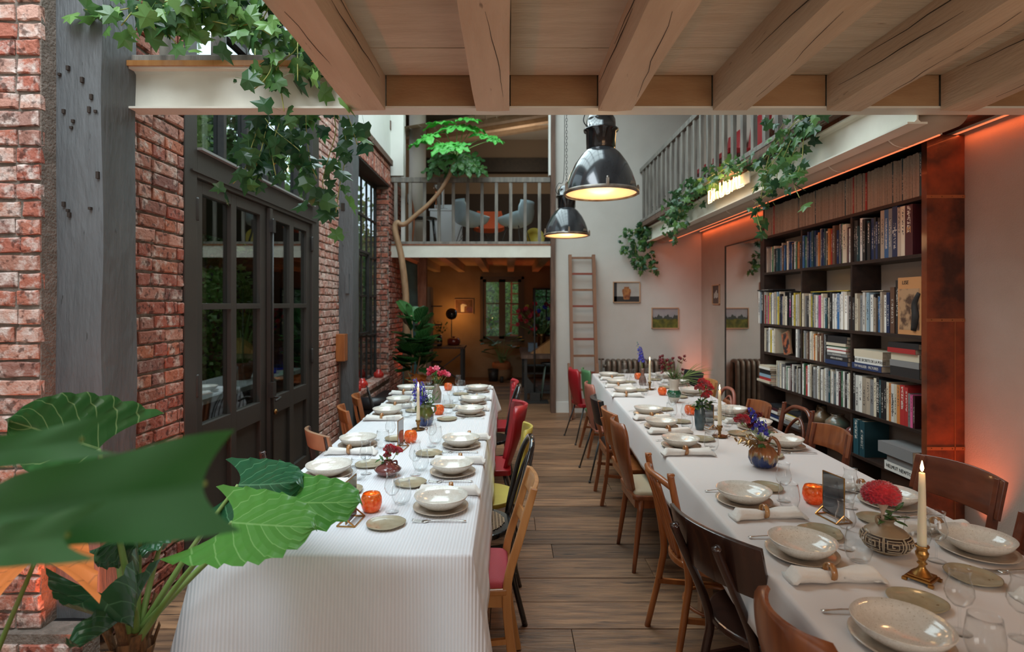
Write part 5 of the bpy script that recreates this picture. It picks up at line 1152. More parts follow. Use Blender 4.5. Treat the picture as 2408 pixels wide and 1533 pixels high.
# aisle side of the brick-side table
chair('orange wooden chair with a pink-red seat, lowest on the aisle side '+B, -.20, 2.40, 91, w_honey, dict(t='rails', cur=.02), zt=.85, legs='square', pad=red_seat, lean=.11, w_=.40)
chair('black bentwood chair with a woven cane seat '+B, -.19, 2.93, 93, black_lac, dict(t='hoop'), zt=.89, legs='bent', seat='round', seatm=None, lean=.11)
chair('mustard yellow plywood chair behind the black bentwood one '+B, -.16, 3.36, 90, yellow_paint, dict(t='ply', top=.36, bot=.24), zt=.86, legs='metal', legm=black_steel, seat='round', lean=.10)
chair('red moulded chair with a winged back '+B, -.20, 4.00, 92, red_vinyl, dict(t='ply', top=.46, bot=.24, c=.10, rnd=.25, th=.018), zt=.88, legs='metal', legm=black_steel, sth=.04, lean=.13, flare=.04)
chair('black bentwood chair behind the red moulded one '+B, -.21, 4.78, 92, black_lac, dict(t='hoop'), zt=.90, legs='bent', seat='round', lean=.10)
chair('red chair just showing behind the far black bentwood one '+B, -.19, 5.32, 92, red_vinyl, dict(t='ply', top=.40, bot=.3, th=.03), zt=.86, legs='metal', legm=black_steel, sth=.04)
# brick side
chair('dark brown chair with a broad curved back above the leaf '+B, -.93, 2.80, -55, w_dark, dict(t='band', h=.17, ov=.03, cur=.05), zt=.83, legs='bent', seat='round')
chair('chair with a worn light wood back rest before the double door '+B, -.93, 3.42, -52, w_dark, dict(t='band', h=.09, ov=.02, cur=.06), zt=.85, legs='square', backm=w_light)
chair('orange wooden chair with vertical slats beside the grey post '+B, -.985, 4.22, -68, w_orange, dict(t='slats', n=4, h=.09), zt=.83, legs='square')
chair('smaller orange slatted chair under the window sill '+B, -1.02, 4.72, -74, w_orange, dict(t='slats', n=3, h=.06), zt=.83, legs='square')
t = T('wire_chair', 'black wire chair beside the black leather bench', 'chair', (-1.08, 5.28, 0), rad(-72), 'chairs at the long tables')
q = MB(); q.prism(seat_poly('round', .42, .42), lambda p: (p[0], p[1], .44), lambda p: (p[0], p[1], .455)); q.build('seat', black_steel, t)
for i in range(9):
    s = (i-4)/4; q = MB(); q.tube([(s*.15, -.17, .45), (s*.19, -.22, .62), (s*.15, -.26, .82-.05*s*s)], .004, 6, 4); q.build('back_wire', black_steel, t)
q = MB(); q.tube([(-.19, -.16, .45), (-.20, -.22, .66), (-.13, -.26, .80), (0, -.27, .825), (.13, -.26, .80), (.20, -.22, .66), (.19, -.16, .45)], .006, 8, 5); q.build('back_rim', black_steel, t)
for sx in (-1, 1):
    for sy in (-1, 1): q = MB(); q.tube([(sx*.13, sy*.13, .44), (sx*.18, sy*.18, 0)], .008, 8); q.build('leg', black_steel, t)
# black leather bench below the sill
t = T('leather_bench', 'low black leather bench with a rolled end under the window sill', 'bench', (-1.56, 6.85, 0))
q = MB(); q.box(-.17, .17, -.6, .75, .22, .42); q.build('seat', black_vinyl, t, bevel=.03); q = MB(); q.tube([(-.165, -.58, .47), (.165, -.58, .47)], .075, 18); q.build('bolster', black_vinyl, t)
for sx in (-.13, .13):
    for sy in (-.5, .65): MB().lathe([(.015, 0), (.018, .22)], 8, c=(sx, sy, 0), close=True).build('leg', black_steel, t)
# cane weave on the black bentwood seat
can = mat('woven_cane', (.30, .19, .10), .6); t = [o for o in COL.objects if o.get('label', '').startswith('black bentwood chair with a woven')][0]
q = MB()
for i in range(-9, 10):
    h = math.sqrt(max(0, .165**2-(i*.018)**2)); q.obox((i*.018, 0, .4535), (.0035, 0, 0), (0, h, 0), (0, 0, .001)); q.obox((0, i*.018, .4545), (h, 0, 0), (0, .0035, 0), (0, 0, .001))
q.build('cane_weave', can, t)
# ================================================================ BOOKSHELF AND BOOKS
XF, XB, YN, YFAR = 2.61, 2.835, 3.49, 5.70
bs = T('bookshelf', 'tall dark wooden bookshelf with a rusty end panel against the plaster wall', 'bookshelf', (0, 0, 0))
LV = [2.287, 1.92, 1.40, 1.117, .795, .47, .12]; UP = [4.225, 4.945, 5.68]
for z in LV: MB().box(XF, XB, YN, YFAR, z-.024, z).build('shelf', shelf_wood, bs, bevel=.002)
MB().box(XF, XB, YN, YFAR, 2.625, 2.645).build('shelf', shelf_wood, bs)
for i in range(len(LV)):
    zt_ = 2.625 if i == 0 else LV[i-1]-.024
    for y in UP: 
        if i == 0 and y != UP[2]: continue
        MB().box(XF+.006, XB, y-.011, y+.011, LV[i], zt_).build('upright', shelf_wood, bs)
for y in UP: MB().box(XF+.006, XB, y-.011, y+.011, 0, .096).build('upright', shelf_wood, bs)
q = MB(); q.box(XF-.006, 2.839, YN-.045, YN, 0, 2.655); q.build('end_panel', rust, bs)
for z in (.70, 1.50, 2.27): 
    q = MB(); q.box(XF-.008, 2.839, YN-.049, YN-.045, z-.010, z+.010); q.build('metal_strip', rust_trim, bs)
    for k in range(4): MB().lathe([(0, 0), (.004, .0), (.003, .002), (0, .003)], 8, c=(XF+.02+k*.065, YN-.049, z), ax=(0, -1, 0)).build('rivet', brass_dull, bs)
MB().box(2.775, 2.779, YN-.049, YN-.045, .1, 1.49).build('metal_strip', rust_trim, bs)
BC = {'white': (.84, .82, .76), 'cream': (.70, .62, .47), 'black': (.02, .02, .022), 'grey': (.25, .25, .25), 'red': (.42, .03, .03), 'navy': (.02, .04, .12), 'blue': (.04, .14, .32), 'teal': (.015, .07, .09), 'green': (.06, .17, .09),
      'brown': (.16, .08, .05), 'orange': (.55, .20, .05), 'yellow': (.60, .45, .06), 'pink': (.60, .10, .25), 'beige': (.45, .37, .28), 'maroon': (.07, .014, .02), 'pale blue': (.30, .45, .55)}
def book_mat(c):
    col = BC[c]; dk = sum(col) < .6
    m, N, L, b = new_mat('cover_'+c.replace(' ', '_')); b.inputs['Roughness'].default_value = .5
    tc = N.new('ShaderNodeTexCoord'); oi = N.new('ShaderNodeObjectInfo'); s = N.new('ShaderNodeSeparateXYZ'); L.new(tc.outputs['Generated'], s.inputs[0])
    # printed title: marks along the spine between two bounds, different on every book
    cm = N.new('ShaderNodeCombineXYZ'); k = N.new('ShaderNodeMath'); k.operation = 'MULTIPLY_ADD'; k.inputs[1].default_value = 46; L.new(s.outputs[2], k.inputs[0])
    k2 = N.new('ShaderNodeMath'); k2.operation = 'MULTIPLY'; k2.inputs[1].default_value = 90; L.new(oi.outputs['Random'], k2.inputs[0]); L.new(k2.outputs[0], k.inputs[2]); L.new(k.outputs[0], cm.inputs[0]); 
    y2 = N.new('ShaderNodeMath'); y2.operation = 'MULTIPLY'; y2.inputs[1].default_value = 2.6; L.new(s.outputs[1], y2.inputs[0]); L.new(y2.outputs[0], cm.inputs[1])
    n = N.new('ShaderNodeTexNoise'); n.inputs['Scale'].default_value = 1; n.inputs['Detail'].default_value = 1; L.new(cm.outputs[0], n.inputs['Vector'])
    g = N.new('ShaderNodeMath'); g.operation = 'GREATER_THAN'; g.inputs[1].default_value = .53; L.new(n.outputs['Fac'], g.inputs[0])
    ce_ = N.new('ShaderNodeMath'); ce_.operation = 'COMPARE'; ce_.inputs[1].default_value = .5; ce_.inputs[2].default_value = .22; L.new(s.outputs[1], ce_.inputs[0])
    lo = N.new('ShaderNodeMath'); lo.operation = 'MULTIPLY_ADD'; lo.inputs[1].default_value = .35; lo.inputs[2].default_value = .40; L.new(oi.outputs['Random'], lo.inputs[0])
    cz = N.new('ShaderNodeMath'); cz.operation = 'COMPARE'; cz.inputs[2].default_value = .26; L.new(s.outputs[2], cz.inputs[0]); L.new(lo.outputs[0], cz.inputs[1])
    m1 = N.new('ShaderNodeMath'); m1.operation = 'MULTIPLY'; L.new(g.outputs[0], m1.inputs[0]); L.new(ce_.outputs[0], m1.inputs[1]); m2 = N.new('ShaderNodeMath'); m2.operation = 'MULTIPLY'; L.new(m1.outputs[0], m2.inputs[0]); L.new(cz.outputs[0], m2.inputs[1])
    mx = N.new('ShaderNodeMix'); mx.data_type = 'RGBA'; L.new(m2.outputs[0], mx.inputs[0]); mx.inputs[6].default_value = (*col, 1); mx.inputs[7].default_value = (.65, .62, .55, 1) if dk else (.04, .035, .04, 1)
    hs = N.new('ShaderNodeHueSaturation'); mr = N.new('ShaderNodeMapRange'); mr.inputs[3].default_value = .75; mr.inputs[4].default_value = 1.2; L.new(oi.outputs['Random'], mr.inputs[0]); L.new(mr.outputs[0], hs.inputs['Value']); L.new(mx.outputs[2], hs.inputs['Color']); L.new(hs.outputs[0], b.inputs['Base Color']); return m
bmats = {c: book_mat(c) for c in BC}
paper = mat('page_block', (.55, .47, .36), .9, col2=(.45, .38, .28), ns=60, stretch=(1, 40, 1))
plain_cov = {}
def book_mesh(d, t_, h, m):
    """upright book: spine faces -X, depth d, thickness t_ along Y, height h; material 0 cover, 1 pages"""
    q = MB(); c = .0018
    q.box(0, d, -t_/2, -t_/2+c, 0, h); q.box(0, d, t_/2-c, t_/2, 0, h); q.box(-.001, c, -t_/2, t_/2, 0, h); q.cur = 1; q.box(c, d-.004, -t_/2+c, t_/2-c, .002, h-.004)
    me = q.mesh('book'); me.materials.append(m); me.materials.append(paper); return me
def add_book(x, y, z, d, t_, h, c, label, grp, lean=0, name='book', cat='book'):
    o = link(name, book_mesh(d, t_, h, bmats[c]), None, (x, y, z)); o.rotation_euler.x = lean; return tag(o, label, cat, grp)
WH = ['white']*6+['cream']*5+['black']*4+['beige']*2+['grey']*3
PAL = {'second': ['cream', 'beige', 'black', 'brown', 'red', 'navy', 'teal', 'green', 'grey', 'orange', 'blue', 'white', 'maroon', 'black'],
       'third': WH+['blue', 'teal', 'red', 'yellow', 'pink', 'pale blue', 'navy', 'white', 'white', 'cream'],
       'fourth': WH+['yellow', 'brown', 'blue', 'orange'], 'fifth': WH+['teal', 'black', 'red', 'green', 'maroon', 'grey', 'cream']}
def fill_row(rowname, z, ya, yb, hr, tr_, dr, pal, grp, seed, name='book', cat='book', start=0, xj=.02, ends='mirror end'):
    rr = random.Random(seed); y = yb; i = start; last = None
    while y > ya+tr_[0]:
        t_ = min(rr.uniform(*tr_), y-ya)
        c = rr.choice(pal)
        if c == last: c = rr.choice(pal)
        last = c; h = rr.uniform(*hr)
        if any(u-.012 < y-t_/2 < u+.012 or y-t_ < u+.012 < y and y > u for u in UP if 'top' not in rowname):
            y = [u for u in UP if u-.02 < y][-1]-.012; 
            if y < ya+tr_[0]: break
        sz = 'thick' if t_ > .033 else ('slim' if t_ < .02 else 'tall' if h > sum(hr)/2 else 'small')
        add_book(XF+rr.uniform(.002, xj), y-t_/2, z, rr.uniform(*dr), t_*.97, h, c, f"{sz} {c} {cat}, {nth(i)} from the mirror end of the {rowname}", grp, 0, name, cat)
        y -= t_; i += 1
    return i
# top row: worn magazines with beige spines; look-alikes share one label
rr = random.Random(5); y = 5.66; mag_mats = [mat('magazine_spine', (.42, .35, .27), .7, col2=(.26, .21, .16), ns=30, stretch=(1, 30, 3), rnd=.15, spots=((.12, .09, .07), 60, .66))]
i = 0
while y > YN+.03:
    t_ = rr.uniform(.010, .020); h = rr.uniform(.270, .284); red = rr.random() < .025; dk = rr.random() < .04
    q = MB(); q.box(-.002, .2, -t_*.46, t_*.46, 0, h); me = q.mesh('magazine'); me.materials.append(bmats['red'] if red else bmats['teal'] if dk else mag_mats[0])
    o = link('magazine', me, None, (XF+rr.uniform(.003, .009), y-t_/2, 2.2875))
    if red: tag(o, f'slim red-spined magazine, {nth(i)} from the mirror end of the top row', 'magazine', 'magazines on the top shelf')
    elif dk: tag(o, f'slim dark magazine, {nth(i)} from the mirror end of the top row', 'magazine', 'magazines on the top shelf')
    else: tag(o, 'worn magazine with a beige spine standing on the top shelf', 'magazine', 'magazines on the top shelf')
    y -= t_; i += 1
G = 'books standing on the dark shelves'
fill_row('second row', 1.9205, 4.96, 5.66, (.22, .27), (.016, .032), (.16, .2), PAL['second'], G, 11, xj=.03)
n2 = 28; fill_row('second row', 1.9205, 4.24, 4.93, (.26, .315), (.016, .036), (.17, .2), PAL['second'], G, 12, start=n2, xj=.02)
n3 = 58; n3 = fill_row('second row', 1.9205, 3.90, 4.21, (.25, .32), (.018, .034), (.17, .2), ['cream', 'black', 'navy', 'black', 'white', 'black', 'teal'], G, 13, start=n3)
def fbook(y, z, d, t_, h, c, label, txt=None, size=.03, tcol=None, x=XF+.008, name='book'):
    o = add_book(x, y, z, d, t_, h, c, label, G, 0, name)
    if txt: text(txt, size, o, (-.0022, 0, h*.5), (PI/2, PI/2, -PI/2), tcol or tx_white, sx=.9)
    return o
tx_white = mat('print_white', (.75, .72, .65), .6); tx_black = mat('print_black', (.02, .02, .02), .6); tx_red = mat('print_red', (.5, .02, .05), .6); tx_pink = mat('print_pink', (.75, .05, .35), .6); tx_gold = mat('print_gold', (.70, .38, .16), .5)
y = 3.895; 
for (t_, h, c, lab, tx, m_) in ((.040, .335, 'beige', 'thick pale beige book near the rusty end of the second row', None, None), (.042, .335, 'blue', 'blue book with white title near the rusty end of the second row', 'Intérieurs new-yorkais', tx_white), (.036, .335, 'grey', 'grey-green book with a pale title between two blue books', 'New Paris Interiors', tx_white),
                                 (.052, .345, 'navy', 'dark blue book lettered APARTAMENTO near the rusty end of the second row', 'L', tx_white), (.034, .33, 'beige', 'narrow worn beige book near the rusty end of the second row', None, None), (.036, .33, 'cream', 'cream book beside the dark book with a gold M', None, None), (.072, .33, 'maroon', 'very thick dark maroon book with a gold M at the rusty end', 'M', tx_gold)):
    lab = lab.replace(' lettered APARTAMENTO', ' with a large pale L'); o = fbook(y-t_/2, 1.9205, .19, t_*.97, h, c, lab, tx, .026 if len(tx or '') > 1 else .06, m_); y -= t_
    if tx == 'M': o.children[0].rotation_euler = (PI/2, 0, -PI/2)
add_book(XF-.0, 4.30, 1.9205, .2, .050, .30, 'cream', 'big cream art book titled in black before the second upright', G); 
# third row
zz = 1.4005; y = 5.80
for (t_, h, c, lab, tx, m_) in ((.030, .335, 'white', 'white book overhanging the mirror end of the third row', 'MAGNUM', tx_black), (.020, .33, 'grey', 'pale grey book second from the mirror end, overhanging', None, None), (.014, .32, 'pale blue', 'thin pale blue book overhanging the mirror end', None, None), (.046, .325, 'black', 'thick black book with a white title at the mirror end of the third row', 'Dior', tx_white), (.026, .325, 'white', 'white book with red dots near the mirror end', '· · · · · · · ·', tx_red)):
    fbook(y-t_/2, zz, .2, t_*.97, h, c, lab, tx, .026, m_); y -= t_
MB_ = MB(); MB_.box(0, .22, -.17, .17, 0, .012); o = MB_.build('portfolio', bmats['black'], None, loc=(XF-.0, 5.64, zz+.336)); tag(o, 'flat black portfolio lying across the books at the mirror end', 'portfolio')
n = fill_row('third row', zz, 5.18, 5.655, (.27, .325), (.016, .036), (.17, .205), PAL['third'], G, 21, start=5)
fbook(5.145, zz, .2, .045, .32, 'black', 'black book with a pink upright title in the third row', 'CIVILLEOLE', .036, tx_pink)
n = fill_row('third row', zz, 4.96, 5.12, (.27, .32), (.016, .036), (.17, .205), PAL['third'], G, 22, start=n+1)
n = fill_row('third row', zz, 4.24, 4.93, (.25, .30), (.014, .034), (.17, .205), PAL['third'], G, 23, start=n)
n = fill_row('third row', zz, 3.80, 4.21, (.24, .29), (.014, .034), (.17, .205), PAL['third']+['blue', 'pale blue'], G, 24, start=n)
for (yy, t_, h, c, lab) in ((3.775, .042, .315, 'brown', 'dark brown book next to the orange photo book'), (3.728, .03, .36, 'black', 'tall black book next to the orange photo book')): fbook(yy, zz, .19, t_, h, c, lab)
o = T('photo_book', 'big orange photo book facing out with a palm tree photograph', 'book', (XF, 3.66, zz)); MB().box(0, .02, -.16, .05, 0, .375).build('cover', mat('orange_cover', (.62, .30, .12), .5), o)
MB().box(-.001, 0, -.145, .035, .03, .30).build('photograph', mat('sepia_photo', (.50, .30, .16), .6, col2=(.10, .05, .03), ns=16, contrast=(.45, .6)), o)
text('LISE', .035, o, (-.0015, -.02, .34), (PI/2, 0, -PI/2), tx_black)
q = MB(); q.tube([(-.003, -.10, .03), (-.003, -.12, .12), (-.003, -.11, .2), (-.003, -.145, .27)], [.018, .025, .02, .012], 8, 4); q.build('dark_figure', tx_black, o)
# loose papers on top of the third row
for k, (a, b) in enumerate(((4.3, 4.9), (3.9, 4.2))): tag(MB().box(0, .19, 0, b-a-.06, 0, .006).build('paper_folder', bmats['beige' if k else 'yellow'], None, loc=(XF+.03, a, zz+(.302 if k == 0 else .292))), ['yellowed paper folder lying on top of the middle books of the third row', 'beige paper folder lying on books nearer the orange photo book'][k], 'folder')
# fourth row
zz = 1.1175
n = fill_row('fourth row', zz, 5.42, 5.655, (.215, .245), (.018, .04), (.15, .2), ['cream', 'white', 'black', 'yellow', 'black', 'grey'], G, 31)
f_ = T('picture', 'small leaning picture frame with a warm photo on the fourth shelf', 'picture', (XF+.03, 5.24, zz+.001)); f_.rotation_euler = (rad(-16), 0, 0)
q = MB(); q.box(0, .015, -.07, .07, 0, .22); q.build('frame', w_light, f_); MB().box(-.001, 0, -.06, .06, .012, .208).build('photograph', mat('warm_photo', (.45, .12, .05), .6, col2=(.03, .02, .02), ns=18, contrast=(.45, .55)), f_)
fbook(5.03, zz, .2, .03, .27, 'white', 'tall white book beyond the small leaning frame', None, .02, None)
fbook(4.995, zz, .2, .02, .26, 'grey', 'thin grey book beyond the small leaning frame'); fbook(4.972, zz, .2, .016, .26, 'black', 'thin black book beside the second upright, fourth row')
n = fill_row('fourth row', zz, 4.56, 4.93, (.215, .25), (.015, .032), (.16, .2), PAL['fourth'], G, 33, start=12)
def stack(yc, z, items, grp, where, x=XF):
    rr = random.Random(int(yc*100)); 
    for i, (c, t_, L_, tx, m_) in enumerate(items):
        d = rr.uniform(.19, .21); q = MB(); k = .0018
        q.box(0, d, -L_/2, L_/2, 0, k); q.box(0, d, -L_/2, L_/2, t_-k, t_); q.box(-.001, k, -L_/2, L_/2, 0, t_); q.cur = 1; q.box(k, d-.004, -L_/2+.003, L_/2-.003, k, t_-k)
        me = q.mesh('book'); me.materials.append(mat('plain_'+c.replace(' ', '_'), BC[c], .5) if 'plain_'+c.replace(' ', '_') not in MATS else MATS['plain_'+c.replace(' ', '_')]); me.materials.append(paper)
        o = link('book', me, None, (x+rr.uniform(-.012, .01), yc+rr.uniform(-.008, .008), z)); pos = ['bottom', 'second up', 'third up', 'fourth up', 'fifth up', 'sixth up', 'seventh up', 'eighth up', 'ninth up', 'tenth up'][i]
        tag(o, f"{c} book lying flat, {pos} {where}", 'book', grp)
        if tx: text(tx, min(t_*.62, .034), o, (-.0022, 0, t_/2), (PI/2, 0, -PI/2), m_ or tx_white, sx=.9)
        z += t_+.0003
    return z
stack(4.40, zz, [('navy', .034, .30, None, None), ('black', .034, .30, 'AFRICA ADORNED', None), ('grey', .026, .27, 'New Paris Interiors', None), ('white', .018, .25, None, None), ('red', .008, .25, None, None), ('white', .016, .26, None, None), ('green', .012, .26, None, None), ('cream', .022, .26, None, None), ('black', .030, .26, None, None), ('black', .024, .26, None, None)], 'stacked books on the fourth shelf', 'in the stack at the third upright')
stack(4.03, zz, [('navy', .044, .33, 'TIM WALKER · PICTURES', None), ('white', .046, .31, 'DANS LES SECRETS DE LA POLICE', tx_black), ('cream', .054, .32, None, None)], 'stacked books on the fourth shelf', 'in the stack below the open gap')
stack(3.66, zz, [('black', .064, .27, None, None), ('grey', .042, .27, None, None), ('cream', .050, .26, None, None), ('red', .032, .26, None, None), ('black', .036, .28, None, None)], 'stacked books on the fourth shelf', 'in the stack by the rusty panel')
# fifth row
zz = .7955
stack(5.58, zz, [('grey', .016, .30, None, None), ('cream', .022, .28, None, None), ('red', .030, .24, None, None), ('pale blue', .030, .24, None, None), ('black', .022, .24, None, None), ('black', .026, .22, None, None), ('white', .022, .24, None, None), ('cream', .016, .22, None, None)], 'stacked books at the mirror end', 'in the leaning stack at the mirror end', x=XF-.03)
n = fill_row('fifth row', zz, 4.96, 5.43, (.20, .25), (.012, .03), (.16, .2), PAL['fifth'], G, 41)
n = fill_row('fifth row', zz, 4.24, 4.93, (.235, .285), (.016, .034), (.16, .2), PAL['fifth'], G, 42, start=n)
y = 4.205
for (t_, h, c, lab, tx, m_) in ((.028, .285, 'black', 'black book before the pair of white volumes', None, None), (.040, .27, 'white', 'first of the pair of white volumes, fifth row', None, None), (.040, .27, 'white', 'second of the pair of white volumes, fifth row', None, None), (.045, .265, 'beige', 'worn beige volume beside the pair of white ones', None, None), (.045, .262, 'beige', 'beige volume nearer the black titled book', None, None), (.04, .26, 'grey', 'mottled grey book, fifth row', None, None), (.028, .275, 'cream', 'cream book before the one titled in white capitals', None, None), (.030, .285, 'black', 'black book with tall white capitals, fifth row', 'LE MONDE DE L’ART', tx_white), (.018, .27, 'teal', 'thin teal book, fifth row', None, None), (.030, .27, 'black', 'black book with a short white title, fifth row', None, None), (.028, .27, 'black', 'black book with white letters, nearer the rusty panel', None, None), (.024, .265, 'cream', 'cream book near the red ones, fifth row', None, None),
                                 (.022, .26, 'orange', 'pale orange book near the red ones', None, None), (.030, .26, 'white', 'white book with a black name, near the red ones', 'Jean PROUVÉ', tx_black), (.026, .26, 'cream', 'second cream book near the red ones', None, None), (.030, .26, 'orange', 'orange book beside the red one, fifth row', None, None), (.045, .265, 'red', 'red book with a small white title, fifth row', 'usine', tx_white), (.030, .255, 'red', 'second red book, fifth row', None, None), (.02, .22, 'grey', 'clear grey sleeve book leaning by the rusty panel', None, None), (.022, .215, 'pink', 'pink gradient book by the rusty panel', None, None), (.02, .21, 'maroon', 'maroon book last before the rusty panel', None, None)):
    if y-t_ < YN+.01: break
    fbook(y-t_/2, zz, .19, t_*.97, h, c, lab, tx, min(.03, t_*.85), m_); y -= t_
# sixth row: stacks, pots, ledgers, box
zz = .4705
stack(5.46, zz+.0, [('white', .02, .32, None, None), ('navy', .03, .30, None, None), ('cream', .014, .28, None, None), ('white', .024, .28, None, None), ('maroon', .024, .28, None, None), ('black', .018, .26, None, None)], 'stacked books on the lowest shelves', 'in the low stack at the mirror end', x=XF-.02)
stack(5.12, zz, [('grey', .03, .28, None, None), ('white', .02, .3, None, None), ('cream', .02, .26, None, None), ('white', .022, .28, None, None), ('yellow', .008, .24, None, None), ('black', .02, .24, None, None)], 'stacked books on the lowest shelves', 'in the low stack behind the bentwood chair')
MB__ = MB(); MB__.box(XF+.01, XB, 4.24, 4.93, zz, zz+.07); tag(MB__.build('plank_shelf', shelf_wood), 'raised dark plank under the three clay pots', 'shelf')
zp = zz+.07
def pot(label, y, prof, m, handles=0, x=XF+.11, z=zp, k=1.0):
    t = T('clay_pot', label, 'pot', (x, y, z)); MB().lathe(wall_prof([(a*k, b*k) for a, b in prof]), 28).build('body', m, t)
    for s_ in ((1,) if handles == 1 else (1, -1) if handles == 2 else ()):
        q = MB(); q.tube([(0, s_*.03*k, .165*k), (0, s_*.065*k, .165*k), (0, s_*.078*k, .13*k), (0, s_*.07*k, .10*k)], .009*k, 8, 4); q.build('handle', m, t)
pot('brown glazed jug with a side handle on the low shelf', 4.80, [(0, 0), (.05, 0), (.082, .05), (.075, .095), (.035, .125), (.028, .145), (.036, .17)], mat('ochre_glaze', (.20, .12, .06), .3, col2=(.10, .07, .04), ns=10, coat=.4), 1)
pot('round green and brown glazed pot with a wide neck', 4.575, [(0, 0), (.05, 0), (.095, .045), (.090, .09), (.055, .125), (.045, .135), (.052, .15)], mat('celadon_drip', (.12, .17, .13), .25, col2=(.22, .11, .07), ns=9, coat=.5))
pot('dark red gourd-shaped bottle vase on the low shelf', 4.36, [(0, 0), (.045, 0), (.066, .04), (.050, .075), (.022, .095), (.020, .115), (.024, .125), (.016, .14), (.015, .165), (.020, .175)], mat('oxblood_glaze', (.13, .02, .02), .15, coat=.7))
for k, yy in enumerate((4.17, 4.10)): fbook(yy, zz, .18, .062, .262, 'teal', ['first tall dark blue ledger on the lowest visible shelf', 'second tall dark blue ledger on the lowest visible shelf'][k])
pot('mosaic-patterned brown pot behind the grey folders', 3.83, [(0, 0), (.05, 0), (.065, .05), (.07, .13), (.05, .155), (.055, .17)], mat('mosaic_glaze', (.24, .06, .04), .3, col2=(.40, .28, .2), ns=24, contrast=(.48, .52), coat=.3), 0, x=XF+.12, z=zz)
z = stack(3.66, zz-.0, [('white', .060, .30, 'HELMUT NEWTON', tx_black), ('grey', .05, .24, None, None), ], 'stacked books on the lowest shelves', 'in the stack under the grey folder', x=XF-.03)
z = stack(3.67, z, [('grey', .075, .33, None, None)], 'stacked books on the lowest shelves', 'as the big grey folder on the low stack', x=XF-.045)
# ================================================================ MIRROR, PICTURES, RADIATOR, LADDER, LAMPS, SIGN
mi = T('mirror', 'tall wall mirror in a thin black frame beside the bookshelf', 'mirror', (2.838, 0, 0))
ma, mb_, mz = 5.98, 7.20, 2.355
mm, N_, L_, b_ = new_mat('mirror_glass'); b_.inputs['Metallic'].default_value = 1; b_.inputs['Roughness'].default_value = .02; b_.inputs['Base Color'].default_value = (.80, .78, .74, 1)
MB().box(-.022, -.012, ma+.012, mb_-.012, .17, mz-.012).build('mirror_glass', mm, mi)
q = MB(); q.box(-.03, 0, ma-.0, ma+.014, .16, mz); q.box(-.03, 0, mb_-.014, mb_, .16, mz); q.box(-.03, 0, ma, mb_, mz-.014, mz); q.box(-.03, 0, ma, mb_, .16, .174); q.build('frame', black_steel, mi)
cb = T('tall_cupboard', 'narrow dark upright cupboard side between mirror and bookshelf', 'cupboard', (2.70, 5.85, 0)); MB().box(0, .13, -.12, .09, 0, 2.42).build('carcass', shelf_wood, cb, bevel=.003); MB().box(-.006, 0, -.11, .08, .02, 2.4).build('door', shelf_wood, cb)
def picture(label, c, w_, h, face, fm_, builder, th=.02):
    t = T('picture', label, 'picture', c); t.rotation_euler.z = face; q = MB(); b = .012
    for (a0, a1, z0, z1) in ((-w_/2, w_/2, h/2-b, h/2), (-w_/2, w_/2, -h/2, -h/2+b), (-w_/2, -w_/2+b, -h/2, h/2), (w_/2-b, w_/2, -h/2, h/2)): q.box(a0, a1, -th, 0, z0, z1)
    q.build('frame', fm_, t, bevel=.002); builder(t, w_-2*b, h-2*b); return t
fr_l = mat('pale_oak_frame', (.50, .30, .17), .5)
def flat(t, name, m, x0, x1, z0, z1, y=-.006): return MB().box(x0, x1, y, y+.002, z0, z1).build(name, m, t)
def pic_pot(t, w_, h):
    flat(t, 'photograph', mat('pale_wallpaper', (.42, .40, .36), .7, col2=(.34, .32, .29), ns=5), -w_/2, w_/2, -h/2, h/2)
    flat(t, 'dark_ground', tx_black, -w_/2, w_/2, -h/2, -h*.22, -.008); flat(t, 'dark_edge', tx_black, -w_/2, -w_*.38, -h/2, h/2, -.008)
    q = MB(); P = [(.13, -.5), (.16, -.46), (.20, -.1), (.24, .2), (.22, .35), (.12, .42), (.14, .52), (.13, .56)]; pts = [(a, b) for a, b in P]+[(-a, b) for a, b in P[::-1]]
    q.prism([(a*h*.95, b*h*.62-.02) for a, b in pts], lambda p: (p[0], -.0085, p[1]), lambda p: (p[0], -.0105, p[1])); q.build('printed_jar', mat('amber_print', (.14, .03, .012), .5, col2=(.38, .15, .04), ns=18), t)
def pic_hill(t, w_, h):
    flat(t, 'photograph', mat('pale_sky_print', (.24, .24, .26), .7, col2=(.32, .31, .31), ns=5) if 'pale_sky_print' not in MATS else MATS['pale_sky_print'], -w_/2, w_/2, -h/2, h/2)
    pts = [(-w_/2, -h/2), (w_/2, -h/2)]+[(w_/2-w_*i/24, h*(.10+.07*math.sin(i*.8)+.05*math.sin(i*2.1+1))) for i in range(25)]
    q = MB(); q.prism(pts, lambda p: (p[0], -.0065, p[1]), lambda p: (p[0], -.009, p[1])); q.build('printed_hills', mat('dark_hills', (.05, .06, .05), .8), t)
    pts = [(-w_/2, -h/2), (w_/2, -h/2)]+[(w_/2-w_*i/24, h*(-.05+.02*math.sin(i*.6))) for i in range(25)]
    q = MB(); q.prism(pts, lambda p: (p[0], -.009, p[1]), lambda p: (p[0], -.011, p[1])); q.build('printed_field', mat('olive_field', (.16, .15, .02), .8, col2=(.05, .06, .01), ns=16), t)
c = at_y(1473, 687, 8.155); picture('framed photograph of an amber jar, above the radiator', c, .40, .31, 0, fr_l, pic_pot)
c = at_y(1563.5, 748, 8.155); picture('framed photograph of olive hills, lower on the back wall', c, .40, .31, 0, fr_l, pic_hill)
def pic_small(t, w_, h):
    flat(t, 'photograph', mat('dark_brown_print', (.09, .05, .04), .6), -w_/2, w_/2, -h/2, h/2)
    for k in range(4): flat(t, 'print_mark', tx_white, -.07+k*.038, -.055+k*.038, -.05+.01*(k % 2), .02+.02*(k % 3), -.008)
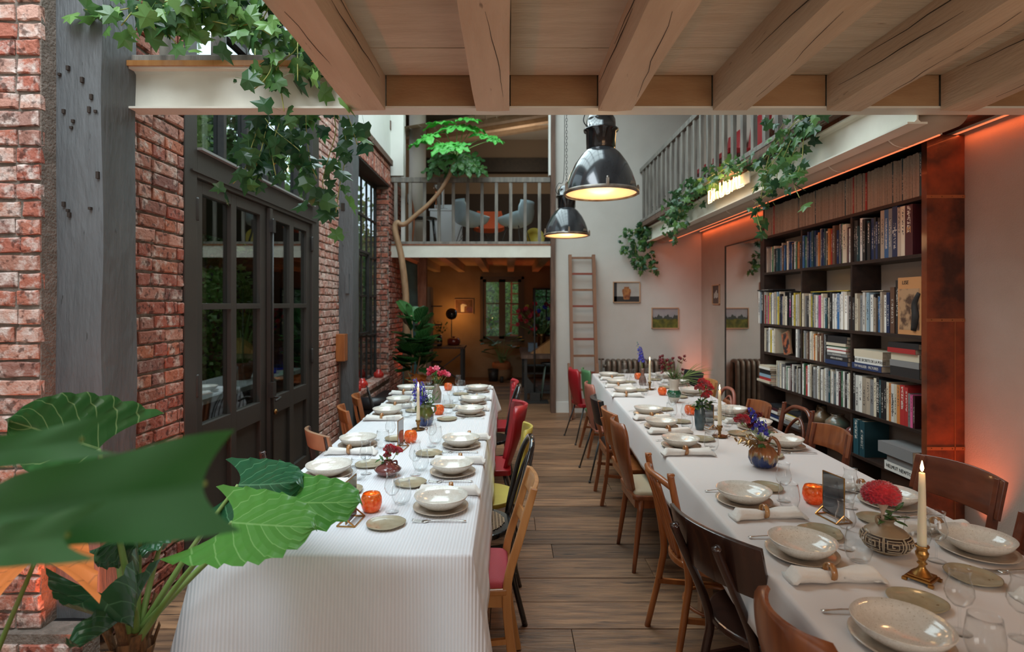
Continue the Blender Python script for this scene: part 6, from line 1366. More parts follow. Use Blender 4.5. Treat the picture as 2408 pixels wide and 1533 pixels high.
picture('small dark framed print with white marks, in the corner by the mirror', (2.839, 7.56, 1.73), .26, .27, PI/2*-1, fr_l, pic_small)
def pic_man(t, w_, h):
    flat(t, 'photograph', mat('dark_cellar_print', (.10, .05, .03), .7, col2=(.25, .11, .05), ns=9), -w_/2, w_/2, -h/2, h/2)
    q = MB(); q.prism([(-.07, -.12), (.0, -.12), (.01, .0), (.06, .01), (.05, .035), (.0, .05), (-.03, .06), (-.075, .03)], lambda p: (p[0], -.0085, p[1]), lambda p: (p[0], -.010, p[1])); q.build('printed_white_shirt', tx_white, t)
    q = MB(); q.prism([(-.032+.016*math.cos(a), .08+.02*math.sin(a)) for a in [i*PI/6 for i in range(12)]], lambda p: (p[0], -.0085, p[1]), lambda p: (p[0], -.010, p[1])); q.build('printed_head', w_teak, t)
    for k in range(2): q = MB(); q.prism([(.10+.04*k+.055*math.cos(a), -.07+.055*math.sin(a)) for a in [i*PI/6 for i in range(12)]], lambda p: (p[0], -.0085-.001*k, p[1]), lambda p: (p[0], -.010-.001*k, p[1])); q.build('printed_barrel', w_redbrown, t)
c = at_y(1091.5, 720.5, 12.09); picture('framed photograph of a person in a white shirt by barrels, far room', c, .40, .32, 0, fr_l, pic_man)
# radiator
iron = mat('old_cast_iron', (.20, .15, .11), .45, metal=.5, col2=(.11, .08, .06), ns=8, bump=.2)
ra = T('radiator', 'old cast-iron column radiator along the back wall behind the shelf-side table', 'radiator', (0, 8.03, 0))
x0 = (1430-CX)*8.03/FO
for k in range(13):
    x = x0+k*.076; q = MB(); q.tube([(x, -.07, .09), (x, -.09, .14), (x, -.09, .70), (x, -.05, .765), (x, 0, .775), (x, .05, .765), (x, .085, .70), (x, .085, .14), (x, .06, .09)], [.030, .034, .034, .032, .032, .032, .034, .034, .03], 10, 3); q.build('section', iron, ra)
    if k in (0, 12): MB().box(x-.02, x+.02, -.06, .05, 0, .09).build('foot', iron, ra)
q = MB(); q.tube([(x0, 0, .70), (x0-.07, 0, .70)], .022, 10); q.tube([(x0-.10, 0, .0), (x0-.10, 0, .80)], .014, 10); q.tube([(x0-.14, 0, .80), (x0-.06, 0, .80)], .012, 8); q.build('valve_pipe', iron, ra)
# ladder
la_ = T('wooden_ladder', 'long worn wooden double ladder leaning on the white back wall', 'ladder', (0, 0, 0)); lw = mat('ladder_wood', (.24, .115, .06), .6, col2=(.20, .09, .05), ns=6, stretch=(3, 3, .6)); lr = mat('ladder_rung_red', (.22, .05, .03), .6)
yb_, yt_ = 7.72, 8.10
def L3(px, z): f = z/2.32; y = yb_+(yt_-yb_)*f; return V(((px-CX)*8.0/FO, y, z))
for px in (1342, 1398): q = MB(); a, b = L3(px, 0), L3(px, 2.32); sweep(q, [a, b], .045, .06, sm=1); q.build('stile', lw, la_)
for k in range(10): z = .16+k*.235; q = MB(); q.bar(L3(1342, z), L3(1398, z), .036, .03, V((0, 0, 1))); q.build('rung', lr if k % 2 == 0 else lw, la_)
for px in (1337, 1404): q = MB(); a, b = V(((px-CX)*7.85/FO, 7.60, 0)), V(((px-CX)*7.85/FO, 7.84, .76)); sweep(q, [a, b], .03, .05, sm=1); q.build('lower_stile', lw, la_)
# pendant lamps
enam = mat('black_enamel', (.018, .020, .023), .16, coat=.5, col2=(.035, .038, .042), ns=12, stretch=(1, 1, .2), spots=((.16, .14, .12), 60, .74)); rim_m = mat('worn_rim', (.14, .08, .04), .4, metal=.5, col2=(.30, .28, .25), ns=14)
lampglass = emis('lit_lamp_glass', (1, .50, .21), .85)
def pendant(x, y, z, label, k, chain_dx=None):
    t = T('pendant_lamp', label, 'lamp', (x, y, z), 0, 'black industrial pendant lamps')
    MB().lathe([(.245, .0), (.242, .02), (.232, .07), (.212, .13), (.178, .20), (.132, .265), (.100, .295), (.094, .30), (.090, .30), (.128, .26), (.174, .196), (.208, .127), (.228, .07), (.238, .02), (.240, .0)], 56); sh_ = MB().lathe([(.245, .0), (.242, .02), (.232, .07), (.212, .13), (.178, .20), (.132, .265), (.100, .295), (.094, .30), (.090, .30), (.128, .26), (.174, .196), (.208, .127), (.228, .07), (.238, .02), (.240, .0)], 56).build('shade', enam, t)
    MB().lathe([(.243, -.012), (.255, -.010), (.258, 0), (.255, .012), (.243, .014)], 56).build('rim', rim_m, sh_)
    MB().lathe([(.0, -.002), (.15, -.004), (.225, -.002), (.243, .002)], 48).build('glass_lens', lampglass, t)
    MB().lathe([(.088, .29), (.100, .31), (.102, .42), (.118, .425), (.120, .435), (.102, .44), (.098, .50), (.080, .54), (.03, .56), (0, .56)], 40).build('gear_housing', black_lac, t)
    for a in (-PI*.5, PI*.02, PI*.55, PI*1.1): q = MB(); c = V((math.cos(a)*.258, math.sin(a)*.258, 0)); q.obox(c+V((0, 0, .022)), (.009, 0, 0), (0, .009, 0), (0, 0, .026)); q.lathe([(.007, 0), (.008, .012), (.0, .016)], 10, c=c+V((0, 0, .048))); q.build('clamp', rim_m, sh_)
    MB().obox(V((.18, -.165, .04)), (.022, .006, 0), (0, .002, 0), (0, .005, .012)).build('maker_plate', silver, sh_)
    q = MB()
    top = 5.2-z; cz = .58
    n = int((top-cz)/.034)
    for i in range(n):
        c = V((0, 0, cz+i*.034)); ax = (1, 0) if i % 2 else (0, 1); pts = [c+V((ax[0]*.010*math.cos(b), ax[1]*.010*math.cos(b), .021*math.sin(b))) for b in [2*PI*j/8 for j in range(9)]]; q.tube(pts, .0028, 5, cap=False)
    q.build('chain', black_steel, t); q = MB(); q.tube([(0, 0, .55), (.0, 0, .59)], .012, 8); q.build('hook', black_steel, t)
    q = MB(); q.tube([(-.08, 0, .44), (-.12, 0, .50), (-.09, .0, .58), (-.03, 0, .66), (-.022, 0, 1.4), (-.018, 0, top)], .004, 6, 6); q.build('flex_cable', black_steel, t)
    point((x, y, z-.06), 5, (1, .62, .30), .12, 'lamp_light')
pendant(.632, 3.80, 2.362, 'larger looking black enamel pendant lamp, nearer one', 0)
pendant(.645, 6.20, 2.372, 'black enamel pendant lamp farther back, hanging lower in view', 1)
# neon sign
neon = emis('warm_neon', (1, .66, .32), 3.6)
ns = T('neon_sign', 'glowing warm neon sign reading BRUGAL on the cream gallery beam', 'sign', (1.985, 0, 0))
GL = {'B': [[(0, 0), (0, 1), (.5, 1), (.62, .78), (.5, .54), (0, .52)], [(.5, .54), (.68, .28), (.52, 0), (0, 0)]], 'R': [[(0, 0), (0, 1), (.5, 1), (.64, .76), (.5, .5), (0, .5)], [(.3, .5), (.66, 0)]], 'U': [[(0, 1), (0, .2), (.18, 0), (.5, 0), (.66, .2), (.66, 1)]],
      'G': [[(.66, .82), (.5, 1), (.18, 1), (0, .8), (0, .2), (.18, 0), (.5, 0), (.66, .2), (.66, .46), (.4, .46)]], 'A': [[(0, 0), (.34, 1), (.68, 0)], [(.12, .36), (.56, .36)]], 'L': [[(0, 1), (0, 0), (.6, 0)]]}
yN, yF = 4.56, 5.42; hh = .22; z0 = 2.595; wl = (yF-yN)/6
for i, ch in enumerate('BRUGAL'):
    q = MB()
    for off in (-.016, .016):
        for st_ in GL[ch]:
            cx = sum(a for a, b in st_)/len(st_)
            q.tube([(-.03, yF-i*wl-(a*wl*.95+off*(1 if a > .3 else -1)*.6)-.01, z0+b*hh*(1-abs(off)*0)+off*(.6 if b > .5 else -.6)) for a, b in st_], .0034, 6)
    q.build('letter', neon, ns)
MB().box(-.012, -.004, yN-.02, yF+.02, 2.60, 2.70).build('backing', mat('sign_backing', (.7, .62, .5), .4), ns)
for k in range(2): point((1.90, 4.82+.36*k, 2.72), 2.2, (1, .55, .2), .08, 'neon_light')
# LED strips and up-lights
led = emis('orange_led', (1, .25, .10), .7)
for nm, x, z, ya, yb in (('led strip at the lower edge of the duct below the gallery', 2.335, 2.515, 3.0, 8.05), ('led strip where the gallery planks meet the plaster wall', 2.80, 2.66, 2.9, 8.1)):
    t = T('led_profile', 'orange '+nm, 'light', (x, 0, z)); MB().box(-.016, .016, ya, yb, .006, .02).build('channel', steel_white, t); MB().box(-.006, .006, ya, yb, .0, .006).build('diffuser', led, t)
    area((x, (ya+yb)/2, z-.01), (0, 0, 0), .012, yb-ya, 2.5 if x < 2.5 else 4.5, LEDC, 'led_light')
def uplight(x, y, label, p, ang, rx=0, ry=0, h=.12):
    t = T('floor_uplight', label, 'lamp', (x, y, 0)); MB().lathe([(0, 0), (.035, 0), (.035, h), (.030, h), (.030, h-.02), (0, h-.02)], 18).build('housing', black_steel, t)
    MB().lathe([(0, h-.015), (.028, h-.015)], 16).build('lens', led, t); spot((x, y, h+.005), (PI+rx, ry, 0), p, LEDC, ang, .9, .03, 'uplight_beam')
uplight(2.72, 7.98, 'small black uplight glowing orange in the corner by the mirror', 26, 58, .0, 0)
uplight(2.70, 3.28, 'small black uplight glowing orange before the rusty panel', 34, 60, 0, .10)
uplight(-1.70, 2.24, 'small black uplight glowing orange at the foot of the grey post', 26, 150, -.35, .0)
uplight(-1.45, 8.75, 'small black uplight under the fiddle-leaf fig', 16, 90, 0, 0)
uplight(-.15, 11.3, 'small black uplight beside the basket plant in the far room', 9, 80, 0, 0)
spot((.3, 11.4, .3), (PI, 0, 0), 9, LEDC, 60, .9, .05, 'far_ceiling_beam')
# three red glass pots on the sill
redg = mat('red_glass', (.45, .01, .012), .12, coat=.8, col2=(.65, .05, .03), ns=40)
for k, (x, y) in enumerate(((-1.80, 6.48), (-1.80, 6.78), (-1.82, 7.72))):
    t = T('red_votive', ['red glass pot on the brick sill, beside the grey post', 'red glass pot on the sill, just beyond the one by the post', 'red glass pot alone at the far end of the brick sill'][k], 'candle holder', (x, y, .560), 0, 'red glass pots on the window sill')
    MB().lathe([(0, 0), (.035, 0), (.062, .03), (.066, .06), (.050, .095), (.032, .108), (.036, .125), (.032, .125), (.028, .108), (.045, .09), (.058, .06), (.055, .03), (0, .01)], 24).build('body', redg, t)
    q = MB()
    for j in range(10): a = j*PI/5; q.tube([(math.cos(a)*.060, math.sin(a)*.060, .02), (math.cos(a)*.068, math.sin(a)*.068, .06), (math.cos(a)*.05, math.sin(a)*.05, .095)], .003, 5, 2)
    q.build('rib', redg, t)
# ================================================================ PLANTS
def big_leaf(parent, base, tip, side, w_, m, lobe=.28, fold=.18, wave=.06, droop=.12, nf=7, name='leaf', uvv=True, roll=0, wexp=.72, nu=14, nv=18):
    base, tip = V(base), V(tip); ax = tip-base; L_ = ax.length; d = ax.normalized(); s = V(side); s = (s-d*s.dot(d)).normalized(); n = s.cross(d)
    q = MB(); vs = []; uv = []
    for j in range(nv+1):
        v = j/nv
        for i in range(nu+1):
            u = (i/nu-.5)*2; a = abs(u); ww = w_*(math.sin(PI*min(1, (v**wexp)*.98+.02))**.75) if 0 < v < 1 else 0
            ww = w_*max(.0, (1-v)**.62)*(.80+.55*v)*1.15 if v < 1 else 0
            along = v*L_-lobe*L_*(a**1.6)*(1-v)**2.2
            edge = 1+.035*math.sin(v*nf*2*PI)*a
            h = fold*w_*a*.5-droop*L_*v*v+wave*L_*math.sin(v*nf*2*PI+u*1.2)*a*a*.50+wave*L_*.25*math.sin(v*nf*PI*2)*a
            h -= roll*w_*a*a
            vs.append(base+d*along+s*(u*ww*.5*edge)+n*h); uv.append((u, v))
    q.add(vs, [(j*(nu+1)+i, j*(nu+1)+i+1, (j+1)*(nu+1)+i+1, (j+1)*(nu+1)+i) for j in range(nv) for i in range(nu)], True); q.uv = uv
    return q.build(name, m, parent)
def petiole(parent, a, b, r0=.010, r1=.005, bend=.1, m=None):
    a, b = V(a), V(b); mid = a.lerp(b, .5)+V((0, 0, bend)); q = MB(); q.tube([a, mid, b], [r0, (r0+r1)/2, r1], 8, 8); return q.build('petiole', m or stem_g, parent)
t = T('elephant_ear_plant', 'large potted elephant ear plant with broad green leaves beside the brick-side table', 'plant', (0, 0, 0))
root = V((-1.22, 1.78, .42))
q = MB(); q.lathe([(0, 0), (.13, 0), (.17, .30), (.18, .32), (.16, .32), (.15, .28), (0, .28)], 28, c=(-1.22, 1.78, 0)); q.build('pot', pot_m, t)
q = MB(); q.tube([(-1.22, 1.78, .26), (-1.21, 1.775, .40), (-1.20, 1.77, .56)], [.055, .062, .040], 14, 4)
for i in range(26):
    a = i*2.4; z = .28+.011*i; q.sheet(lambda u, v: (-1.215+math.cos(a)*(.05+.03*v)+(u-.5)*.03*math.sin(a), 1.775+math.sin(a)*(.05+.03*v)-(u-.5)*.03*math.cos(a), z+v*.09), 2, 3, .002)
q.build('fibrous_trunk', mat('fibrous_trunk', (.24, .11, .04), .9, col2=(.10, .05, .02), ns=20, stretch=(4, 4, .5), bump=.8, bs=40), t)
crown = V((-1.20, 1.77, .55))
def P(px, py, y): return at_y(px, py, y)
LV2 = [  # base, tip, side, width, material, kwargs
    (P(232, 1055, 1.72), P(14, 985, 1.55), V((.25, .8, .9)), .34, aloc_g, dict(lobe=.45, fold=.25, droop=.05, nf=6)),
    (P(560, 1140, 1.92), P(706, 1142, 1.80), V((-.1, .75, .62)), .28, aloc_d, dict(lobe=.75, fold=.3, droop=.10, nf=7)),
    (P(545, 1228, 1.62), P(742, 1246, 1.50), V((0, .80, .62)), .27, aloc_b, dict(lobe=.62, fold=.12, droop=.05, nf=7)),
    (P(655, 1180, 1.80), P(852, 1188, 1.66), V((0, .80, .62)), .25, aloc_b, dict(lobe=.35, fold=.12, droop=.06, nf=6)),
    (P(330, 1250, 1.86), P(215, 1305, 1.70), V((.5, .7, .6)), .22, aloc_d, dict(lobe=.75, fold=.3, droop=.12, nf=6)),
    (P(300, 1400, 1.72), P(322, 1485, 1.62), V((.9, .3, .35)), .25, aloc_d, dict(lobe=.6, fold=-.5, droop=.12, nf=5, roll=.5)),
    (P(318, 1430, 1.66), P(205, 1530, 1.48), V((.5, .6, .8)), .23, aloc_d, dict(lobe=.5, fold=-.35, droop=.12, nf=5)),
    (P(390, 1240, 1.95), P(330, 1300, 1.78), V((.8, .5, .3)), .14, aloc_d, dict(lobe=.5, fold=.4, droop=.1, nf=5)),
    (P(250, 1110, 1.95), P(205, 1205, 1.75), V((.9, .3, .2)), .24, aloc_g, dict(lobe=.5, fold=.2, droop=.1, nf=5))]
for i, (b, tp, sd, w_, m, kw) in enumerate(LV2):
    big_leaf(t, b, tp, sd, w_, m, **kw); petiole(t, crown+V((.012*math.cos(i*2), .012*math.sin(i*2), -.03*(i % 3))), b, .012, .006, .02)
t2 = T('elephant_ear_plant', 'smaller elephant ear in the corner with one leaf glowing orange over the uplight', 'plant', (0, 0, 0))
MB().lathe([(0, 0), (.11, 0), (.14, .24), (.12, .24), (0, .2)], 24, c=(-1.55, 1.55, 0)).build('pot', pot_m, t2)
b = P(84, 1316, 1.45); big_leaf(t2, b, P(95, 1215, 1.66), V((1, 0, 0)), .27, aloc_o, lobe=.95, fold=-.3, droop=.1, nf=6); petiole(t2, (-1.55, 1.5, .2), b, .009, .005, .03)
t3 = T('elephant_ear_plant', 'blurred tall elephant ear with very large dark green leaves close to the viewer', 'plant', (0, 0, 0))
MB().lathe([(0, 0), (.14, 0), (.18, .34), (.16, .34), (0, .3)], 24, c=(-1.0, .50, 0)).build('pot', pot_m, t3)
for (b, tp, sd, w_, m, kw) in ((P(478, 1140, .54), P(-190, 1235, .62), V((.06, .25, 1)), .100, aloc_n, dict(lobe=.13, fold=.22, droop=.04, nf=2, wave=.03, wexp=1)),
                               (P(185, 1035, .60), P(-180, 1090, .66), V((0, .3, 1)), .044, aloc_n, dict(lobe=.25, fold=.2, droop=.0, nf=2, wave=.03)),
                               (P(150, 1262, .50), P(-120, 1300, .56), V((.1, .4, 1)), .05, aloc_n, dict(lobe=.35, fold=.2, droop=.1, nf=2, wave=.03))):
    big_leaf(t3, b, tp, sd, w_, m, **kw); tp2 = tp+V((-.02, .03, -.01)); q = MB(); q.tube([(-1.0, .5, .3), (-.85, .6, .9), tp2+V((-.12, .02, -.06)), tp2, b.lerp(tp, .5)+V((0, .02, 0)), b+V((0, .004, 0))], [.010, .009, .006, .004, .003], 8, 6); q.build('petiole', stem_g, t3)
# fiddle-leaf fig in front of the far opening
t = T('fiddle_leaf_fig', 'dark glossy fiddle-leaf fig in a dark pot by the brick pier', 'plant', (-1.29, 7.30, 0))
MB().lathe([(0, 0), (.17, 0), (.22, .34), (.23, .36), (.20, .36), (0, .3)], 28).build('pot', pot_m, t)
q = MB(); q.tube([(0, 0, .3), (.02, 0, .8), (.0, 0, 1.45)], [.018, .012], 8, 5); q.tube([(0, 0, .5), (.10, -.05, .8), (.16, -.05, 1.1)], [.014, .008], 8, 5); q.build('stem', bark, t)
rr = random.Random(12)
for i in range(60):
    a = rr.uniform(0, 2*PI); z = rr.uniform(.70, 1.42); rr_ = .04+.05*rr.random(); b = V((math.cos(a)*rr_+.05, math.sin(a)*rr_, z)); el = rr.uniform(-.25, .9) if z < 1.2 else rr.uniform(.3, 1.4)
    d = V((math.cos(a)*math.cos(el), math.sin(a)*math.cos(el), math.sin(el))); L_ = rr.uniform(.20, .32); s = d.cross(V((0, 0, 1)))
    if s.length < .1: s = V((1, 0, 0))
    vs = []; uv = []; q = MB(); s.normalize(); n = s.cross(d); nu, nv = 6, 8
    for j in range(nv+1):
        v = j/nv
        for k in range(nu+1):
            u = (k/nu-.5)*2; ww = 1.7*L_*(.22+.40*math.sin(PI*min(1, v*.95))*(.4+.75*v))*(1 if v < .85 else math.sqrt(max(0, 1-((v-.85)/.15)**2))*.98+.02)*(min(1, v*6+.12)); vs.append(b+d*L_*v+s*u*ww*.55+n*(.02*abs(u)-.05*L_*4*v*v*.3+.008*math.sin(v*12)*abs(u))); uv.append((u, v))
    q.add(vs, [(j*(nu+1)+k, j*(nu+1)+k+1, (j+1)*(nu+1)+k+1, (j+1)*(nu+1)+k) for j in range(nv) for k in range(nu)], True); q.uv = uv; q.build('leaf', fig_m, t)
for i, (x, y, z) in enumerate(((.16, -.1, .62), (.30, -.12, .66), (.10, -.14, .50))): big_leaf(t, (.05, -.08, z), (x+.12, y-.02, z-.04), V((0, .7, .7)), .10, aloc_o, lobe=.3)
# leggy tree whose trunk bends round and leans over the balcony
t = T('indoor_tree', 'tall leggy tree with a bent bare trunk and a bright green crown before the balcony', 'tree', (0, 0, 0)); Y_ = 7.92
tp_ = [(958, 905), (957, 800), (955, 735), (954, 690), (949, 640), (941, 590), (931, 552), (929, 532), (935, 523), (943, 528), (955, 525), (980, 504), (1010, 478), (1038, 445), (1056, 413), (1066, 385), (1073, 362)]
q = MB(); q.tube([at_y(a, b, Y_-.0) for a, b in tp_], [.052, .05, .048, .046, .044, .038, .034, .032, .030, .028, .022], 12, 5); q.build('trunk', bark, t)
b0 = at_y(958, 905, Y_); MB().lathe([(0, 0), (.15, 0), (.19, .3), (.17, .3), (0, .26)], 24, c=(b0.x, Y_, 0)).build('pot', pot_m, t); q = MB(); q.tube([(b0.x, Y_, .2), b0], .05, 10); q.build('stem', bark, t)
cr_ = at_y(1073, 365, Y_); rr = random.Random(4)
def palmate(t, c, up, size, m, n=7, seed=0):
    r2 = random.Random(seed); X, Y2, Z = frame(V(up)); q = MB(); c = V(c); rot = r2.uniform(0, 6)
    for i in range(n):
        a = rot+2*PI*i/n+r2.uniform(-.12, .12); d = X*math.cos(a)+Y2*math.sin(a); s = Z.cross(d); L_ = size*r2.uniform(.8, 1.1); dr = r2.uniform(.05, .3)
        q.sheet(lambda u, v: c+d*L_*(.04+v*.96)+s*((u-.5)*L_*(.07+.50*math.sin(PI*min(1, v**.9*.97+.01))**.9*(.4+.75*v))*(1+.10*math.sin(v*22+i)))+Z*(.03*abs(u-.5)*size*4-dr*L_*v*v+.012*math.sin(v*14+i)*abs(u-.5)*2), 4, 9, .0012)
    q.build('leaf', m, t)
pl = [(1075, 300, .0, .30), (1010, 320, -.1, .25), (1140, 320, .05, .24), (1040, 345, -.3, .25), (1110, 300, .3, .24), (1035, 290, .25, .26), (985, 335, .2, .20), (1160, 328, -.2, .19), (1075, 345, -.35, .24), (1100, 280, 0.1, .22)]
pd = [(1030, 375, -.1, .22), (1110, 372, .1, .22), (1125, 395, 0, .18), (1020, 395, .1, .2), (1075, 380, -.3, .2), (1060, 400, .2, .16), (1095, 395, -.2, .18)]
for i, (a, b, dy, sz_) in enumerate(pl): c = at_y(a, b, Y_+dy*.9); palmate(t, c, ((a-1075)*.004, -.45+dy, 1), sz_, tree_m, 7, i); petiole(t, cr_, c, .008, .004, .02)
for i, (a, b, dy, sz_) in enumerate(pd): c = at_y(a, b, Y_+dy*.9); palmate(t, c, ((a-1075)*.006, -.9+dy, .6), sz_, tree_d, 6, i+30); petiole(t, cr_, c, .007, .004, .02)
# ---- ivy
IVP = [(0, 0), (.26, -.10), (.50, .10), (.34, .34), (.50, .60), (.22, .60), (0, 1.0), (-.22, .60), (-.50, .60), (-.34, .34), (-.50, .10), (-.26, -.10)]
ivy_mesh = []
for k in range(4):
    rr = random.Random(k+60); q = MB(); vs = [(0, .36, .05)]+[(x*rr.uniform(.85, 1.15), y*rr.uniform(.9, 1.1), -.10*abs(x)*2*(.4+.3*k)+rr.uniform(-.03, .03)-.08*y*y) for x, y in IVP]
    q.add(vs, [(0, i+1, (i+1) % 12+1) for i in range(12)], False); q.add([(-.008, 0, 0), (.008, 0, 0), (.006, -.45, -.12), (-.006, -.45, -.12)], [(0, 1, 2, 3)]); ivy_mesh.append(q)
ivy_me = {}
def ivy(label, vines, size, mats_, seed=1, spread=.04, face=V((0, -1, .2)), cnt=14, name='ivy'):
    """vines: lists of world points; leaves sit along them as separate parts"""
    o = T(name, label, 'ivy', (0, 0, 0), 0, None); rr = random.Random(seed); n = 0
    q = MB()
    for vi in vines: q.tube(vi, .0028, 5, 4)
    q.build('vine_stem', vine_m, o)
    items = []
    for vi in vines:
        P_ = spline(vi, 8); L_ = sum((a-b).length for a, b in zip(P_, P_[1:])); k = max(3, int(L_*cnt))
        for i in range(k): f = (i+rr.random())/k*(len(P_)-1); j = min(int(f), len(P_)-2); items.append(P_[j].lerp(P_[j+1], f-j))
    rr.shuffle(items); rest = MB(); 
    for n, c in enumerate(items):
        m = rr.choice(mats_); key = (rr.randrange(4), m.name)
        d = V((rr.gauss(0, .7), rr.gauss(0, .5), rr.gauss(-.6, .5))).normalized(); nn = (V(face)+V((rr.gauss(0, .45), rr.gauss(0, .45), rr.gauss(0, .45)))).normalized()
        s = size*rr.uniform(.55, 1.15); x = d.cross(nn)
        if x.length < .1: continue
        x.normalize(); z = x.cross(d); p = c+V((rr.gauss(0, spread), rr.gauss(0, spread*.6), rr.gauss(0, spread)))
        Mx = M4(((x.x*s, d.x*s, z.x*s, p.x), (x.y*s, d.y*s, z.y*s, p.y), (x.z*s, d.z*s, z.z*s, p.z), (0, 0, 0, 1)))
        if n < 290:
            if key not in ivy_me: me = ivy_mesh[key[0]].mesh('leaf'); me.materials.append(m); ivy_me[key] = me
            l = link('leaf', ivy_me[key], o); l.matrix_local = Mx
        else: rest.add([Mx @ V(q_) for q_ in ivy_mesh[key[0]].v], ivy_mesh[key[0]].f)
    if rest.v: f = rest.build('leaf', mats_[0], o); f['kind'] = 'stuff'
    return o
def VP(y, *pts): return [at_y(a, b, y) for a, b in pts]
def VX(x, *pts): return [at_x(a, b, x) for a, b in pts]
ivy('fresh green ivy spilling over the cream beam from the railing above the grey post', [
    VP(2.45, (560, -60), (450, -10), (340, 12), (250, 28), (200, 22)), VP(2.45, (520, -40), (400, 30), (330, 15), (285, 60)), VP(2.5, (470, -40), (420, 20), (385, 60), (430, 120)),
    VP(2.5, (600, -40), (520, 10), (440, 20), (350, 10)), VP(2.55, (700, -20), (600, 20), (520, 25), (440, 60)), VP(2.52, (640, -30), (620, 40), (560, 60), (500, 50)),
    VP(2.56, (640, 10), (625, 90), (640, 150), (620, 190), (590, 215)), VP(2.58, (680, 60), (700, 110), (650, 160), (660, 210), (668, 262)), VP(2.58, (700, 30), (735, 90), (740, 130), (785, 200)),
    VP(2.56, (660, 0), (690, 60), (730, 120), (770, 165)), VP(2.5, (560, -30), (560, 30), (600, 60), (650, 90)), VP(2.5, (380, -50), (350, 0), (300, 40)), VP(2.56, (700, 100), (700, 140), (700, 190))], .10, [ivy_f, ivy_f, ivy_m, ivy_d], 3, .045, cnt=38)
def VQ(y, *pts): return [at_y(pts[0][0], 142, 2.73), at_y(pts[0][0], 120, 2.85)]+[at_y(a, b, y) for a, b in pts]
ivy('darker ivy hanging behind the cream beam in front of the transom panes', [
    VQ(3.2, (640, 200), (610, 290), (590, 350), (575, 400), (548, 432)), VQ(3.2, (680, 200), (660, 280), (640, 350), (650, 420)), VQ(3.2, (720, 210), (720, 300), (730, 380), (745, 420)),
    VQ(3.2, (600, 230), (640, 300), (700, 350), (740, 400)), VQ(3.3, (700, 220), (690, 320), (670, 380), (610, 380)), VQ(3.2, (760, 210), (800, 280), (815, 350), (800, 430), (790, 500)), VQ(3.15, (800, 220), (825, 290), (840, 340)),
    VQ(3.2, (770, 210), (790, 300), (770, 380), (760, 440), (800, 490)), VQ(3.2, (640, 220), (620, 330), (600, 400))], .115, [ivy_d, ivy_d, ivy_m], 5, .06, cnt=22)
XG = 1.90; fx = V((-1, -.5, .2))
ivy('long ivy strands over the gallery beam between the neon sign and the duct', [
    VX(XG, (1925, 262), (1870, 290), (1830, 330), (1800, 370), (1770, 385)), VX(XG, (1880, 270), (1860, 300), (1840, 350), (1800, 400)), VX(XG, (1900, 262), (1890, 320), (1885, 380), (1868, 430), (1880, 465)),
    VX(XG, (1850, 280), (1820, 330), (1800, 400), (1790, 460), (1780, 500), (1790, 545)), VX(XG, (1860, 330), (1830, 400), (1820, 440), (1775, 480)), VX(XG, (1900, 280), (1870, 350), (1850, 400), (1880, 420)),
    VX(XG, (1950, 262), (1910, 280), (1870, 310)), VX(XG, (1820, 380), (1790, 430), (1770, 455))], .085, [ivy_d, ivy_m], 7, .035, fx, 26)
ivy('ivy along the gallery edge left of the neon sign', [
    VX(XG, (1745, 385), (1710, 395), (1680, 410), (1650, 425)), VX(XG, (1700, 400), (1660, 430), (1620, 450), (1590, 480), (1570, 510)), VX(XG, (1680, 420), (1640, 450), (1600, 490), (1570, 540)), VX(XG, (1650, 420), (1610, 450), (1575, 480)),
    VX(XG, (1640, 450), (1610, 490), (1590, 520), (1600, 530)), VX(XG, (1760, 375), (1730, 390), (1700, 380)), VX(XG, (1600, 480), (1590, 530), (1575, 556))], .085, [ivy_m, ivy_d], 8, .05, fx, 34)
ivy('ivy bunch trailing from the far corner of the gallery beam', [
    VP(8.0, (1545, 518), (1510, 530), (1490, 550), (1470, 580), (1462, 590)), VP(8.0, (1530, 525), (1500, 560), (1495, 600), (1510, 630)), VP(8.0, (1540, 520), (1520, 560), (1520, 600), (1540, 620)), VP(8.0, (1520, 530), (1480, 545), (1465, 560)),
    VP(8.0, (1525, 530), (1505, 580), (1500, 620)), VP(7.9, (1550, 505), (1530, 540), (1530, 590)), VP(8.0, (1535, 600), (1540, 625), (1545, 638))], .085, [ivy_d, ivy_m], 9, .045, V((0, -1, .2)), 52)
# ================================================================ FAR ROOM, UPPER ROOMS
# trestle table with X brace, pot, lamp, plant
t = T('side_table', 'dark wooden side table with crossed braces in the far room', 'table', (-1.28, 10.9, 0)); q = MB(); q.box(-.45, .42, -.3, .3, .74, .78); q.build('tabletop', old_wood, t)
for x in (-.4, .37):
    for y in (-.26, .24): MB().box(x-.025, x+.025, y-.025, y+.025, 0, .74).build('leg', black_steel, t)
for s_ in (1, -1): q = MB(); q.bar((-.4*s_, -.26, .08), (.37*s_, -.26, .66), .03, .02); q.build('brace', black_steel, t)
t = T('lidded_pot', 'red lidded cooking pot on the dark side table', 'pot', at_z(1067, 811, .78)+V((0, 0, 0))); rp = mat('dark_red_enamel', (.20, .03, .02), .25, coat=.6); MB().lathe([(0, 0), (.11, 0), (.135, .05), (.13, .11), (.10, .14), (0, .15)], 26).build('body', rp, t); MB().lathe([(0, .15), (.02, .152), (.03, .17), (.0, .18)], 14).build('lid_knob', rp, t)
t = T('reflector_lamp', 'black round reflector lamp lighting the ochre wall', 'lamp', (-1.17, 11.25, .78)); MB().lathe([(0, 0), (.08, 0), (.08, .015), (.01, .02), (.008, .55)], 20).build('stand', black_steel, t)
MB().lathe([(.005, .05), (.06, .045), (.115, .0), (.11, -.005), (.05, .03), (.0, .03)], 28, c=(0, .0, .62), ax=(.1, -1, .1)).build('reflector', black_lac, t)
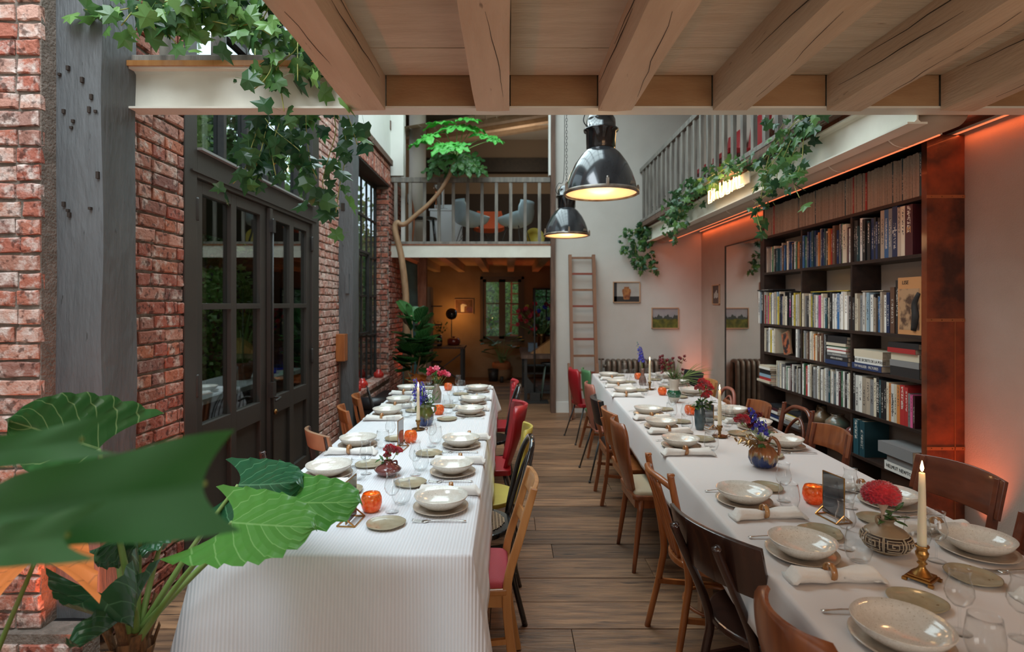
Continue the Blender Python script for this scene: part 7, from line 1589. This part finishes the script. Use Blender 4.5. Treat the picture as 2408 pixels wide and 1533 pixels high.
point((-1.14, 11.70, 1.36), 4.5, (1, .45, .12), .05, 'wall_glow')
t = T('leafy_plant', 'small dark leafy plant in a vase on the dark side table', 'plant', (-1.36, 10.8, .78)); MB().lathe([(0, 0), (.05, 0), (.06, .1), (.04, .22), (0, .22)], 16).build('vase', black_lac, t)
rr = random.Random(2)
for i in range(8): sprig(t, (0, 0, .2), (rr.uniform(-.16, .16), rr.uniform(-.1, .1), .35+rr.random()*.22), 9, garden_d, .05, .03, i)
t = T('tall_cabinet', 'pale tall cabinet standing in the dark far corner', 'cabinet', (-1.62, 10.2, 0)); MB().box(0, .16, 0, .4, 0, 1.92).build('carcass', mat('pale_cabinet', (.35, .27, .20), .7), t); MB().box(.165, .172, .02, .38, .05, 1.88).build('door', MATS['pale_cabinet'], t)
for k in range(4): MB().box(.18, .34, .02, .38, .5+k*.35, .52+k*.35).build('shelf', shelf_wood, t)
# worktable with bouquet
t = T('worktable', 'large dark steel and wood worktable carrying a bouquet, far room', 'table', (.75, 9.95, 0)); MB().box(-.55, .55, -.85, .85, .70, .76).build('tabletop', old_wood, t)
for x in (-.5, .46):
    for y in (-.8, .75): MB().box(x, x+.05, y, y+.05, 0, .70).build('leg', black_steel, t)
MB().box(-.5, .51, -.79, -.76, .12, .16).build('rail', black_steel, t); MB().box(-.5, .51, -.5, .79, .40, .43).build('shelf', black_steel, t); q = MB(); q.prism([(-.47, .16), (-.47, .42), (-.25, .16)], lambda p: (p[0], -.79, p[1]), lambda p: (p[0], -.77, p[1])); q.build('gusset', black_steel, t)
t = T('slanted_stand', 'wooden wedge-shaped display stand on the worktable', 'stand', (.54, 9.5, .76)); q = MB(); q.prism([(-.17, 0), (.2, 0), (.2, .26)], lambda p: (p[0], -.12, p[1]), lambda p: (p[0], .12, p[1])); q.build('wedge', w_honey, t)
t = T('grey_box', 'small blue-grey box behind the slanted wooden stand', 'box', (.40, 9.85, .76)); MB().box(-.06, .10, -.1, .1, 0, .14).build('case', mat('blue_grey_box', (.12, .16, .20), .6), t); MB().box(-.062, .102, -.102, .102, .14, .15).build('lid', MATS['blue_grey_box'], t)
t = T('bouquet_vase', 'brass vase with a big bouquet of red, blue and yellow flowers on the worktable', 'bouquet', (.60, 10.15, .76)); MB().lathe(wall_prof([(0, 0), (.07, 0), (.085, .10), (.07, .25), (.09, .30)]), 22).build('vase', brass_dull, t)
rr = random.Random(9)
for i in range(34):
    x, y, z = rr.uniform(-.42, .28), rr.uniform(-.2, .2), rr.uniform(.35, .85); z = min(z, .9-abs(x)*.5); m = rr.choice([petal_red, petal_red, petal_blue, petal_crim, yellow_paint, petal_dark]); bouquet_stem(t, (0, 0, .25), (x, y, z), .004)
    q = MB(); petals(q, (x, y, z), (x, y-.5, .3), 7, .06, .05, .6, 2, i); q.build('flower', m, t)
for i in range(16): sprig(t, (0, 0, .28), (rr.uniform(-.35, .3), rr.uniform(-.2, .2), rr.uniform(.3, .8)), 8, garden_d, .09, .05, i)
t = T('black_pole_stand', 'thin black pole on a heavy square base by the brown post', 'stand', (.415, 8.98, 0)); MB().box(-.16, .22, -.1, .1, 0, .03).build('base_plate', black_steel, t); MB().box(-.075, .085, -.07, .07, .03, .17).build('weight', black_steel, t); q = MB(); q.tube([(0, 0, .17), (0, 0, 1.85)], .014, 8); q.build('pole', black_steel, t)
t = T('metal_stool', 'slim green-grey metal stool under the worktable', 'stool', (.68, 9.25, 0)); MB().lathe([(0, .60), (.15, .60), (.15, .62), (0, .625)], 20).build('seat', black_steel, t)
for sx, sy in ((-1, -1), (1, -1), (-1, 1), (1, 1)): q = MB(); q.tube([(sx*.07, sy*.07, .6), (sx*.15, sy*.15, 0)], .011, 6); q.build('leg', mat('green_grey_steel', (.10, .13, .10), .4) if 'green_grey_steel' not in MATS else MATS['green_grey_steel'], t)
# basket plant
t = T('basket_plant', 'leafy plant in a two-tone woven basket under the far window', 'plant', (-.16, 11.75, 0)); q = MB(); prof = [(.0, 0), (.15, 0), (.19, .08), (.20, .16), (.17, .22)]; 
MB().lathe(prof, 30).build('basket_base', mat('basket_tan', (.35, .19, .09), .9, bump=.8, bs=90), t); MB().lathe([(.17, .22), (.205, .28), (.19, .36), (.17, .37), (.16, .30), (0, .30)], 30).build('basket_top', mat('basket_orange', (.50, .17, .06), .9, bump=.8, bs=90), t)
for i in range(17):
    a = i*2.4; rr_ = random.Random(i); el = rr_.uniform(.1, .9); c = V((math.cos(a)*.22*rr_.uniform(.5, 1.5), math.sin(a)*.12, .45+.5*rr_.random())); d = V((math.cos(a), math.sin(a)*.5-.3, -.1+.5*rr_.random())).normalized()
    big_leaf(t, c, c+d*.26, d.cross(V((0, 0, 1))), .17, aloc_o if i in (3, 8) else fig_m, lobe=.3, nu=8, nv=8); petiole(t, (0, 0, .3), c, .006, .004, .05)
t = T('waste_bin', 'small black bin beside the woven basket', 'bin', (-.33, 11.5, 0)); MB().lathe([(0, 0), (.09, 0), (.11, .24), (.10, .24), (.085, .02)], 20).build('body', black_steel, t); MB().lathe([(.100, .235), (.114, .238), (.114, .25), (.100, .25)], 20).build('rim', black_steel, t)
# upper room: desk, lamp, shell chairs
ZU = 2.462
t = T('white_desk', 'white panel-sided desk behind the balcony railing', 'desk', (-1.02, 9.22, ZU)); wd = mat('cool_white_laminate', (.55, .57, .60), .5)
MB().box(-.32, .28, 0, .6, .70, .73).build('desktop', wd, t); MB().box(-.28, .24, .01, .04, 0, .70).build('front_panel', wd, t); MB().box(-.30, -.28, .01, .58, 0, .7).build('side_panel', wd, t)
MB().box(-.25, .10, .2, .5, .73, .83).build('paper_tray', mat('pale_tray', (.62, .63, .66), .5), t)
t = T('globe_lamp', 'copper table lamp with a clear globe bulb on the white desk', 'lamp', (-1.235, 9.36, ZU)); MB().lathe([(0, .74), (.05, .74), (.05, .75), (.006, .755), (.006, .98), (.018, .98), (.018, 1.06), (0, 1.06)], 16).build('stem', mat('copper', (.55, .2, .1), .25, metal=1), t); MB().lathe([(.012, 1.06), (.04, 1.09), (.05, 1.13), (.035, 1.17), (0, 1.18)], 22).build('bulb', glass_mat('bulb_glass', (.8, .8, .8), 1.5, .0, .15), t)
t = T('open_laptop_screen', 'thin pale screen standing on the white desk', 'screen', (-1.12, 9.40, ZU+.731)); MB().box(-.01, .005, -.12, .12, .02, .42).build('panel', wd, t); MB().box(-.08, .08, -.08, .08, 0, .02).build('foot', black_steel, t)
shell_w = mat('pale_blue_shell', (.36, .46, .50), .35, col2=(.30, .40, .44), ns=6); shell_o = mat('orange_felt', (.55, .09, .025), .85, bump=.4, bs=120); shell_u = mat('shell_underside', (.16, .12, .09), .7)
def shell_chair(x, y, deg, m, label, arms=True, h=.36):
    t = T('shell_chair', label, 'chair', (x, y, ZU), rad(deg), 'shell chairs on the balcony')
    def f(u, v):
        s = (u-.5)*2; hw = .30 if v < .75 else .30-.06*(v-.75)*4
        yy = .22-.40*v/.55 if v < .55 else -.18-.10*(v-.55)/.45
        zz = .42-.05*math.sin(v/.55*PI) if v < .55 else .42+h*((v-.55)/.45)**1.1
        arm = (.20 if arms else .05)*abs(s)**2.6*math.sin(PI*min(1, .15+v*.9))
        return (s*hw*(1-.12*abs(s)**3), yy+.10*abs(s)**2*(v > .55)*((v-.55)*2), zz+arm)
    q = MB(); q.sheet(f, 16, 18, .012); q.build('shell', m, t)
    q = MB()
    for sx in (-1, 1):
        for sy in (-1, 1): q.tube([(sx*.12, sy*.10, .39), (sx*.22, sy*.20, 0)], .006, 6); q.tube([(sx*.12, sy*.10, .39), (-sx*.05, sy*.15, .2), (sx*.20, sy*.18, .08)], .004, 5)
    q.build('wire_base', black_steel, t)
shell_chair(-.62, 8.85, -62, shell_w, 'pale blue armchair shell beside the white desk on the balcony')
shell_chair(-.35, 9.55, 180, shell_o, 'orange felt shell chair between the two pale blue ones', False)
shell_chair(.12, 8.95, 60, shell_w, 'pale blue armchair shell nearest the brown post on the balcony')
t = T('yellow_chair', 'low mustard chair back behind the pale blue shell', 'chair', (.42, 9.5, ZU)); MB().lathe([(0, 0), (.14, .01), (.17, .1), (.16, .12), (.12, .03), (0, .02)], 24, c=(0, 0, .25), ax=(.3, -1, .3)).build('shell', yellow_paint, t); q = MB()
for s_ in (-.12, .12): q.tube([(s_, 0, .25), (s_*1.2, .05, 0)], .008, 6)
q.build('leg', black_steel, t)
t = T('dark_chair', 'dark wooden chair with a round seat behind the left end of the balcony railing', 'chair', (-1.30, 8.52, ZU), rad(-80))
MB().lathe([(0, .43), (.19, .43), (.20, .45), (.18, .465), (0, .465)], 24).build('seat', black_lac, t)
for sx in (-1, 1): q = MB(); q.tube([(sx*.15, -.20, 0), (sx*.15, -.16, .45), (sx*.15, -.22, .80)], .013, 8, 4); q.build('back_post', w_teak, t); q = MB(); q.tube([(sx*.13, .13, .43), (sx*.16, .17, 0)], .014, 8); q.build('leg', black_lac, t)
q = MB(); q.sheet(lambda u, v: ((u-.5)*.38, -.22-.04*math.sin(u*PI), .68+v*.13), 8, 3, .014); q.build('back_rest', w_dark, t)
# gallery: red chairs behind the balusters
for k, (yy, lb) in enumerate(((6.55, 'red upholstered chair behind the gallery balusters, nearer the far wall'), (5.9, 'second red chair on the gallery, closer to the neon sign'))):
    t = T('red_chair', lb, 'chair', (2.45, yy, 2.75), rad(90)); MB().box(-.22, .22, -.2, .2, .40, .46).build('seat', red_vinyl, t, bevel=.01); q = MB(); q.sheet(lambda u, v: ((u-.5)*.44, -.19-.06*v, .46+.42*v), 6, 4, .03); q.build('back_rest', red_vinyl, t)
    for sx in (-.2, .2):
        for sy in (-.18, .18): MB().lathe([(.012, 0), (.014, .4)], 8, c=(sx, sy, 0), close=True).build('leg', black_steel, t)
# small pots with plants on the far gallery edge
for k in range(3):
    t = T('edge_plant', ['low green plant at the far end of the gallery edge', 'low plant second from the far end of the gallery edge', 'low plant third from the far end of the gallery edge'][k], 'plant', (2.15, 7.9-.35*k, 2.75)); MB().lathe([(0, 0), (.05, 0), (.07, .1), (.06, .1), (0, .08)], 16).build('pot', pot_m, t)
    for i in range(6): sprig(t, (0, 0, .08), (.1*math.cos(i), .1*math.sin(i), .24), 7, ivy_d, .06, .045, i)
